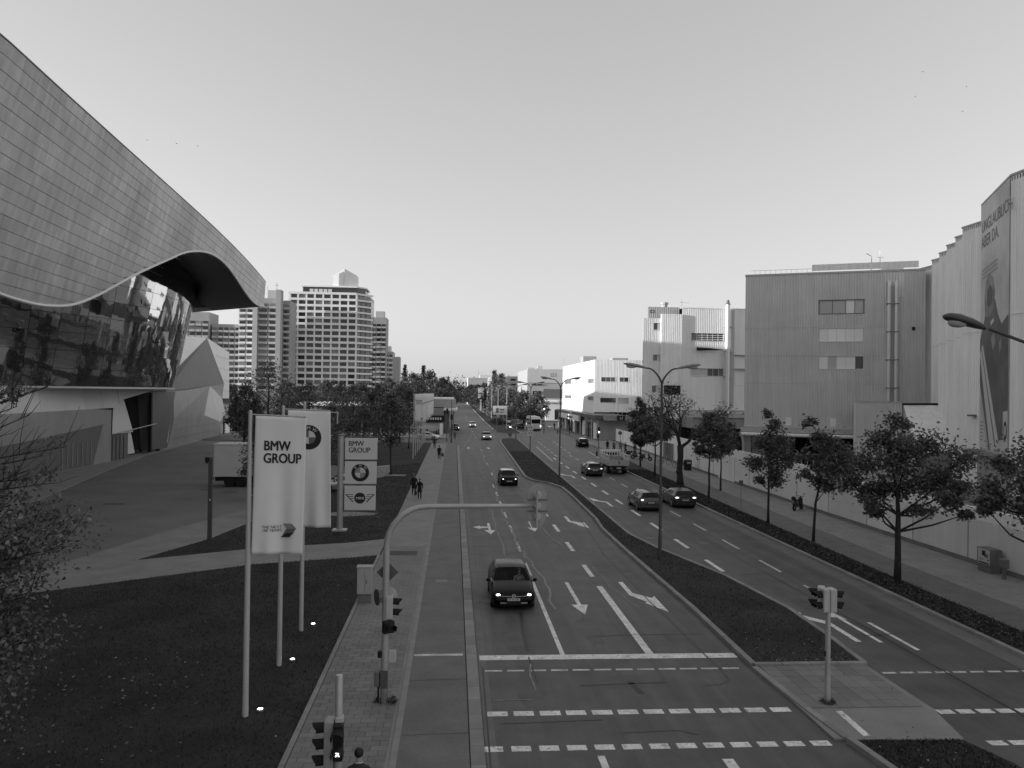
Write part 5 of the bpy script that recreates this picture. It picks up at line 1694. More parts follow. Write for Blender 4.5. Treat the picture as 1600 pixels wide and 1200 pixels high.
# old gnarled tree with a thick trunk and thin foliage
og = thing('old_tree', 'old gnarled tree with thick forked trunk and thin crown beside the pavement', 'tree', (22.25, 76.7, .1), 0, G_R)
r_ = np.random.default_rng(77)
tk = MB()
tk.tube([(0, 0, 0), (.02, 0, .5), (-.06, 0, 1.6), (.03, 0, 2.8), (0, 0, 3.9)], [.42, .33, .28, .29, .33], 10)
tk.ball((-.26, -.1, 1.35), (.2, .2, .22), 8, 6)
tk.build('trunk', 'bark', og, smooth='all')
lb = MB()
cents = []
def grow(p, d, L_, rad, lev):
    q = p + d * L_ * .5 + Vector(r_.normal(0, .09, 3)) * L_
    e = p + d * L_ + Vector((0, 0, .12 * L_))
    lb.tube([p, q, e], [rad, rad * .82, rad * .62], 6 if lev < 2 else 4, False)
    if lev >= 4:
        cents.append(np.array(e))
        return
    if lev >= 2:
        cents.append(np.array(e))
    for k in range(3 if lev < 3 else 2):
        nd = (d + Vector(r_.normal(0, .55, 3))).normalized()
        nd.z = abs(nd.z) * .7 + .18
        grow(e, nd.normalized(), L_ * r_.uniform(.62, .85), rad * .6, lev + 1)
for d, L_, rd in (((-.45, 0, .9), 2.0, .17), ((.75, .1, .66), 2.2, .2), ((.1, .3, 1), 2.1, .16), ((-.25, -.5, .8), 1.6, .1)):
    grow(Vector((0, 0, 3.7)), Vector(d).normalized(), L_, rd, 1)
lb.build('limbs', 'bark', og, smooth='all')
cents = np.array(cents)
o = fast_mesh('crown', leaf_cloud(r_, cents, np.full(len(cents), .35), 1500, .11), 4, 'leaf')
o.parent = og

# near branch reaching in from the left edge
nt = thing('near_tree', 'close leafy tree reaching in from the left edge, twigs bare at the top', 'tree', (-11.3, 15.6, .1))
r_ = np.random.default_rng(5)
tk = MB()
tk.tube([(0, 0, 0), (.05, 0, 1.5), (.15, .05, 3.2), (.1, .1, 5.5), (.2, .1, 7.5)], [.2, .17, .14, .1, .05], 10)
tk.build('trunk', 'bark', nt, smooth='all')
lb = MB()
cl, sg = [], []
for i in range(66):
    q = i / 65
    zt = 2.9 + q * 6.2 + r_.normal(0, .2)
    reach = (4.0 - max(0, q - .55) * 2.0 - max(0, .22 - q) * 3.5) * r_.uniform(.6, 1.0)
    ang = r_.uniform(-1.1, .9)
    c = np.array([.1 + math.cos(ang) * reach, math.sin(ang) * reach, zt])
    s = np.array([.12, .05, max(1.6, min(zt - r_.uniform(.5, 1.6), 7.2))])
    mid = (s + c) / 2 + np.array([0, 0, r_.uniform(-.1, .35)])
    lb.tube([s, mid, c], [.035, .022, .008], 5, False)
    for k in range(7):
        f = r_.uniform(.4, 1.0)
        b0 = mid * (1 - f) + c * f
        d = np.array([r_.uniform(.1, .8), r_.normal(0, .5), r_.uniform(.05, .9)]) * r_.uniform(.35, .95)
        d2 = d + np.array([.05, 0, .12])
        lb.tube([b0, b0 + d * .5, b0 + d2], [.010, .007, .003], 4, False)
        if q < .62 or r_.uniform() < .12:
            cl.append(b0 + d * r_.uniform(.2, 1)); sg.append(.24 if q < .62 else .12)
    if q < .62:
        cl.append(c); sg.append(.32)
lb.build('limbs', 'bark', nt, smooth='all')
cl, sg = np.array(cl), np.array(sg)
o = fast_mesh('crown', leaf_cloud(r_, cl, sg, 11500, .056, droop=.2), 4, 'leaf_near')
o.parent = nt

# trees of the park on the left
PK = 'trees in the park on the left'
park_trees = [
    # x, y, h, r, zlo, seed, n, leaf, tr, mat, label
    (-15.7, 66.0, 6.3, 1.6, 1.2, 21, 3000, .13, .1, 'leaf_dark', 'dense dark small tree hiding the front of the parked box lorry'),
    (-27.0, 118.0, 12.4, 5.2, 2.6, 22, 2600, .2, .2, 'leaf_pale', 'broad thin crowned tree with bare dark stem before the apartment blocks'),
    (-32.9, 128.0, 9.4, 2.7, 2.0, 23, 5000, .22, .2, 'leaf_dark', 'dark leafy tree hugging the corner of the faceted steel block'),
    (-20.5, 114.0, 9.6, 3.6, 3.0, 24, 3600, .2, .16, 'leaf_pale', 'leafy tree rising behind the flags, right of the bare stemmed tree'),
    (-14.6, 96.0, 7.0, 2.6, 2.2, 25, 3600, .16, .1, 'leaf_pale', 'pale bushy tree between the flags and the sign pylon'),
    (-11.2, 100.0, 6.6, 2.2, 2.6, 26, 2800, .16, .09, 'leaf', 'young tree directly behind the sign pylon'),
    (-6.6, 85.0, 7.9, 2.2, 3.4, 27, 3200, .15, .085, 'leaf_dark', 'dark young tree standing by the pale footpath near the flag row'),
    (-8.6, 110.0, 8.6, 2.4, 3.6, 28, 3000, .18, .09, 'leaf_pale', 'thin stemmed park tree left of the far flag row'),
    (-11.8, 118.0, 8.6, 2.5, 3.4, 29, 3000, .18, .09, 'leaf_dark', 'park tree with dark crown behind the pylon, second row'),
    (-6.9, 124.0, 8.8, 2.3, 3.6, 30, 2800, .18, .09, 'leaf_dark', 'park tree close behind the far flags'),
    (-15.8, 126.0, 9.5, 2.8, 3.4, 31, 2800, .2, .1, 'leaf_pale', 'park tree in front of the long flat pavilion'),
    (-9.2, 136.0, 9.5, 2.6, 3.8, 32, 2600, .2, .1, 'leaf', 'park tree at the back near the side road'),
    (-13.4, 140.0, 9.5, 2.8, 3.6, 33, 2600, .2, .1, 'leaf_dark', 'dark park tree before the pavilion roof edge'),
    (-19.5, 138.0, 10.0, 3.0, 3.0, 34, 2600, .22, .12, 'leaf', 'park tree at the left end of the pavilion'),
    (-24.0, 98.0, 7.4, 2.6, 1.4, 35, 3000, .17, .1, 'leaf_dark', 'low dark tree behind the near flag, above the lorry roof'),
    (-17.6, 84.0, 6.4, 2.4, 1.2, 36, 3000, .16, .1, 'leaf', 'bushy small tree seen between the flags and the lorry'),
    (-13.2, 78.5, 5.6, 1.9, .9, 37, 2600, .14, .08, 'leaf_dark', 'small dark tree beside the parked car behind the second flag'),
]
for (x, y, h, rr, zl, sd, n, lf, trk, m, lab) in park_trees:
    tree('park_tree', lab, (x, y, .1), h, rr, zl, sd, int(n * .8), lf * .92, trk, 38, m, group=PK, sig=rr * .19, bare=5 if sd == 22 else 3)

# taller trees towards the towers and along the avenue
FT = 'distant trees along the avenue'
far_trees = [
    (-52, 190, 9.5, 5, 41, 'leaf_far', 'distant tree below the stepped apartment block'), (-42, 205, 10.5, 5.5, 42, 'leaf_far', 'distant tree below the pale apartment wing'),
    (-34, 215, 11, 5.5, 43, 'leaf', 'distant tree at the foot of the office tower, left side'), (-26, 225, 10.5, 5, 44, 'leaf_far', 'distant tree at the foot of the office tower, centre'),
    (-21, 240, 11, 5, 45, 'leaf', 'distant tree at the right foot of the office tower'), (-15, 232, 11, 5, 46, 'leaf_far', 'distant tree below the terraced apartment block'),
    (-24, 300, 12.5, 6, 47, 'leaf_far', 'distant tree below the lone apartment block'), (-16, 320, 15.5, 6.5, 48, 'leaf_dark', 'tall dark distant tree, first of the dark wood'),
    (-10, 330, 16.5, 6, 49, 'leaf_dark', 'tall dark distant tree in the middle of the dark wood'), (-5, 345, 14.5, 5.5, 50, 'leaf_dark', 'tall dark distant tree at the right end of the dark wood'),
    (-12, 270, 11.5, 5, 51, 'leaf_far', 'distant tree above the roadside shop roof'), (-5.5, 290, 12, 4.5, 52, 'leaf_dark', 'dark distant tree left of the avenue'),
    (-3.0, 420, 13, 5, 53, 'leaf_far', 'far tree beside the vanishing road, left'), (-4, 480, 13.5, 6, 54, 'leaf_dark', 'dark far tree beside the vanishing road, left'),
    (17.5, 245, 9.5, 4.6, 61, 'leaf_pale', 'pale thinning tree right of the avenue beside the bus'), (20.5, 232, 9.0, 4.2, 62, 'leaf_pale', 'pale thinning tree before the far factory block'),
    (16.6, 280, 11, 5.0, 63, 'leaf_pale', 'pale thinning tree behind the row of lamps'), (16.2, 330, 12, 5.5, 64, 'leaf_far', 'far tree behind the lamps, right of the poplars'),
    (14.8, 400, 12, 5, 65, 'leaf_far', 'far tree lining the avenue on the right'), (13.8, 470, 12.5, 5.5, 66, 'leaf_dark', 'dark far tree lining the avenue on the right'),
    (23.6, 226, 8.5, 3.6, 67, 'leaf_pale', 'pale bare looking tree next to the bus stop'), (20, 520, 14, 7, 68, 'leaf_far', 'far tree below the small skyline block'),
    (11.5, 560, 13, 7, 69, 'leaf_dark', 'dark far tree closing the avenue'), (5, 640, 12, 7, 70, 'leaf_far', 'farthest tree where the road vanishes'),
]
for (x, y, h, rr, sd, m, lab) in far_trees:
    tree('distant_tree', lab, (x, y, 0), h, rr, h * .16, sd, 3200, .14 + y * .0009, .25, 42, m, group=FT, sig=rr * .2)
for (x, y, h, lab) in ((16.0, 318, 17.6, 'slim pale poplar on the skyline'), (17.6, 300, 15.8, 'slim dark poplar next to the pale poplar on the skyline'),
                       (-26.0, 420, 22.5, 'thin pointed treetop above the dark wood, left'), (-16.0, 410, 22, 'pointed treetop above the dark wood, right')):
    tree('poplar_tree', lab, (x, y, 0), h, 1.6, h * .12, int(h * 10), 2000, .4, .22, 40, 'leaf_pale' if 'pale' in lab else 'leaf_dark', sig=.75, group='poplars on the skyline')
# wood far behind everything
r_ = np.random.default_rng(9)
cs_, ss_ = [], []
for i in range(560):
    x = r_.uniform(-620, 620)
    y = 640 + abs(x) * .3 + r_.uniform(0, 160)
    if 3 < x < 11 and y < 900:
        y += 120
    cs_.append((x, y, r_.uniform(2, 15) + 2)); ss_.append(r_.uniform(3.5, 6.5))
o = fast_mesh('distant_wood', leaf_cloud(r_, np.array(cs_), np.array(ss_), 26000, 1.3), 4, 'leaf_far')
tag(o, 'dark band of far woodland along the horizon', 'wood', kind='stuff')
# hedge on the far median and round clipped bushes
r_ = np.random.default_rng(19)
for i, (x, y, w, lab) in enumerate(((12.4, 212, 2.6, 'low clipped dark bush on the far median, nearer one'), (12.0, 224, 2.2, 'low clipped dark bush on the far median, farther one'))):
    b = thing('clipped_bush', lab, 'bush', (x, y, .1))
    MB().tube([(0, 0, 0), (0, 0, 1.0)], .06, 5).build('stem', 'bark', b)
    o = fast_mesh('foliage', leaf_cloud(r_, np.array([(dx, 0, .9) for dx in np.linspace(-w / 2, w / 2, 5)]), np.full(5, .42), 900, .2), 4, 'leaf_dark')
    o.parent = b

# ------------------------------------------------------------------ street lamps
def lamp_head(name, parent, p, d, L_=1.3, tilt=.18, fat=1.0):
    """cobra head lamp: p = inner end, d = +1/-1 direction along x"""
    h = MB()
    st = [(0, .05, .05), (.12, .10, .09), (.45, .16, .13), (.85, .19, .14), (1.15, .15, .10), (1.3, .05, .04)]
    n = 10
    rings = []
    for s, w, hh in st:
        w, hh = w * fat, hh * fat
        x = p[0] + d * s * L_ / 1.3
        z = p[2] + s * tilt * L_ / 1.3
        rings.append([(x, p[1] + w * math.cos(2 * PI * k / n), z + (hh if math.sin(2 * PI * k / n) > 0 else hh * .35) * math.sin(2 * PI * k / n)) for k in range(n)])
    vs = [q for r in rings for q in r]
    fs = [(i * n + k, i * n + (k + 1) % n, (i + 1) * n + (k + 1) % n, (i + 1) * n + k) for i in range(len(st) - 1) for k in range(n)]
    fs += [tuple(range(n)), tuple((len(st) - 1) * n + k for k in range(n))]
    if d < 0:
        fs = [f[::-1] for f in fs]
    h.faces(vs, fs)
    o = h.build(name, 'pole_grey' if fat == 1.0 else 'pole_dark', parent, smooth='all')
    g = MB().ball((p[0] + d * .85 * L_ / 1.3, p[1], p[2] + .85 * tilt * L_ / 1.3 - .05), (.32 * L_ / 1.3, .13 * fat, .10 * fat), 10, 6)
    g.build('lamp_glass', 'lamp_glass', o, smooth='all')
    return o


def double_lamp(loc, label, m='pole_grey', hz=9.55, arm=2.1, n=10):
    t = thing('street_lamp', label, 'street lamp', loc, 0, 'twin armed lamps on the median')
    MB().tube([(0, 0, 0), (0, 0, 1.2), (0, 0, 1.25), (0, 0, hz)], [.1, .1, .085, .06], n).build('pole', m, t, smooth=True)
    for d in (-1, 1):
        pts = [(0, 0, hz - .05)]
        for k in range(1, 9):
            q = k / 8
            a = PI / 2 * min(1, q * 1.5)
            x = d * (arm - 1.25) * q ** 1.15
            z = hz + .78 * math.sin(min(1, q * 1.05) * PI / 2)
            pts.append((x, 0, z))
        MB().tube(pts, [.055, .052, .05, .048, .046, .045, .044, .043, .042], 8).build('arm', m, t, smooth='all')
        e = pts[-1]
        lamp_head('lamp_head', t, (e[0] - d * .02, 0, e[2] - .02), d)
    return t


double_lamp((11.29, 42.6, .1), 'tall twin armed street lamp on the median, nearest to the viewer', 'pole_dark')
double_lamp((11.0, 81.8, .1), 'twin armed street lamp on the median beside the white factory wall', 'pole_dark')
double_lamp((11.4, 117.9, .1), 'twin armed street lamp on the median carrying a white square sign', 'pole_dark')
double_lamp((11.8, 150.5, .1), 'slim twin armed lamp at the far tip of the near median', 'pole_dark')
ords = ['first', 'second', 'third', 'fourth', 'fifth', 'sixth', 'seventh', 'eighth', 'ninth']
for k in range(9):
    double_lamp((12.6 - .05 * k, 190 + 37 * k, .1), '%s pale lamp beyond the crossing, counting away from the viewer' % ords[k], 'pole_white', n=6)
# single armed lamp at the right edge, only its head and arm show
t = thing('street_lamp', 'large single lamp head on an arm reaching in from the right edge', 'street lamp', (21.2, 25.0, .1))
MB().tube([(0, 0, 0), (0, 0, 1.2), (0, 0, 8.4), (-.25, 0, 9.3), (-.9, 0, 10.15), (-1.9, 0, 10.65), (-3.6, 0, 11.22)], [.11, .1, .075, .07, .062, .055, .05], 10).build('pole', 'pole_dark', t, smooth='all')
lamp_head('lamp_head', t, (-3.75, 0, 11.22), -1, 1.42, .26, 1.75)


# ------------------------------------------------------------------ traffic signals
def signal_head(parent, c, yawz, n=3, r=.1, m='signal_case', lit=None, pitch=.30, half=.16):
    """signal head with n lamps; faces local -y turned by yawz"""
    c = Vector(c)
    Rm = Matrix.Rotation(yawz, 4, 'Z')
    def T(p):
        return tuple(c + Rm @ Vector(p))
    hz = n * pitch / 2
    b = MB()
    b.obox(T((0, .09, 0)), Rm @ Vector((half, 0, 0)), Rm @ Vector((0, .1, 0)), (0, 0, hz + .02))
    body = b.build('signal_body', m, parent, bevel=.03)
    for k in range(n):
        z = hz - pitch * (k + .5)
        v = MB()
        st = 14
        ring0, ring1 = [], []
        for i in range(st + 1):
            a = -0.62 + (PI + 1.24) * i / st
            ln = .17 + .10 * max(0, math.sin(a))
            ring0.append(T((math.cos(a) * r * 1.12, -.01, z + math.sin(a) * r * 1.12)))
            ring1.append(T((math.cos(a) * r * 1.16, -.01 - ln, z + math.sin(a) * r * 1.16 - .02)))
        for i in range(st):
            v.poly([ring0[i], ring0[i + 1], ring1[i + 1], ring1[i]])
        vi = v.build('visor', 'black_matte', body)
        q = MB()
        q.poly([T((math.cos(2 * PI * i / 16) * r * 1.05, -.02, z + math.sin(2 * PI * i / 16) * r * 1.05)) for i in range(16)])
        q.build('lens', 'black' if lit != k else 'lit_soft', body)
    return body


# mast with a long arm over the near carriageway
ma = thing('signal_mast', 'grey signal mast with a long curved arm over the near carriageway', 'traffic light', (-1.86, 22.86, .12))
pts = [(0, 0, 0), (0, 0, 1.1), (0, 0, 4.4)]
for k in range(1, 9):
    a = PI / 2 * k / 8
    pts.append((1.15 * (1 - math.cos(a)), 0, 4.4 + 1.18 * math.sin(a)))
pts += [(2.6, 0, 5.6), (4.35, 0, 5.62)]
MB().tube(pts, [.115, .105, .095, .092, .09, .088, .086, .084, .08, .078, .076, .065, .05], 14).build('mast', 'galvanised', ma, smooth='all')
# heads at the arm's end seen from behind with their rounded back board
bb_ = MB()
out = [(4.3 + .27 * math.cos(a), 5.95 + .27 * math.sin(a)) for a in np.linspace(0, PI, 12)] + [(4.3 - .27, 5.3), (4.3 - .14, 4.98), (4.3 + .14, 4.98), (4.3 + .27, 5.3)]
bb_.faces([(x, -.02, z) for x, z in out] + [(x, .03, z) for x, z in out], [tuple(range(len(out)))[::-1], tuple(range(len(out), 2 * len(out)))] + [(i, (i + 1) % len(out), len(out) + (i + 1) % len(out), len(out) + i) for i in range(len(out))])
bo = bb_.build('back_board', 'signal_case', ma)
q = MB()
for z, rr in ((5.92, .13), (5.62, .12), (5.32, .12)):
    q.tube([(4.3, .0, z), (4.3, -.16, z)], [rr, rr * .7], 12)
q.build('lamp_housing', 'signal_pale', bo, smooth=True)
MB().tube([(4.27, -.18, 5.0), (4.27, -.18, 6.1)], .035, 6).build('bracket', 'galvanised', bo)
for z in (5.45, 5.78):
    MB().box(4.0, 4.6, -.06, -.03, z, z + .035).build('clip', 'cabinet_dark', bo)
signal_head(ma, (4.3, .16, 5.58), PI, 3, .1, 'signal_case')
# diamond priority sign seen from behind, round sign edge on, heads on the mast
MB().obox((.03, .13, 3.68), (.155, 0, .155), (0, .01, 0), (-.155, 0, .155)).build('diamond_sign', 'sign_back', ma)
q = MB().tube([(-.26, .0, 3.0), (-.235, .012, 3.0)], .23, 20)
o = q.build('round_sign', 'sign_back', ma, smooth=True)
o.rotation_euler = (0, 0, 0)
MB().tube([(0, 0, 3.0), (-.24, .03, 3.0)], .02, 5).build('sign_bracket', 'galvanised', ma)
MB().tube([(.05, .16, 2.98), (.05, .19, 2.98)], .27, 22).build('round_sign', 'signal_pale', ma, smooth=True)
signal_head(ma, (.2, .02, 2.72), PI / 2, 2, .09, 'signal_pale', pitch=.3)
signal_head(ma, (.14, -.22, 2.2), .5, 1, .12, 'black', pitch=.3)
MB().box(.1, .32, -.05, .03, 1.15, 1.5).build('number_plate', 'signal_pale', ma, bevel=.02)
MB().box(-.2, -.08, -.1, .06, 1.3, 1.5).build('button_box', 'black', ma, bevel=.02)
MB().box(-.28, -.09, -.12, .08, .5, .92).build('control_box', 'cabinet_dark', ma, bevel=.02)
MB().box(-.14, .1, -.12, -.1, .45, .95).build('sticker_sleeve', 'sign_back', ma)
MB().tube([(-.17, 0, 0), (-.17, 0, .55)], .03, 6).build('cable_duct', 'black', ma)
rw = np.random.default_rng(3)
o = fast_mesh('weed_tuft', leaf_cloud(rw, np.array([(.2, 0, .08), (.25, -.1, .12), (-.2, .05, .06)]), np.array([.07, .07, .06]), 260, .035), 4, 'leaf_dark')
o.parent = ma

# signal post at the bottom edge
ps = thing('signal_post', 'short signal post at the bottom edge with green walking figure lit', 'traffic light', (-2.3, 16.8, .12))
MB().tube([(0, 0, 0), (0, 0, 1.0), (0, 0, 2.93), (0, 0, 2.95)], [.085, .08, .08, .07], 14).build('post', 'galvanised', ps, smooth=True)
signal_head(ps, (-.27, .05, 1.5), -PI / 2 - .05, 3, .1, 'signal_case', pitch=.34)
h2 = signal_head(ps, (.02, -.22, 1.62), .0, 2, .118, 'black', pitch=.36, half=.1)
fg = MB()
zc = 1.44
for a, b, rr in (((0, .05), (0, -.01), .014), ((0, -.01), (-.035, -.065), .012), ((0, -.01), (.035, -.065), .012), ((0, .04), (.035, .0), .009), ((0, .04), (-.035, .0), .009)):
    fg.tube([(.02 + a[0], -.27, zc + a[1]), (.02 + b[0], -.27, zc + b[1])], rr, 6)
fg.ball((.02, -.27, zc + .078), .016, 8, 6)
fg.build('walking_figure', 'lit_soft', h2)
MB().box(-.06, .1, -.1, .1, 1.95, 2.1).build('top_bracket', 'signal_pale', ps, bevel=.02)

# signal post on the traffic island
rs = thing('signal_post', 'grey signal post on the paved island with heads facing both sides', 'traffic light', (10.98, 22.5, .09))
MB().tube([(0, 0, 0), (0, 0, .9), (0, 0, 3.2), (0, 0, 3.26)], [.085, .078, .074, .06], 14).build('post', 'galvanised', rs, smooth=True)
signal_head(rs, (-.2, .02, 2.98), -PI / 2 + .1, 2, .1, 'signal_pale', pitch=.32)
signal_head(rs, (-.22, .2, 3.0), -PI / 2 - .5, 2, .1, 'signal_pale', pitch=.32)
signal_head(rs, (.2, .02, 2.98), PI / 2, 2, .1, 'signal_pale', pitch=.32)
MB().box(-.12, -.07, -.03, .03, 1.35, 1.5).build('button_box', 'black', rs)
o = fast_mesh('weed_tuft', leaf_cloud(rw, np.array([(math.cos(a) * .16, math.sin(a) * .14, .04) for a in np.linspace(0, 6, 9)]), np.full(9, .05), 300, .03), 4, 'leaf_dark')
o.parent = rs


def far_signal(loc, label, face=0.0, lit=2, h=3.2, arm=0):
    t = thing('traffic_signal', label, 'traffic light', loc)
    MB().tube([(0, 0, 0), (0, 0, h)], .07, 8).build('post', 'pole_dark', t)
    b = MB().box(-.16, .16, -.1, .14, h - .95, h).build('signal_body', 'black', t)
    for k in range(3):
        MB().tube([(0, -.1, h - .16 - .31 * k), (0, -.13, h - .16 - .31 * k)], .11, 12).build('lens', 'lit' if k == lit else 'black', b)
    return t


far_signal((19.6, 172, .1), 'far traffic signal above the bus, lit lamp showing', 0, 2, 6.2)
far_signal((23.6, 128, .12), 'traffic signal by the pale hoarding, lit lamp showing', 0, 2, 3.4)
far_signal((-1.2, 141, .05), 'dark signal post on the corner of the left side road', 0, 9, 6.0)
far_signal((10.9, 153.4, .1), 'low signal at the tip of the median with lit lamp', 0, 2, 3.0)

# ------------------------------------------------------------------ small signs
t = thing('road_sign', 'white square lane sign on a thin post on the median', 'sign', (10.95, 113.2, .1))
MB().tube([(0, 0, 0), (0, 0, 4.2)], .035, 6).build('post', 'pole_grey', t)
for z in (2.75, 3.55):
    p = MB().box(-.42, .42, -.03, 0, z, z + .72).build('sign_panel', 'sign_white', t)
    for x in (-.26, .08):
        MB().box(x, x + .2, -.04, -.031, z + .32, z + .44).box(x + .07, x + .13, -.041, -.032, z + .18, z + .58).build('arrow_mark', 'ink_mid', p)
t = thing('road_sign', 'wide pale direction board on two posts at the far median', 'sign', (10.2, 176, .1))
for x in (-.7, .7):
    MB().tube([(x, 0, 0), (x, 0, 4.8)], .06, 6).build('post', 'pole_grey', t)
p = MB().box(-1.6, 1.6, -.06, 0, 3.9, 5.9).build('sign_panel', 'sign_panel', t)
MB().box(-.9, -.3, -.07, -.061, 4.3, 5.4).box(-.1, .9, -.07, -.061, 4.9, 5.2).box(-.1, .7, -.07, -.061, 4.4, 4.6).build('sign_text', 'ink_mid', p)
t = thing('keep_right_sign', 'small round dark sign on the median tip post', 'sign', (10.15, 143.0, .1))
MB().tube([(0, 0, 0), (0, 0, 2.0)], .04, 6).build('post', 'pole_grey', t)
MB().tube([(0, -.05, 1.3), (0, -.08, 1.3)], .38, 16).build('sign_disc', 'ink_mid', t)
t = thing('road_sign', 'round sign on a thin pole before the right hoarding', 'sign', (24.6, 116, .12))
MB().tube([(0, 0, 0), (0, 0, 3.3)], .035, 6).build('post', 'pole_grey', t)
MB().tube([(-.05, -.05, 3.1), (-.05, -.08, 3.1)], .3, 16).build('sign_disc', 'sign_back', t)
t = thing('street_pole', 'tall dark signal and sign pole on the left side road corner', 'pole', (-0.4, 138.6, .1))
MB().tube([(0, 0, 0), (0, 0, .9), (0, 0, 7.6)], [.14, .12, .06], 8).build('pole', 'pole_dark', t)
MB().box(-.2, .2, -.2, .2, 4.0, 4.9).build('sign_box', 'black', t)
t = thing('parking_sign', 'small grey sign post by the right verge', 'sign', (22.4, 60.5, .1))
MB().tube([(0, 0, 0), (0, 0, 2.3)], .025, 6).build('post', 'pole_grey', t)
MB().box(-.16, .16, -.02, 0, 1.9, 2.3).build('sign_panel', 'sign_back', t)
t = thing('bus_stop_totem', 'pale advertising pillar among the trees far right', 'sign', (12.9, 385, .1))
MB().box(-1.4, 1.4, -.3, .3, 6, 11).build('sign_panel', 'sign_white', t)
MB().box(-.4, .4, -.2, .2, 0, 6).build('post', 'pole_white', t)

# ------------------------------------------------------------------ flags
def wave_fn(w, h, ph, amp):
    """cloth displacement towards the viewer at u across, v down"""
    def f(u, v):
        q = v / h
        return amp * (math.sin(u / w * 4.6 + q * 1.8 + ph) * (.25 + .75 * q) + .55 * math.sin(u / w * 10.5 - q * 2.2 + ph * 2) * (.15 + q) + .3 * math.sin(u / w * 17 + q * 1.5 + ph) * q)
    return f


def banner_flag(loc, h, label, fw=1.34, fh=3.8, ph=0.0, slope=.03, motifs='text', shear=.0):
    t = thing('flagpole', label, 'flag', loc, 0, 'white banner flags on the near lawn')
    MB().tube([(0, 0, 0), (0, 0, .02), (0, 0, h * .5), (0, 0, h)], [.085, .085, .072, .05], 14).build('pole', 'pole_white', t, smooth=True)
    MB().tube([(0, 0, h), (0, 0, h + .06)], [.055, .03], 10).build('pole_cap', 'galvanised', t)
    if not fw:
        MB().tube([(0, 0, h - .25), (1.25, 0, h - .35)], .02, 6).build('arm', 'pole_white', t)
        MB().tube([(1.2, 0, h - .35), (1.2, 0, h - .75)], .03, 6).build('weight', 'cabinet', t)
        return t
    MB().tube([(.0, 0, h - .06), (.12, -.02, h - .06), (fw + .14, -.02, h - .06 - slope * fw * 1.2)], .02, 6).build('arm', 'pole_white', t)
    MB().tube([(.1, 0, h - .3), (.1, 0, h - fh)], .012, 5).build('halyard', 'black', t)
    wv = wave_fn(fw, fh, ph, .06)
    NU, NV = 30, 40
    def pos(u, v, o=0.0):
        return (.15 + u + shear * v, -.03 - wv(u, v) - o, h - .09 - v - slope * u * (1 - v / fh))
    cl_ = MB()
    vs = [pos(fw * i / NU, fh * j / NV) for j in range(NV + 1) for i in range(NU + 1)]
    cl_.faces(vs, [(j * (NU + 1) + i, (j + 1) * (NU + 1) + i, (j + 1) * (NU + 1) + i + 1, j * (NU + 1) + i + 1) for j in range(NV) for i in range(NU)])
    fl_ = cl_.build('flag', 'flag_cloth', t, smooth='all')
    md = fl_.modifiers.new('thickness', 'SOLIDIFY')
    md.thickness = .006
    if motifs == 'text':
        q = MB()
        for k in range(6):
            lettering(q, 'group', lambda u, v: pos(.24 + u * .86 + .009 * (k % 3), .93 - v * 1.08 - .010 * (k // 3), .012 + .0015 * k), .345)
        q.build('lettering', 'ink', fl_)
        q = lettering(MB(), 'years', lambda u, v: pos(.77 + u, 3.06 - v, .016), .108)
        q.build('lettering', 'ink', fl_)
        # folded arrow emblem
        for pts_, m in (([(.80, 2.93), (1.06, 2.93), (1.18, 3.06), (.92, 3.08)], 'ink_pale'), ([(.90, 3.08), (1.18, 3.06), (1.1, 3.16), (.78, 3.30)], 'ink_mid'), ([(.74, 3.31), (.90, 3.20), (1.12, 3.16), (1.0, 3.30)], 'ink')):
            MB().poly([pos(u, v, .035) for u, v in pts_][::-1]).build('emblem', m, fl_)
    else:
        c, R0, R1 = (.66, .86), .40, .215
        q = MB()
        n = 36
        for k in range(n):
            a, b = 2 * PI * k / n, 2 * PI * (k + 1) / n
            q.poly([pos(c[0] + rr * math.cos(x), c[1] - rr * math.sin(x), .010) for rr, x in ((R1, a), (R0, a), (R0, b), (R1, b))])
        q.build('emblem_ring', 'ink', fl_)
        for k in range(4):
            MB().poly([pos(*c, .010)] + [pos(c[0] + R1 * math.cos(a), c[1] - R1 * math.sin(a), .010) for a in np.linspace(PI / 2 * k, PI / 2 * (k + 1), 8)]).build('emblem_quarter', 'sign_white' if k % 2 == 0 else 'ink_mid', fl_)
        for ch, a in (('B', 2.25), ('M', PI / 2), ('W', .9)):
            ca, sa = math.cos(a - PI / 2), math.sin(a - PI / 2)
            q = lettering(MB(), ch, lambda u, v: pos(c[0] + .25 * math.cos(a) + u * ca - v * sa, c[1] - .25 * math.sin(a) - (u * sa + v * ca), .018), .155)
            q.build('emblem_letter', 'sign_white', fl_)
    return t


banner_flag((-5.54, 22.12, .1), 8.26, 'nearest white banner flag on its pole, lettered in two dark lines', 1.36, 3.78, .3, .03, 'text', -.012)
banner_flag((-5.50, 26.12, .1), 8.32, 'second white banner flag on its pole, with round emblem half hidden', 1.36, 3.78, 1.6, .02, 'roundel', .02)
banner_flag((-5.51, 29.84, .1), 8.40, 'third near flagpole, its top just above the second flag', 0)
for i, (x, y, w_) in enumerate(((-5.23, 22.5, 'nearest'), (-5.17, 26.6, 'second'), (-5.2, 30.6, 'third'))):
    t = thing('ground_spotlight', 'lit round spotlight in the lawn at the foot of the %s flagpole' % w_, 'spotlight', (x, y, .1), 0, 'lawn spotlights')
    MB().tube([(0, 0, -.05), (0, 0, .05)], .10, 14).build('housing', 'galvanised', t)
    MB().tube([(0, 0, .05), (0, 0, .056)], .065, 14).build('glass', 'lit_spot', t)

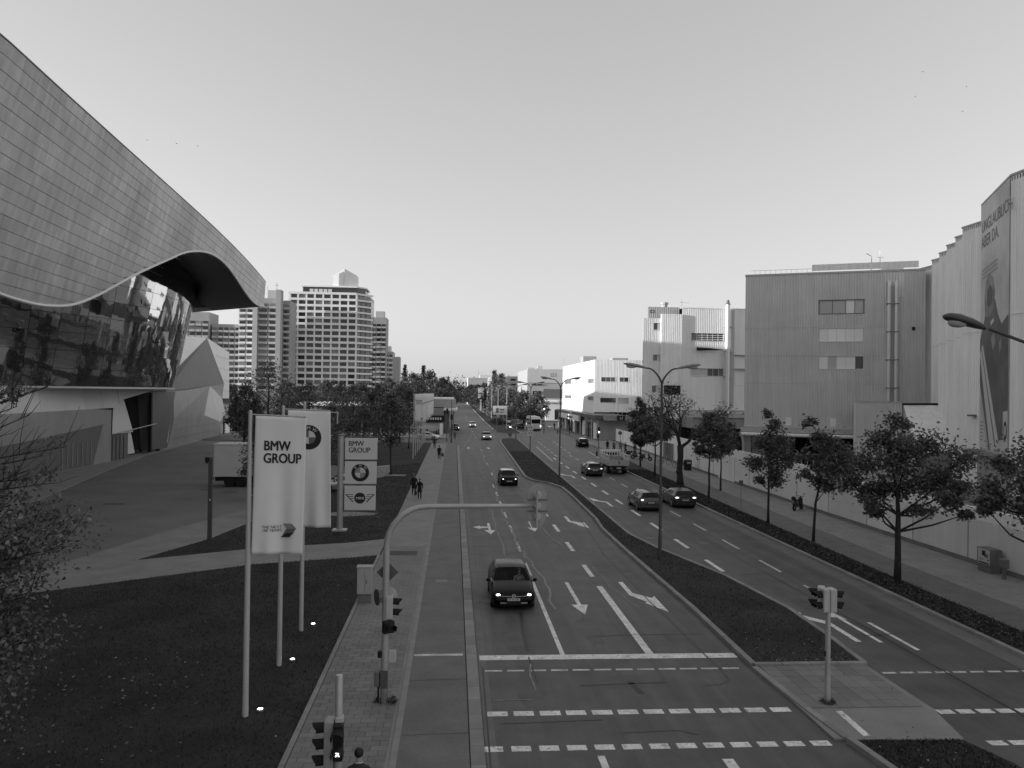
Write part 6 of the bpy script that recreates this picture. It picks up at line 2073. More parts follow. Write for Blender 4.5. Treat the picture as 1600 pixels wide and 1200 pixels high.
FR = 'far row of flagpoles'
fr_src = None
for k in range(8):
    y = 105.2 + k * 5.35
    t = thing('row_flagpole', '%s flagpole of the far row beside the pavement, counting away from the viewer' % ords[k], 'flag', (-5.3 + .03 * k, y, .1), 0, FR)
    MB().tube([(0, 0, 0), (0, 0, 8.6)], [.08, .05], 8).build('pole', 'pole_white', t)
    wv = wave_fn(1.35, 3.8, k * 1.1, .05)
    f = MB()
    vs = [(.1 + 1.35 * i / 8, -.03 - wv(1.35 * i / 8, 3.8 * j / 8), 8.5 - 3.8 * j / 8) for j in range(9) for i in range(9)]
    f.faces(vs, [(j * 9 + i, (j + 1) * 9 + i, (j + 1) * 9 + i + 1, j * 9 + i + 1) for j in range(8) for i in range(8)])
    fl_ = f.build('flag', 'flag_cloth', t, smooth='all')
    md = fl_.modifiers.new('thickness', 'SOLIDIFY'); md.thickness = .01
    q = lettering(MB(), 'group', lambda u, v: (.3 + u, -.12, 7.5 + v), .34)
    q.build('lettering', 'ink', fl_)
    MB().poly([(.95, -.12, 5.3), (1.25, -.12, 5.45), (1.1, -.12, 5.05)]).build('emblem', 'ink_mid', fl_)

# ------------------------------------------------------------------ sign pylon
sp = thing('sign_pylon', 'sign pylon with round grey post and three pale square logo panels', 'sign', (-7.1, 50.9, .1))
MB().tube([(0, 0, 0), (0, 0, 6.0)], .19, 18).build('post', 'galvanised', sp, smooth=True)
MB().tube([(0, 0, 6.0), (0, 0, 6.1)], .22, 18).build('post_cap', 'pole_grey', sp)
MB().box(-.45, .45, -.35, .35, 0, .12).build('foot_plate', 'galvanised', sp, bevel=.02)
zs = [(4.52, 5.88), (2.98, 4.40), (1.32, 2.86)]
PX0, PX1, FY = .27, 2.28, -.10
for z in (1.22, 2.90, 4.44, 5.92):
    MB().box(-.2, 2.3, -.05, .12, z, z + .05).build('cross_arm', 'pole_dark', sp)
for i, (z0, z1) in enumerate(zs):
    pn = MB().box(PX0, PX1 - .03 * i, FY, .1, z0, z1).build('sign_panel', 'sign_panel', sp, bevel=.02)
    cx, cz = (PX0 + PX1) / 2 - .03, (z0 + z1) / 2
    def pp(u, v, o=.006):
        return (u, FY - o, v)
    if i == 0:
        q = MB()
        for k in range(2):
            lettering(q, 'group_thin', lambda u, v: pp(PX0 + .2 + u * .92 + .018 * k, z1 - .50 + v * 1.05, .006 + .002 * k), .44)
        q.build('lettering', 'ink', pn)
    elif i == 1:
        R0, R1 = .555, .335
        q = MB()
        for k in range(40):
            a, b = 2 * PI * k / 40, 2 * PI * (k + 1) / 40
            q.poly([pp(cx + rr * math.cos(x), cz + rr * math.sin(x)) for rr, x in ((R1, a), (R0, a), (R0, b), (R1, b))])
        q.build('emblem_ring', 'ink', pn)
        for k in range(4):
            MB().poly([pp(cx, cz)] + [pp(cx + R1 * math.cos(a), cz + R1 * math.sin(a)) for a in np.linspace(PI / 2 * k, PI / 2 * (k + 1), 9)]).build('emblem_quarter', 'sign_white' if k % 2 == 0 else 'ink_pale', pn)
        for ch, a in (('B', 2.35), ('M', PI / 2), ('W', .79)):
            ca, sa = math.cos(a - PI / 2), math.sin(a - PI / 2)
            lettering(MB(), ch, lambda u, v: pp(cx + .372 * math.cos(a) + u * ca - v * sa, cz + .372 * math.sin(a) + u * sa + v * ca, .012), .215).build('emblem_letter', 'sign_white', pn)
    else:
        def arc(rr, n=26):
            return [pp(cx + rr * math.cos(2 * PI * k / n), cz + rr * math.sin(2 * PI * k / n), .006 if rr > .33 else .012) for k in range(n)]
        MB().poly(arc(.36)).build('emblem_rim', 'ink_mid', pn)
        MB().poly(arc(.31)).build('emblem_disc', 'ink', pn)
        q = MB()
        for k in range(2):
            lettering(q, 'MINI', lambda u, v: pp(cx + u + .012 * k, cz - .085 + v, .018 + .002 * k), .235)
        q.build('emblem_letter', 'sign_white', pn)
        for s in (-1, 1):
            for k in range(4):
                zz = cz + .24 - k * .125
                x0, x1 = cx + s * .40, cx + s * (.93 - k * .15)
                q = [pp(x0, zz), pp(x1, zz), pp(x1 - s * .07, zz - .035), pp(x0, zz - .035)]
                MB().poly(q if s > 0 else q[::-1]).build('emblem_wing', 'ink', pn)
            q = [pp(cx + s * .95, cz + .27), pp(cx + s * .45, cz - .26), pp(cx + s * .40, cz - .24), pp(cx + s * .86, cz + .25)]
            MB().poly(q).build('emblem_wing', 'ink', pn)

# ------------------------------------------------------------------ cabinets, posts, barrier
t = thing('utility_cabinet', 'pale grey utility cabinet on a plinth beside the left pavement', 'cabinet', (-3.62, 33.7, .1))
MB().box(-.27, .27, -.16, .16, 0, .4).build('plinth', 'cabinet_dark', t, bevel=.02)
c_ = MB().box(-.31, .31, -.19, .19, .4, 1.5).build('cabinet_body', 'cabinet', t, bevel=.02)
MB().box(-.34, .34, -.22, .22, 1.5, 1.56).build('cabinet_lid', 'cabinet', t, bevel=.02)
MB().box(.005, .012, -.2, -.19, .45, 1.46).build('door_gap', 'cabinet_dark', c_)
MB().box(.06, .1, -.215, -.19, .85, 1.0).build('handle', 'cabinet_dark', c_)
t = thing('switch_cabinet', 'street cabinet with a poster on its side against the right hoarding', 'cabinet', (27.55, 39.0, .12))
MB().box(-.28, .3, -.5, .5, 0, .38).build('plinth', 'cabinet_dark', t, bevel=.02)
c_ = MB().box(-.3, .32, -.52, .52, .38, 1.22).build('cabinet_body', 'cabinet_dark', t, bevel=.02)
p = MB().box(-.315, -.302, -.48, .42, .42, 1.18).build('poster', 'poster_pale', c_)
for (y0, y1, z0, z1, m) in ((-.15, .1, .85, 1.1, 'ink'), (-.35, -.1, .78, .95, 'ink_mid'), (-.42, -.32, .62, .7, 'ink'), (-.42, .35, .45, .52, 'ink'), (0, .35, .6, .64, 'ink_pale'), (0, .35, .68, .71, 'ink_pale')):
    MB().box(-.322, -.316, y0, y1, z0, z1).build('poster_print', m, p)
t = thing('service_post', 'short grey service post right of the poster cabinet', 'post', (27.2, 37.4, .12))
MB().cyl((0, 0), .1, 0, .7, 10).build('post', 'cabinet_dark', t)
MB().box(-.16, .16, -.2, .2, .55, 1.0).build('post_head', 'cabinet_dark', t, bevel=.05)
t = thing('light_column', 'slender square light column at the edge of the dark plaza', 'street lamp', (-14.28, 48.1, .08))
MB().box(-.11, .11, -.11, .11, 0, 4.85).build('column', 'pole_dark', t, bevel=.01)
MB().box(-.32, -.05, -.12, .12, 4.62, 4.85).box(-.3, -.11, -.08, .08, 4.5, 4.62).build('lamp_head', 'black', t, bevel=.02)
MB().box(-.02, .06, -.125, -.112, 2.3, 2.4).build('label_plate', 'sign_white', t)
t = thing('concrete_box', 'low pale concrete box beside the near flag and barrier', 'planter', (-13.0, 56.5, .08))
MB().box(-.9, .9, -.5, .5, 0, .75).build('box', 'concrete_light', t, bevel=.04)
MB().box(-.8, .8, -.4, .4, .75, .8).build('soil', 'soil', t)
t = thing('barrier', 'thin pale barrier arm crossing the plaza before the lorry', 'barrier', (-12.4, 60.5, .06))
MB().box(-.15, .15, -.15, .15, 0, 1.0).build('barrier_post', 'cabinet', t, bevel=.02)
MB().tube([(0, 0, .92), (-2.9, .3, .98)], .04, 6).build('barrier_arm', 'sign_white', t)
t = thing('rack_stand', 'dark rack with a white board at the corner of the steel block', 'rack', (-43.2, 158.0, .09))
for k in range(5):
    MB().box(-1.4, 1.6, -.1, .1, .6 + k * .55, .8 + k * .55).build('slat', 'black', t)
MB().box(-1.5, -1.3, -.1, .1, 0, 3.6).build('upright', 'black', t)
MB().box(1.5, 1.7, -.1, .1, 0, 3.6).build('upright', 'black', t)
MB().box(-1.0, -.2, -.3, -.2, .3, 2.6).build('board', 'sign_white', t)

# ------------------------------------------------------------------ vehicles
def car(name, label, loc, heading, kind='hatch', paint='car_black', L_=4.26, W=1.79, H=1.46, lights='front', roof=None, group=None, detail=True, badge=False, rails=False):
    """heading 0: the front looks towards -y (to the viewer); pi: it drives away"""
    t = thing(name, label, 'car', loc, heading, group)
    k = H / 1.46
    hw = W / 2
    # y (front negative), zb, zs shoulder, zt top, w, wt
    if kind == 'hatch':
        S = [(-.500, .30, .47, .52, .70, .60), (-.492, .22, .56, .63, .86, .74), (-.465, .19, .66, .74, .95, .82), (-.42, .18, .73, .82, .99, .86), (-.30, .17, .82, .93, 1.0, .88), (-.205, .17, .88, .99, 1.0, .86),
             (-.03, .17, .92, 1.40, 1.0, .73), (.02, .17, .93, 1.44, 1.0, .74), (.11, .17, .94, 1.46, 1.0, .75), (.13, .17, .94, 1.46, 1.0, .75), (.29, .18, .96, 1.44, 1.0, .74), (.41, .2, .98, 1.38, .98, .71),
             (.478, .22, 1.0, 1.03, .95, .80), (.494, .25, .80, .86, .92, .80), (.50, .32, .60, .64, .88, .78)]
    elif kind == 'sedan':
        S = [(-.500, .30, .47, .52, .70, .60), (-.492, .22, .56, .63, .86, .74), (-.465, .19, .66, .74, .95, .82), (-.42, .18, .73, .81, .99, .86), (-.30, .17, .82, .90, 1.0, .88), (-.215, .17, .87, .96, 1.0, .86),
             (-.06, .17, .92, 1.36, 1.0, .67), (-.01, .17, .93, 1.42, 1.0, .69), (.09, .17, .94, 1.44, 1.0, .70), (.11, .17, .94, 1.44, 1.0, .70), (.20, .18, .96, 1.41, 1.0, .68), (.27, .2, .97, 1.33, 1.0, .66),
             (.40, .2, 1.0, 1.05, .97, .82), (.488, .24, .93, 1.0, .93, .82), (.50, .32, .66, .70, .88, .78)]
    elif kind == 'wagon':
        S = [(-.500, .30, .47, .52, .70, .60), (-.492, .22, .56, .63, .86, .74), (-.465, .19, .66, .74, .95, .82), (-.42, .18, .73, .81, .99, .86), (-.30, .17, .82, .91, 1.0, .88), (-.22, .17, .87, .97, 1.0, .86),
             (-.07, .17, .92, 1.37, 1.0, .67), (-.02, .17, .93, 1.42, 1.0, .69), (.09, .17, .94, 1.45, 1.0, .70), (.11, .17, .94, 1.45, 1.0, .70), (.29, .18, .96, 1.44, 1.0, .69), (.42, .2, .98, 1.40, .98, .66),
             (.482, .22, 1.0, 1.04, .95, .80), (.495, .25, .84, .90, .92, .80), (.50, .32, .62, .66, .88, .78)]
    else:                                   # small upright two-box car
        S = [(-.500, .30, .50, .56, .72, .62), (-.49, .22, .62, .70, .88, .76), (-.465, .19, .72, .80, .96, .84), (-.42, .18, .78, .87, .99, .86), (-.31, .17, .84, .96, 1.0, .88), (-.235, .17, .90, 1.01, 1.0, .86),
             (-.11, .17, .93, 1.42, 1.0, .74), (-.05, .17, .94, 1.45, 1.0, .75), (.09, .17, .94, 1.46, 1.0, .76), (.11, .17, .94, 1.46, 1.0, .76), (.30, .18, .95, 1.45, 1.0, .75), (.43, .2, .96, 1.41, .98, .72),
             (.48, .22, .98, 1.02, .95, .82), (.494, .25, .80, .86, .92, .80), (.50, .32, .60, .64, .88, .78)]
    rings = []
    for (y, zb, zs, zt, w, wt) in S:
        zb, zs, zt = zb * k, zs * k, zt * k
        w, wt = w * hw, wt * hw
        p4, p7 = (w * .965, zs), (wt, zt - .075 * k)
        if zt - zs < .2:
            p7 = (wt, zt - .025)
        l = lambda q: (p4[0] + (p7[0] - p4[0]) * q, p4[1] + (p7[1] - p4[1]) * q)
        half = [(0, zb), (w * .9, zb), (w * .985, zb + .12), (w, zs - .16), p4, l(.12), l(.86), p7, (wt * .84, zt - .022), (0, zt)]
        rings.append([(x, y * L_, z) for x, z in half] + [(-x, y * L_, z) for x, z in half[-2:0:-1]])
    n = len(rings[0])            # 18
    nm = {'body': MB(), 'windscreen': MB(), 'rear_window': MB(), 'wl': MB(), 'wr': MB(), 'roof': MB()}
    vs = [p for r in rings for p in r]
    for i in range(len(S) - 1):
        for j in range(n):
            q = [i * n + j, i * n + (j + 1) % n, (i + 1) * n + (j + 1) % n, (i + 1) * n + j]
            top = j in (7, 8, 9, 10)
            dst = 'body'
            if top and i == 5: dst = 'windscreen'
            elif top and i == 11: dst = 'rear_window'
            elif j == 5 and 5 <= i <= 10 and i != 8: dst = 'wr'
            elif j == 12 and 5 <= i <= 10 and i != 8: dst = 'wl'
            elif roof and top and 6 <= i <= 10: dst = 'roof'
            nm[dst].poly([vs[x] for x in q])
    def weld(mb):
        key = {}
        v2, f2 = [], []
        for f in mb.f:
            g = []
            for ix in f:
                kk = tuple(round(c, 4) for c in mb.v[ix])
                if kk not in key:
                    key[kk] = len(v2); v2.append(mb.v[ix])
                g.append(key[kk])
            f2.append(tuple(g))
        mb.v, mb.f = v2, f2
        return mb
    nm['body'].poly(rings[0][::-1]).poly(rings[-1])
    body = weld(nm['body']).build('body', paint, t, smooth='all')
    if roof:
        weld(nm['roof']).build('roof', roof, t, smooth='all')
    weld(nm['windscreen']).build('windscreen', 'car_glass_clear' if badge else 'car_glass', t)
    weld(nm['rear_window']).build('rear_window', 'car_glass', t)
    weld(nm['wl']).build('side_window', 'car_glass', t)
    weld(nm['wr']).build('side_window', 'car_glass', t)
    # wheels
    R0 = .315 if L_ < 4.4 else .33
    for sx in (-1, 1):
        for yy in (-.30, .305):
            q = MB().tube([(sx * (hw - .22), yy * L_, R0), (sx * (hw - .19), yy * L_, R0), (sx * (hw - .02), yy * L_, R0), (sx * (hw + .004), yy * L_, R0)], [R0 * .95, R0, R0, R0 * .93], 18)
            w = q.build('wheel', 'tyre', t, smooth=True)
            MB().tube([(sx * (hw + .004), yy * L_, R0), (sx * (hw + .012), yy * L_, R0)], [R0 * .66, R0 * .6], 14).build('rim', 'wheel_rim', w)
            MB().tube([(sx * (hw - .16), yy * L_, R0 + .03), (sx * (hw - .004), yy * L_, R0 + .03)], R0 * 1.16, 18).build('wheel_arch', 'black_matte', t)
    # underside, bumpers
    MB().box(-hw * .8, hw * .8, -L_ * .46, L_ * .46, .15, .3).build('underbody', 'black_matte', t)
    yf, yr = -L_ / 2, L_ / 2
    # head lamps
    for sx in (-1, 1):
        q = MB().ball((sx * hw * .70, yf + .115, .665 * k), (.135, .065, .052 * k), 10, 6)
        hl_ = q.build('headlight', 'car_glass' if lights == 'front' else 'lamp_glass', t, smooth='all')
        if lights == 'front':
            MB().ball((sx * hw * .70, yf + .062, .665 * k), (.085, .03, .04 * k), 10, 6).build('lamp', 'lit', hl_, smooth='all')
        rl = MB().ball((sx * hw * .74, yr - .075, (.86 if kind != 'sedan' else .83) * k), (.17, .07, .07 * k), 10, 6)
        rl.build('tail_light', 'tail_lamp' if lights != 'rear' else 'tail_lit', t, smooth='all')
        m_ = MB().ball((sx * (hw + .09), yf + L_ * .335, .97 * k), (.095, .065, .075), 8, 6)
        m_.build('wing_mirror', paint, t, smooth='all')
        MB().box(min(sx * hw * .93, sx * (hw + .05)), max(sx * hw * .93, sx * (hw + .05)), yf + L_ * .33, yf + L_ * .345, .93 * k, .96 * k).build('mirror_arm', 'black', t)
    MB().box(-hw * .52, hw * .52, yf - .012, yf + .1, .545 * k, .60 * k).build('grille', 'black', t)
    MB().box(-hw * .62, hw * .62, yf - .008, yf + .1, .27 * k, .40 * k).build('air_intake', 'black_matte', t)
    pf = MB().box(-.26, .26, yf - .03, yf - .014, .43 * k, .53 * k).build('number_plate', 'sign_white', t)
    pr = MB().box(-.26, .26, yr + .004, yr + .02, .62 * k, .73 * k).build('number_plate', 'sign_white', t)
    if detail:
        for x in (-.2, -.14, -.05, .0, .08, .13, .18):
            MB().box(x - .018, x + .018, yf - .034, yf - .031, .45 * k, .51 * k).build('plate_character', 'ink_mid', pf)
            MB().box(x - .018, x + .018, yr + .021, yr + .024, .64 * k, .71 * k).build('plate_character', 'ink_mid', pr)
        for s in (-1, 1):
            MB().box(s * hw * .985 - .012, s * hw * .985 + .012, -L_ * .02, L_ * .03, .80 * k, .825 * k).build('door_handle', 'chrome', t)
            MB().box(s * hw * 1.0 - .006, s * hw * 1.0 + .004, L_ * .1, L_ * .104, .3 * k, .9 * k).build('door_gap', 'black', t)
        MB().box(-hw * .78, hw * .78, yr - .05, yr + .012, .24 * k, .36 * k).build('rear_valance', 'black_matte', t)
        MB().box(-.34, .34, yr - .02, yr + .003, .58 * k, .77 * k).build('plate_recess', 'black', t)
        MB().tube([(-hw * .55, yr - .01, .80 * k), (hw * .55, yr - .01, .80 * k)], .012, 5).build('boot_strip', 'chrome', t)
        MB().tube([(-hw * .9, yr - .02, .40 * k), (-hw * .5, yr + .01, .36 * k), (hw * .5, yr + .01, .36 * k), (hw * .9, yr - .02, .40 * k)], .045, 6).build('rear_bumper', paint, t, smooth='all')
    if badge:
        MB().tube([(-hw * .62, yf + .045, .62 * k), (-hw * .3, yf + .0, .605 * k), (hw * .3, yf + .0, .605 * k), (hw * .62, yf + .045, .62 * k)], .011, 5).build('chrome_strip', 'badge', t)
        MB().tube([(-hw * .82, yf + .12, .40 * k), (-hw * .6, yf + .0, .34 * k), (-.3, yf - .02, .335 * k)], .013, 5).tube([(hw * .82, yf + .12, .40 * k), (hw * .6, yf + .0, .34 * k), (.3, yf - .02, .335 * k)], .015, 5).build('chrome_strip', 'badge', t)
        rg = [(.075 * math.cos(a), yf - .03, .625 * k + .075 * math.sin(a)) for a in np.linspace(0, 2 * PI, 21)]
        e = MB().tube(rg, .011, 5, False)
        for pts in ([(-.035, .055), (0, .005), (.035, .055)], [(-.062, .03), (-.032, -.05), (0, .0), (.032, -.05), (.062, .03)]):
            e.tube([(x, yf - .03, .625 * k + z) for x, z in pts], .009, 5)
        e.build('emblem', 'badge', t)
        MB().box(-hw * .75, hw * .75, -.75, .9, .45, .62).build('cabin_floor', 'black_matte', t)
        for s in (-1, 1):
            MB().box(s * .36 - .24, s * .36 + .24, -.02, .1, .55, 1.12).box(s * .36 - .13, s * .36 + .13, .0, .09, 1.14, 1.32).build('seat', 'black_matte', t, bevel=.05)
        MB().box(-hw * .78, hw * .78, -.82, -.6, .82, .93).build('dashboard', 'black_matte', t, bevel=.04)
        MB().tube([(.36 + .17 * math.cos(a), -.52 + .06 * math.sin(a), .93 + .15 * math.sin(a)) for a in np.linspace(0, 2 * PI, 17)], .014, 5, False).build('steering_wheel', 'black', t)
    if rails:
        for s in (-1, 1):
            MB().tube([(s * hw * .66, -.05 * L_, 1.44 * k), (s * hw * .66, 0, 1.49 * k), (s * hw * .64, .36 * L_, 1.47 * k), (s * hw * .63, .39 * L_, 1.42 * k)], .018, 5).build('roof_rail', 'chrome', t)
    return t


car('hatchback_car', 'black hatchback with lit headlights coming towards the viewer in the left lane', (2.57, 34.8, 0), 0, 'hatch', 'car_black', 4.26, 1.84, 1.44, badge=True)
car('small_car', 'dark two-box small car with white roof coming closer in the near carriageway', (5.35, 78.0, 0), .03, 'mini', 'car_black', 3.9, 1.70, 1.44, roof='car_white', rails=True)
car('silver_car', 'silver hatchback with lit headlights at the end of the median', (6.2, 150.5, 0), .04, 'hatch', 'car_silver', 4.1, 1.75, 1.5, detail=False)
car('white_car', 'white saloon with lit headlights, farthest car coming down the road', (4.75, 203.5, 0), .02, 'sedan', 'car_white', 4.6, 1.85, 1.42, detail=False)
car('estate_car', 'dark grey estate car with roof rails driving away in the middle lane', (15.2, 62.3, 0), PI, 'wagon', 'car_grey', 4.65, 1.86, 1.5, lights='rear', rails=True)
car('fastback_car', 'dark grey fastback driving away in the kerb lane beside the estate car', (18.4, 64.0, 0), PI, 'hatch', 'car_dark', 4.6, 1.84, 1.44, lights='rear')
car('estate_car', 'dark estate car driving away beside the flatbed lorry', (15.35, 87.5, 0), PI, 'wagon', 'car_dark', 4.6, 1.82, 1.46, lights='rear')
car('hatchback_car', 'black hatchback with pale roof stopped by the right kerb behind the bus', (21.8, 133.5, 0), PI - .05, 'hatch', 'car_black', 4.2, 1.8, 1.5, lights='none', roof='car_silver', detail=False)
car('dark_car', 'small dark car crossing by the far median tip', (15.6, 196, 0), PI + .5, 'hatch', 'car_dark', 4.2, 1.8, 1.45, lights='none', detail=False)
car('silver_car', 'silver car driving away just beyond the far median bushes', (15.3, 228, 0), PI, 'wagon', 'car_silver', 4.6, 1.85, 1.5, lights='none', detail=False)
car('dark_car', 'dark car driving away in the distance left of the poplars', (14.9, 300, 0), PI, 'hatch', 'car_dark', 4.3, 1.8, 1.5, lights='none', detail=False)
for k, (x, y, p) in enumerate(((17.2, 330, 'car_silver'), (15.3, 352, 'car_white'), (17.6, 372, 'car_dark'), (15.6, 395, 'car_grey'), (17.5, 430, 'car_white'))):
    car('distant_car', '%s of the tiny cars queueing far along the avenue' % ['nearest', 'second', 'third', 'fourth', 'last'][k], (x, y, 0), PI, 'hatch', p, 4.3, 1.8, 1.5, lights='none', detail=False, group='tiny distant cars')
car('parked_car', 'white fronted car by the left side road behind the far flags', (-4.6, 149.0, .02), 1.2, 'hatch', 'car_white', 4.1, 1.75, 1.45, lights='none', detail=False)
car('parked_car', 'pale parked car half hidden between second flag and pylon', (-9.9, 71.5, .05), -1.25, 'hatch', 'car_silver', 4.2, 1.78, 1.5, lights='none', detail=False)
car('parked_car', 'dark car with lit lamp waiting at the shop left of the road', (.3, 186, .0), .1, 'hatch', 'car_dark', 4.2, 1.78, 1.5, detail=False)

# flatbed lorry driving away
t = thing('flatbed_lorry', 'pale flatbed lorry with stake sides driving away in the kerb lane', 'lorry', (18.45, 91.2, 0))
MB().box(-1.05, 1.05, 1.2, 2.95, .5, 2.3).build('cab', 'lorry_grey', t, bevel=.12)
MB().box(-.9, .9, 1.16, 1.19, 1.5, 2.1).build('cab_window', 'car_glass', t)
MB().box(-1.15, 1.15, -3.6, 1.05, .95, 1.15).build('bed', 'lorry_grey', t)
MB().box(-1.17, 1.17, -3.66, -3.58, 1.0, 1.62).build('tailgate', 'lorry_grey', t)
for s in (-1, 1):
    for k in range(3):
        MB().box(min(s * 1.14, s * 1.19), max(s * 1.14, s * 1.19), -3.55, 1.05, 1.16 + k * .16, 1.30 + k * .16).build('side_board', 'lorry_grey', t)
    for k in range(7):
        MB().box(s * 1.16 - .03, s * 1.16 + .03, -3.5 + k * .74, -3.42 + k * .74, 1.62, 2.1).build('stake', 'clad_white', t)
    MB().box(s * 1.16 - .03, s * 1.16 + .03, -3.55, 1.0, 2.08, 2.16).build('stake_rail', 'clad_white', t)
for k in range(8):
    MB().box(-1.1 + k * .3, -1.02 + k * .3, 0.92, 1.0, 1.2, 2.4).build('stake', 'clad_white', t)
MB().box(-1.2, 1.2, 0.9, 1.02, 2.38, 2.48).build('stake_rail', 'clad_white', t)
MB().box(-.2, 1.0, -.4, .7, 1.16, 1.85).build('load', 'canvas', t, bevel=.1)
MB().box(-.9, .9, -3.5, 2.8, .5, .95).build('chassis', 'black_matte', t)
for s in (-1, 1):
    for y in (-2.2, 2.0):
        MB().tube([(s * .7, y, .45), (s * 1.1, y, .45)], .45, 18).build('wheel', 'tyre', t)
    MB().box(s * .85 - .16, s * .85 + .16, -3.64, -3.6, .62, .76).build('tail_light', 'tail_lamp', t)
    MB().box(s * 1.35 - .1, s * 1.35 + .1, 2.7, 2.82, 1.5, 2.1).build('wing_mirror', 'black', t)
MB().box(-1.0, 1.0, -3.62, -3.5, .5, .6).build('rear_bumper', 'black', t)
MB().box(-.26, .26, -3.64, -3.625, .66, .78).build('number_plate', 'sign_white', t)
MB().box(-.05, .05, -3.69, -3.665, 1.15, 1.5).build('tailgate_latch', 'black', t)

# box lorry on the plaza
t = thing('box_lorry', 'white box lorry parked on the dark plaza behind the near flag', 'lorry', (-18.4, 75.0, .04), .06)
MB().box(-3.3, 3.6, -1.25, 1.25, .95, 3.85).build('box', 'lorry_white', t, bevel=.05)
MB().box(-3.34, 3.64, -1.29, 1.29, 3.85, 3.93).build('box_roof', 'lorry_white', t)
MB().box(-3.36, -3.31, -1.2, 1.2, .95, 3.8).build('rear_door', 'lorry_grey', t)
MB().box(3.7, 5.3, -1.15, 1.15, .55, 2.7).build('cab', 'lorry_white', t, bevel=.12)
MB().box(-3.2, 5.0, -.9, .9, .55, .93).build('chassis', 'black_matte', t)
for x in (-1.9, -.9, 4.4):
    for s in (-1, 1):
        MB().tube([(x, s * .75, .48), (x, s * 1.12, .48)], .48, 18).build('wheel', 'tyre', t)
for s in (-1, 1):
    MB().box(-3.42, -3.3, s * 1.0 - .15, s * 1.0 + .15, .7, .9).build('tail_light', 'tail_lamp', t)
MB().box(-.4, 2.6, -1.18, -1.12, .4, .92).build('side_guard', 'black', t)

# bus at the stop
t = thing('city_bus', 'pale city bus seen from behind at the stop on the right', 'bus', (19.3, 190.5, 0))
b = MB().box(-1.27, 1.27, -4.5, 7.5, .35, 3.0).build('body', 'lorry_white', t, bevel=.12)
MB().box(-1.1, 1.1, -3.8, 6.5, 3.0, 3.3).build('roof_unit', 'lorry_grey', t, bevel=.08)
MB().box(-1.05, 1.05, -4.54, -4.48, 1.75, 2.75).build('rear_window', 'car_glass', t, bevel=.02)
for s in (-1, 1):
    MB().box(min(s * 1.26, s * 1.29), max(s * 1.26, s * 1.29), -4.0, 7.2, 1.5, 2.7).build('side_window', 'car_glass', t)
    MB().box(s * 1.08 - .09, s * 1.08 + .09, -4.56, -4.5, .95, 1.35).build('tail_light', 'lit_soft', t)
    for y in (-2.0, 5.0):
        MB().tube([(s * .95, y, .48), (s * 1.28, y, .48)], .48, 16).build('wheel', 'tyre', t)
MB().box(-1.2, 1.2, -4.6, -4.4, .25, .5).build('rear_bumper', 'black', t)
MB().box(-.9, .9, -4.55, -4.5, .6, 1.6).build('engine_flap', 'lorry_grey', t)
MB().box(-.26, .26, -4.62, -4.605, .6, .72).build('number_plate', 'sign_white', t)


# ------------------------------------------------------------------ two-wheelers
def ring(mb, c, r, w, n=18):
    pts = [(c[0] + 0, c[1] + r * math.cos(2 * PI * k / n), c[2] + r * math.sin(2 * PI * k / n)) for k in range(n + 1)]
    return mb.tube(pts, w, 6, False)


def bicycle(loc, rz, label, group=None):
    t = thing('bicycle', label, 'bicycle', loc, rz, group)
    for y in (-.52, .52):
        w = ring(MB(), (0, y, .34), .33, .022).build('wheel', 'tyre', t)
        q = MB()
        for k in range(6):
            a = PI * k / 6
            q.tube([(0, y + .32 * math.cos(a), .34 + .32 * math.sin(a)), (0, y - .32 * math.cos(a), .34 - .32 * math.sin(a))], .006, 4, False)
        q.build('spokes', 'chrome', w)
    MB().tube([(0, .52, .34), (0, .12, .36), (0, .22, .82), (0, .52, .34)], .02, 6).tube([(0, .12, .36), (0, -.32, .78), (0, .2, .76)], .02, 6).tube([(0, -.52, .34), (0, -.34, .95)], .02, 6).build('frame', 'car_dark', t)
    MB().ball((0, .24, .92), (.09, .14, .045), 8, 6).tube([(0, .22, .82), (0, .24, .9)], .015, 5).build('saddle', 'black', t)
    MB().tube([(-.28, -.24, 1.03), (-.1, -.34, 1.02), (.1, -.34, 1.02), (.28, -.24, 1.03)], .016, 6).build('handlebar', 'chrome', t)
    MB().tube([(-.1, .12, .3), (0, .12, .36), (.1, .12, .42)], .015, 5).build('pedals', 'black', t)
    return t


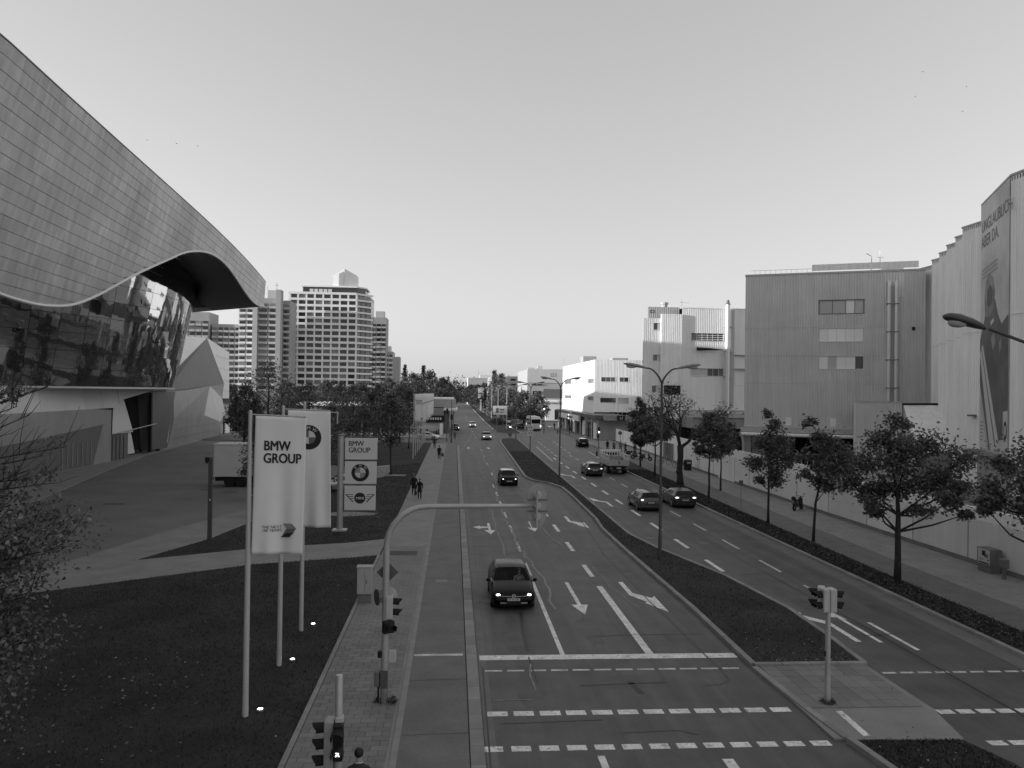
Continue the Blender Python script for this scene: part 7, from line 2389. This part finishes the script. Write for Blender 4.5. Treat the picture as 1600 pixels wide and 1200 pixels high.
def scooter(loc, rz, label, m='car_silver', group=None):
    t = thing('motor_scooter', label, 'motorcycle', loc, rz, group)
    for y in (-.62, .62):
        w = ring(MB(), (0, y, .27), .21, .065, 16).build('wheel', 'tyre', t, smooth='all')
        MB().tube([(-.04, y, .27), (.04, y, .27)], .12, 12).build('rim', 'wheel_rim', w)
    MB().tube([(0, -.62, .3), (0, -.55, .6), (0, -.42, 1.05)], [.05, .06, .05], 8).build('fork', 'black', t)
    MB().faces([(-.2, -.5, .35), (.2, -.5, .35), (.17, -.42, .95), (-.17, -.42, .95), (-.16, -.38, .35), (.16, -.38, .35), (.13, -.34, .9), (-.13, -.34, .9)],
               [(0, 1, 2, 3), (5, 4, 7, 6), (1, 5, 6, 2), (4, 0, 3, 7), (3, 2, 6, 7)]).build('leg_shield', m, t)
    MB().box(-.15, .15, -.4, .15, .28, .36).build('footboard', 'black', t, bevel=.02)
    MB().ball((0, .42, .55), (.2, .42, .24), 10, 8).build('rear_body', m, t, smooth='all')
    MB().ball((0, .3, .8), (.15, .4, .08), 10, 6).build('seat', 'black', t, smooth='all')
    MB().ball((0, .78, .98), (.19, .17, .17), 10, 8).build('top_box', 'black', t, smooth='all')
    MB().tube([(-.32, -.36, 1.08), (0, -.42, 1.05), (.32, -.36, 1.08)], .02, 6).build('handlebar', 'black', t)
    for s in (-1, 1):
        MB().tube([(s * .24, -.38, 1.08), (s * .3, -.4, 1.25)], .01, 4).ball((s * .31, -.4, 1.29), (.06, .02, .04), 8, 5).build('wing_mirror', 'black', t)
    MB().ball((0, -.5, .98), (.1, .06, .09), 8, 6).build('headlight', 'lamp_glass', t, smooth='all')
    MB().tube([(-.12, .1, .2), (-.2, .14, .02)], .015, 4).build('stand', 'black', t)
    return t


scooter((26.9, 60.3, .12), 2.3, 'dark motor scooter parked against the right hoarding', 'car_dark')
bk = 'bicycles and scooters parked by the hoarding'
scooter((25.6, 104.5, .12), 1.2, 'motor scooter at the near end of the row parked by the hoarding', 'car_dark', bk)
scooter((25.2, 107.5, .12), 1.35, 'motor scooter in the middle of the row parked by the hoarding', 'car_grey', bk)
scooter((25.0, 110.5, .12), 1.1, 'motor scooter at the far end of the row parked by the hoarding', 'car_dark', bk)
bicycle((26.6, 98.6, .12), 1.35, 'bicycle with dark frame leaning by the hoarding left of the scooter row', bk)
bicycle((27.3, 94.3, .12), 1.2, 'bicycle standing beside the dark bin at the hoarding', bk)
t = thing('waste_bin', 'dark rounded bin in front of the pale hoarding', 'bin', (27.6, 92.0, .12))
MB().tube([(0, 0, 0), (0, 0, .9), (0, 0, 1.15), (0, 0, 1.25)], [.42, .5, .5, .3], 14).build('bin_body', 'black', t, smooth=True)
MB().box(-.22, .22, -.52, -.46, .8, 1.0).build('bin_slot', 'cabinet', t)

# ------------------------------------------------------------------ people
def skin_body(name, joints, bones, scale=1.0):
    """one continuous surface grown over a skeleton of joints {key: (x, y, z, radius)}"""
    keys = list(joints)
    me = bpy.data.meshes.new(name)
    me.from_pydata([joints[k][:3] for k in keys], [(keys.index(a), keys.index(b)) for a, b in bones], [])
    ob = bpy.data.objects.new(name, me)
    C.objects.link(ob)
    md = ob.modifiers.new('skin', 'SKIN')
    md.use_smooth_shade = True
    for i, k in enumerate(keys):
        r = joints[k][3]
        me.skin_vertices[0].data[i].radius = (r, r) if not isinstance(r, tuple) else r
        me.skin_vertices[0].data[i].use_root = (k == 'pelvis')
    s = ob.modifiers.new('sub', 'SUBSURF')
    s.levels = s.render_levels = 1
    dg = bpy.context.evaluated_depsgraph_get()
    out = bpy.data.meshes.new_from_object(ob.evaluated_get(dg))
    bpy.data.objects.remove(ob)
    return out


def figure(stride=0.0, sit=False, raise_arm=False, legs=True):
    J = dict(pelvis=(0, 0, .95, .145), belly=(0, -.01, 1.10, .135), chest=(0, -.01, 1.30, (.165, .12)), neck0=(0, 0, 1.47, .075), neck=(0, -.01, 1.53, .055), head0=(0, -.02, 1.60, (.07, .08)), head=(0, -.025, 1.68, (.082, .10)), crown=(0, -.01, 1.76, .06),
             nose=(0, -.115, 1.655, .018))
    B = [('pelvis', 'belly'), ('belly', 'chest'), ('chest', 'neck0'), ('neck0', 'neck'), ('neck', 'head0'), ('head0', 'head'), ('head', 'crown'), ('head', 'nose')]
    for s, n in ((-1, 'l'), (1, 'r')):
        st = stride * s
        J['hip' + n] = (s * .10, 0, .88, .105)
        if not legs:
            J['knee' + n] = (s * .12, -.3, .86, .08); J['shin' + n] = (s * .12, -.36, .84, .07); J['ankle' + n] = (s * .12, -.4, .82, .06); J['toe' + n] = (s * .12, -.44, .80, .05)
        elif sit:
            J['knee' + n] = (s * .13, -.38, .72, .075); J['shin' + n] = (s * .13, -.34, .45, .06); J['ankle' + n] = (s * .13, -.3, .22, .045); J['toe' + n] = (s * .13, -.46, .17, .038)
        else:
            J['knee' + n] = (s * .105, -st * .22 - .02, .49, .072); J['shin' + n] = (s * .105, -st * .33 + .03, .28, .062); J['ankle' + n] = (s * .105, -st * .46, .09, .045); J['toe' + n] = (s * .115, -st * .46 - .17, .045, .038)
        J['sh' + n] = (s * .19, 0, 1.41, .07)
        if raise_arm or sit:
            J['el' + n] = (s * .25, -.16, 1.16, .05); J['wr' + n] = (s * .2, -.4, 1.1, .034); J['ha' + n] = (s * .18, -.48, 1.1, .038)
        else:
            J['el' + n] = (s * .25, st * .2 + .02, 1.14, .052); J['wr' + n] = (s * .26, st * .32 - .06, .9, .036); J['ha' + n] = (s * .26, st * .36 - .08, .82, .04); J['fi' + n] = (s * .255, st * .37 - .1, .74, .026)
        B += [('pelvis', 'hip' + n), ('hip' + n, 'knee' + n), ('knee' + n, 'shin' + n), ('shin' + n, 'ankle' + n), ('ankle' + n, 'toe' + n), ('chest', 'sh' + n), ('sh' + n, 'el' + n), ('el' + n, 'wr' + n), ('wr' + n, 'ha' + n)]
        if 'fi' + n in J:
            B.append(('ha' + n, 'fi' + n))
    return skin_body('person_body', J, B)


BODY = {}
for key, kw in (('stand', dict(stride=.06)), ('walk', dict(stride=.75)), ('walk_small', dict(stride=.4)), ('ride', dict(sit=True)), ('hold', dict(stride=.1, raise_arm=True)), ('drive', dict(sit=True, legs=False))):
    BODY[key] = figure(**kw)


def person(label, loc, rz, pose='stand', h=1.75, top='cloth_dark', legs='cloth_black', hair='hair', coat=None, bag=None, group=None, collar=False):
    t = thing('person', label, 'person', loc, rz, group)
    me = BODY[pose].copy()
    me.materials.clear()
    for m in (top, legs, 'skin', 'black'):
        me.materials.append(M[m])
    for p in me.polygons:
        c = p.center
        if c.z > 1.52 or (abs(c.x) > .17 and c.z < .9 and c.z > .6 and pose not in ('ride',)) or (c.y < -.4 and c.z > .95):
            p.material_index = 2
        elif c.z < .10:
            p.material_index = 3
        elif c.z < .93 and not (abs(c.x) > .19 and c.z > .72):
            p.material_index = 1
        else:
            p.material_index = 0
        p.use_smooth = True
    b = bpy.data.objects.new('body', me)
    C.objects.link(b)
    b.parent = t
    k = h / 1.80
    b.scale = (k, k, k)
    hm = MB()
    hm.ball((0, .012 * k, 1.715 * k), (.095 * k, .112 * k, .098 * k), 12, 8)
    hm.v = [v for v in hm.v]
    ho = hm.build('hair', hair, t, smooth='all')
    if coat:
        q = MB()
        st = [(.62, .2, .17), (.8, .19, .165), (.95, .175, .15), (1.1, .165, .14), (1.3, .2, .15), (1.44, .16, .115), (1.5, .08, .08)]
        n = 14
        rg = [[(w * k * math.cos(2 * PI * i / n), d * k * math.sin(2 * PI * i / n), z * k) for i in range(n)] for z, w, d in st]
        q.faces([p for r in rg for p in r], [(i * n + j, i * n + (j + 1) % n, (i + 1) * n + (j + 1) % n, (i + 1) * n + j) for i in range(len(st) - 1) for j in range(n)])
        q.build('coat', coat, t, smooth='all')
    if collar:
        q = MB()
        q.tube([(.078 * k * math.cos(a), .078 * k * math.sin(a) - .0, 1.515 * k + .02 * math.sin(a)) for a in np.linspace(0, 2 * PI, 17)], .018 * k, 6, False)
        q.build('collar', 'cloth_pale', t, smooth='all')
    if bag:
        q = MB().box(-.06, .06, -.2, .18, .36, .66)
        o = q.build('bag', bag, t, bevel=.03)
        o.location = (.3 * k, -.1, 0)
    return t


person('dark suited person with white collar at the bottom edge, seen from behind', (-1.78, 15.98, .13), PI, 'walk_small', 1.78, 'cloth_dark', 'cloth_dark', 'hair', coat='cloth_dark', collar=True)
person('dark clothed walker on the left of the pair on the pavement', (-3.3, 68.0, .1), PI, 'walk', 1.86, 'cloth_black', 'cloth_black', 'hair_pale', coat='cloth_black')
person('walker in a dark coat on the right of the pair, bag at the side', (-2.72, 65.8, .1), PI, 'walk_small', 1.74, 'cloth_black', 'cloth_black', 'hair_pale', coat='cloth_black', bag='black')
person('lone walker in black carrying a bag on the pavement by the far flags', (-1.85, 104.6, .1), PI, 'walk_small', 1.84, 'cloth_black', 'cloth_black', 'hair', coat='cloth_black')['label']
t = thing('carrier_bag', 'dark bag carried by the lone walker near the far flags', 'bag', (-1.42, 104.3, .5))
MB().box(-.16, .16, -.09, .09, 0, .42).build('bag_body', 'black', t, bevel=.04)
MB().tube([(-.1, 0, .42), (-.06, 0, .56), (.06, 0, .56), (.1, 0, .42)], .014, 5).build('handle', 'black', t)
person('dark walker farther up the pavement beyond the lone bag carrier', (-2.95, 124.5, .1), PI, 'walk', 1.84, 'cloth_dark', 'cloth_black', 'hair')
person('walker in dark clothes on the side road corner by the signal post', (.2, 150, .0), 0, 'stand', 1.75, 'cloth_mid', 'cloth_black', 'hair')
grp = 'people waiting on the right pavement'
ppl = [(23.9, 122.2, 'cloth_black', 'cloth_black', 'person all in black at the left end of the waiting group'), (24.5, 120.4, 'cloth_mid', 'cloth_dark', 'person in a grey top, second in the waiting group'),
       (24.9, 121.6, 'cloth_pale', 'cloth_dark', 'person in a pale top in the middle of the waiting group'), (25.2, 118.6, 'cloth_mid', 'cloth_mid', 'person in mid grey clothes, fourth in the waiting group'),
       (25.5, 116.6, 'cloth_dark', 'cloth_mid', 'person in a dark jacket near the right of the waiting group'), (26.2, 113.4, 'cloth_dark', 'cloth_dark', 'stocky dark clothed person standing right of the waiting group')]
for i, (x, y, a, b, lab) in enumerate(ppl):
    person(lab, (x, y, .12), (PI, .4, PI * .6, PI, -.5, 2.4)[i], ('stand', 'hold', 'stand', 'walk_small', 'hold', 'stand')[i], 1.72 + .03 * (i % 4), a, b, 'hair', coat=a if i in (0, 5) else None, group=grp)
far_p = [(26.4, 144, 'cloth_black', 'walk', 'person in black walking before the station pavilion'), (24.6, 168, 'cloth_dark', 'stand', 'dark clothed person by the station pavilion columns'), (26.0, 176, 'cloth_mid', 'walk', 'grey clothed person under the pavilion roof'),
         (22.6, 172, 'cloth_pale', 'walk_small', 'pale clothed person crossing towards the bus stop'), (25.2, 186, 'cloth_dark', 'stand', 'person waiting at the bus, nearest the doors'), (24.4, 192, 'cloth_black', 'stand', 'black clothed person waiting beside the bus'),
         (17.2, 176, 'cloth_black', 'walk', 'person in black crossing the road left of the bus')]
for i, (x, y, a, pz, lab) in enumerate(far_p):
    person(lab, (x, y, .1 if x > 20 else 0), i * 1.7, pz, 1.76, a, 'cloth_dark', 'hair', group='people around the bus stop')
bc = bicycle((22.9, 137.5, .12), PI, 'bicycle ridden along the right kerb past the black hatchback')
person('cyclist in a pale top riding along the right kerb', (22.9, 137.6, .12), PI, 'ride', 1.78, 'cloth_pale', 'cloth_dark', 'hair')

person('driver in a pale top behind the windscreen of the black hatchback', (2.93, 34.57, -.26), 0, 'drive', 1.6, 'cloth_pale', 'cloth_dark', 'hair')

# ------------------------------------------------------------------ birds in the sky
def bird(loc, label, s=.5, rz=0.0, up=.5):
    t = thing('bird', label, 'bird', loc, rz, 'birds in the sky')
    MB().ball((0, 0, 0), (.09 * s, .28 * s, .08 * s), 8, 6).build('body', 'cloth_black', t)
    for d in (-1, 1):
        MB().faces([(0, -.12 * s, .02), (0, .12 * s, .02), (d * .45 * s, .02 * s, up * .3 * s), (d * .9 * s, .15 * s, up * .1 * s), (0, 0, .05)], [(0, 4, 2), (4, 1, 2), (0, 2, 3), (2, 1, 3)]).build('wing', 'cloth_black', t)
    MB().poly([(-.06 * s, .25 * s, 0), (.06 * s, .25 * s, 0), (0, .42 * s, .01)]).build('tail', 'cloth_black', t)


for i, (x, y, z, lab) in enumerate(((61, 100, 52, 'highest bird at the upper right'), (67, 100, 50.3, 'bird at the upper right edge'), (60, 100, 48.7, 'lower left bird of the upper right group'), (66.5, 100, 47.0, 'lowest bird at the upper right'),
                                    (-38, 100, 39.3, 'bird nearest the hall roof at the upper left'), (-34.5, 100, 39.0, 'middle bird over the hall roof'), (-32, 100, 38.8, 'rightmost bird over the hall roof'))):
    bird((x, y, z), lab, .26, i * .9, .5 + .2 * (i % 2))
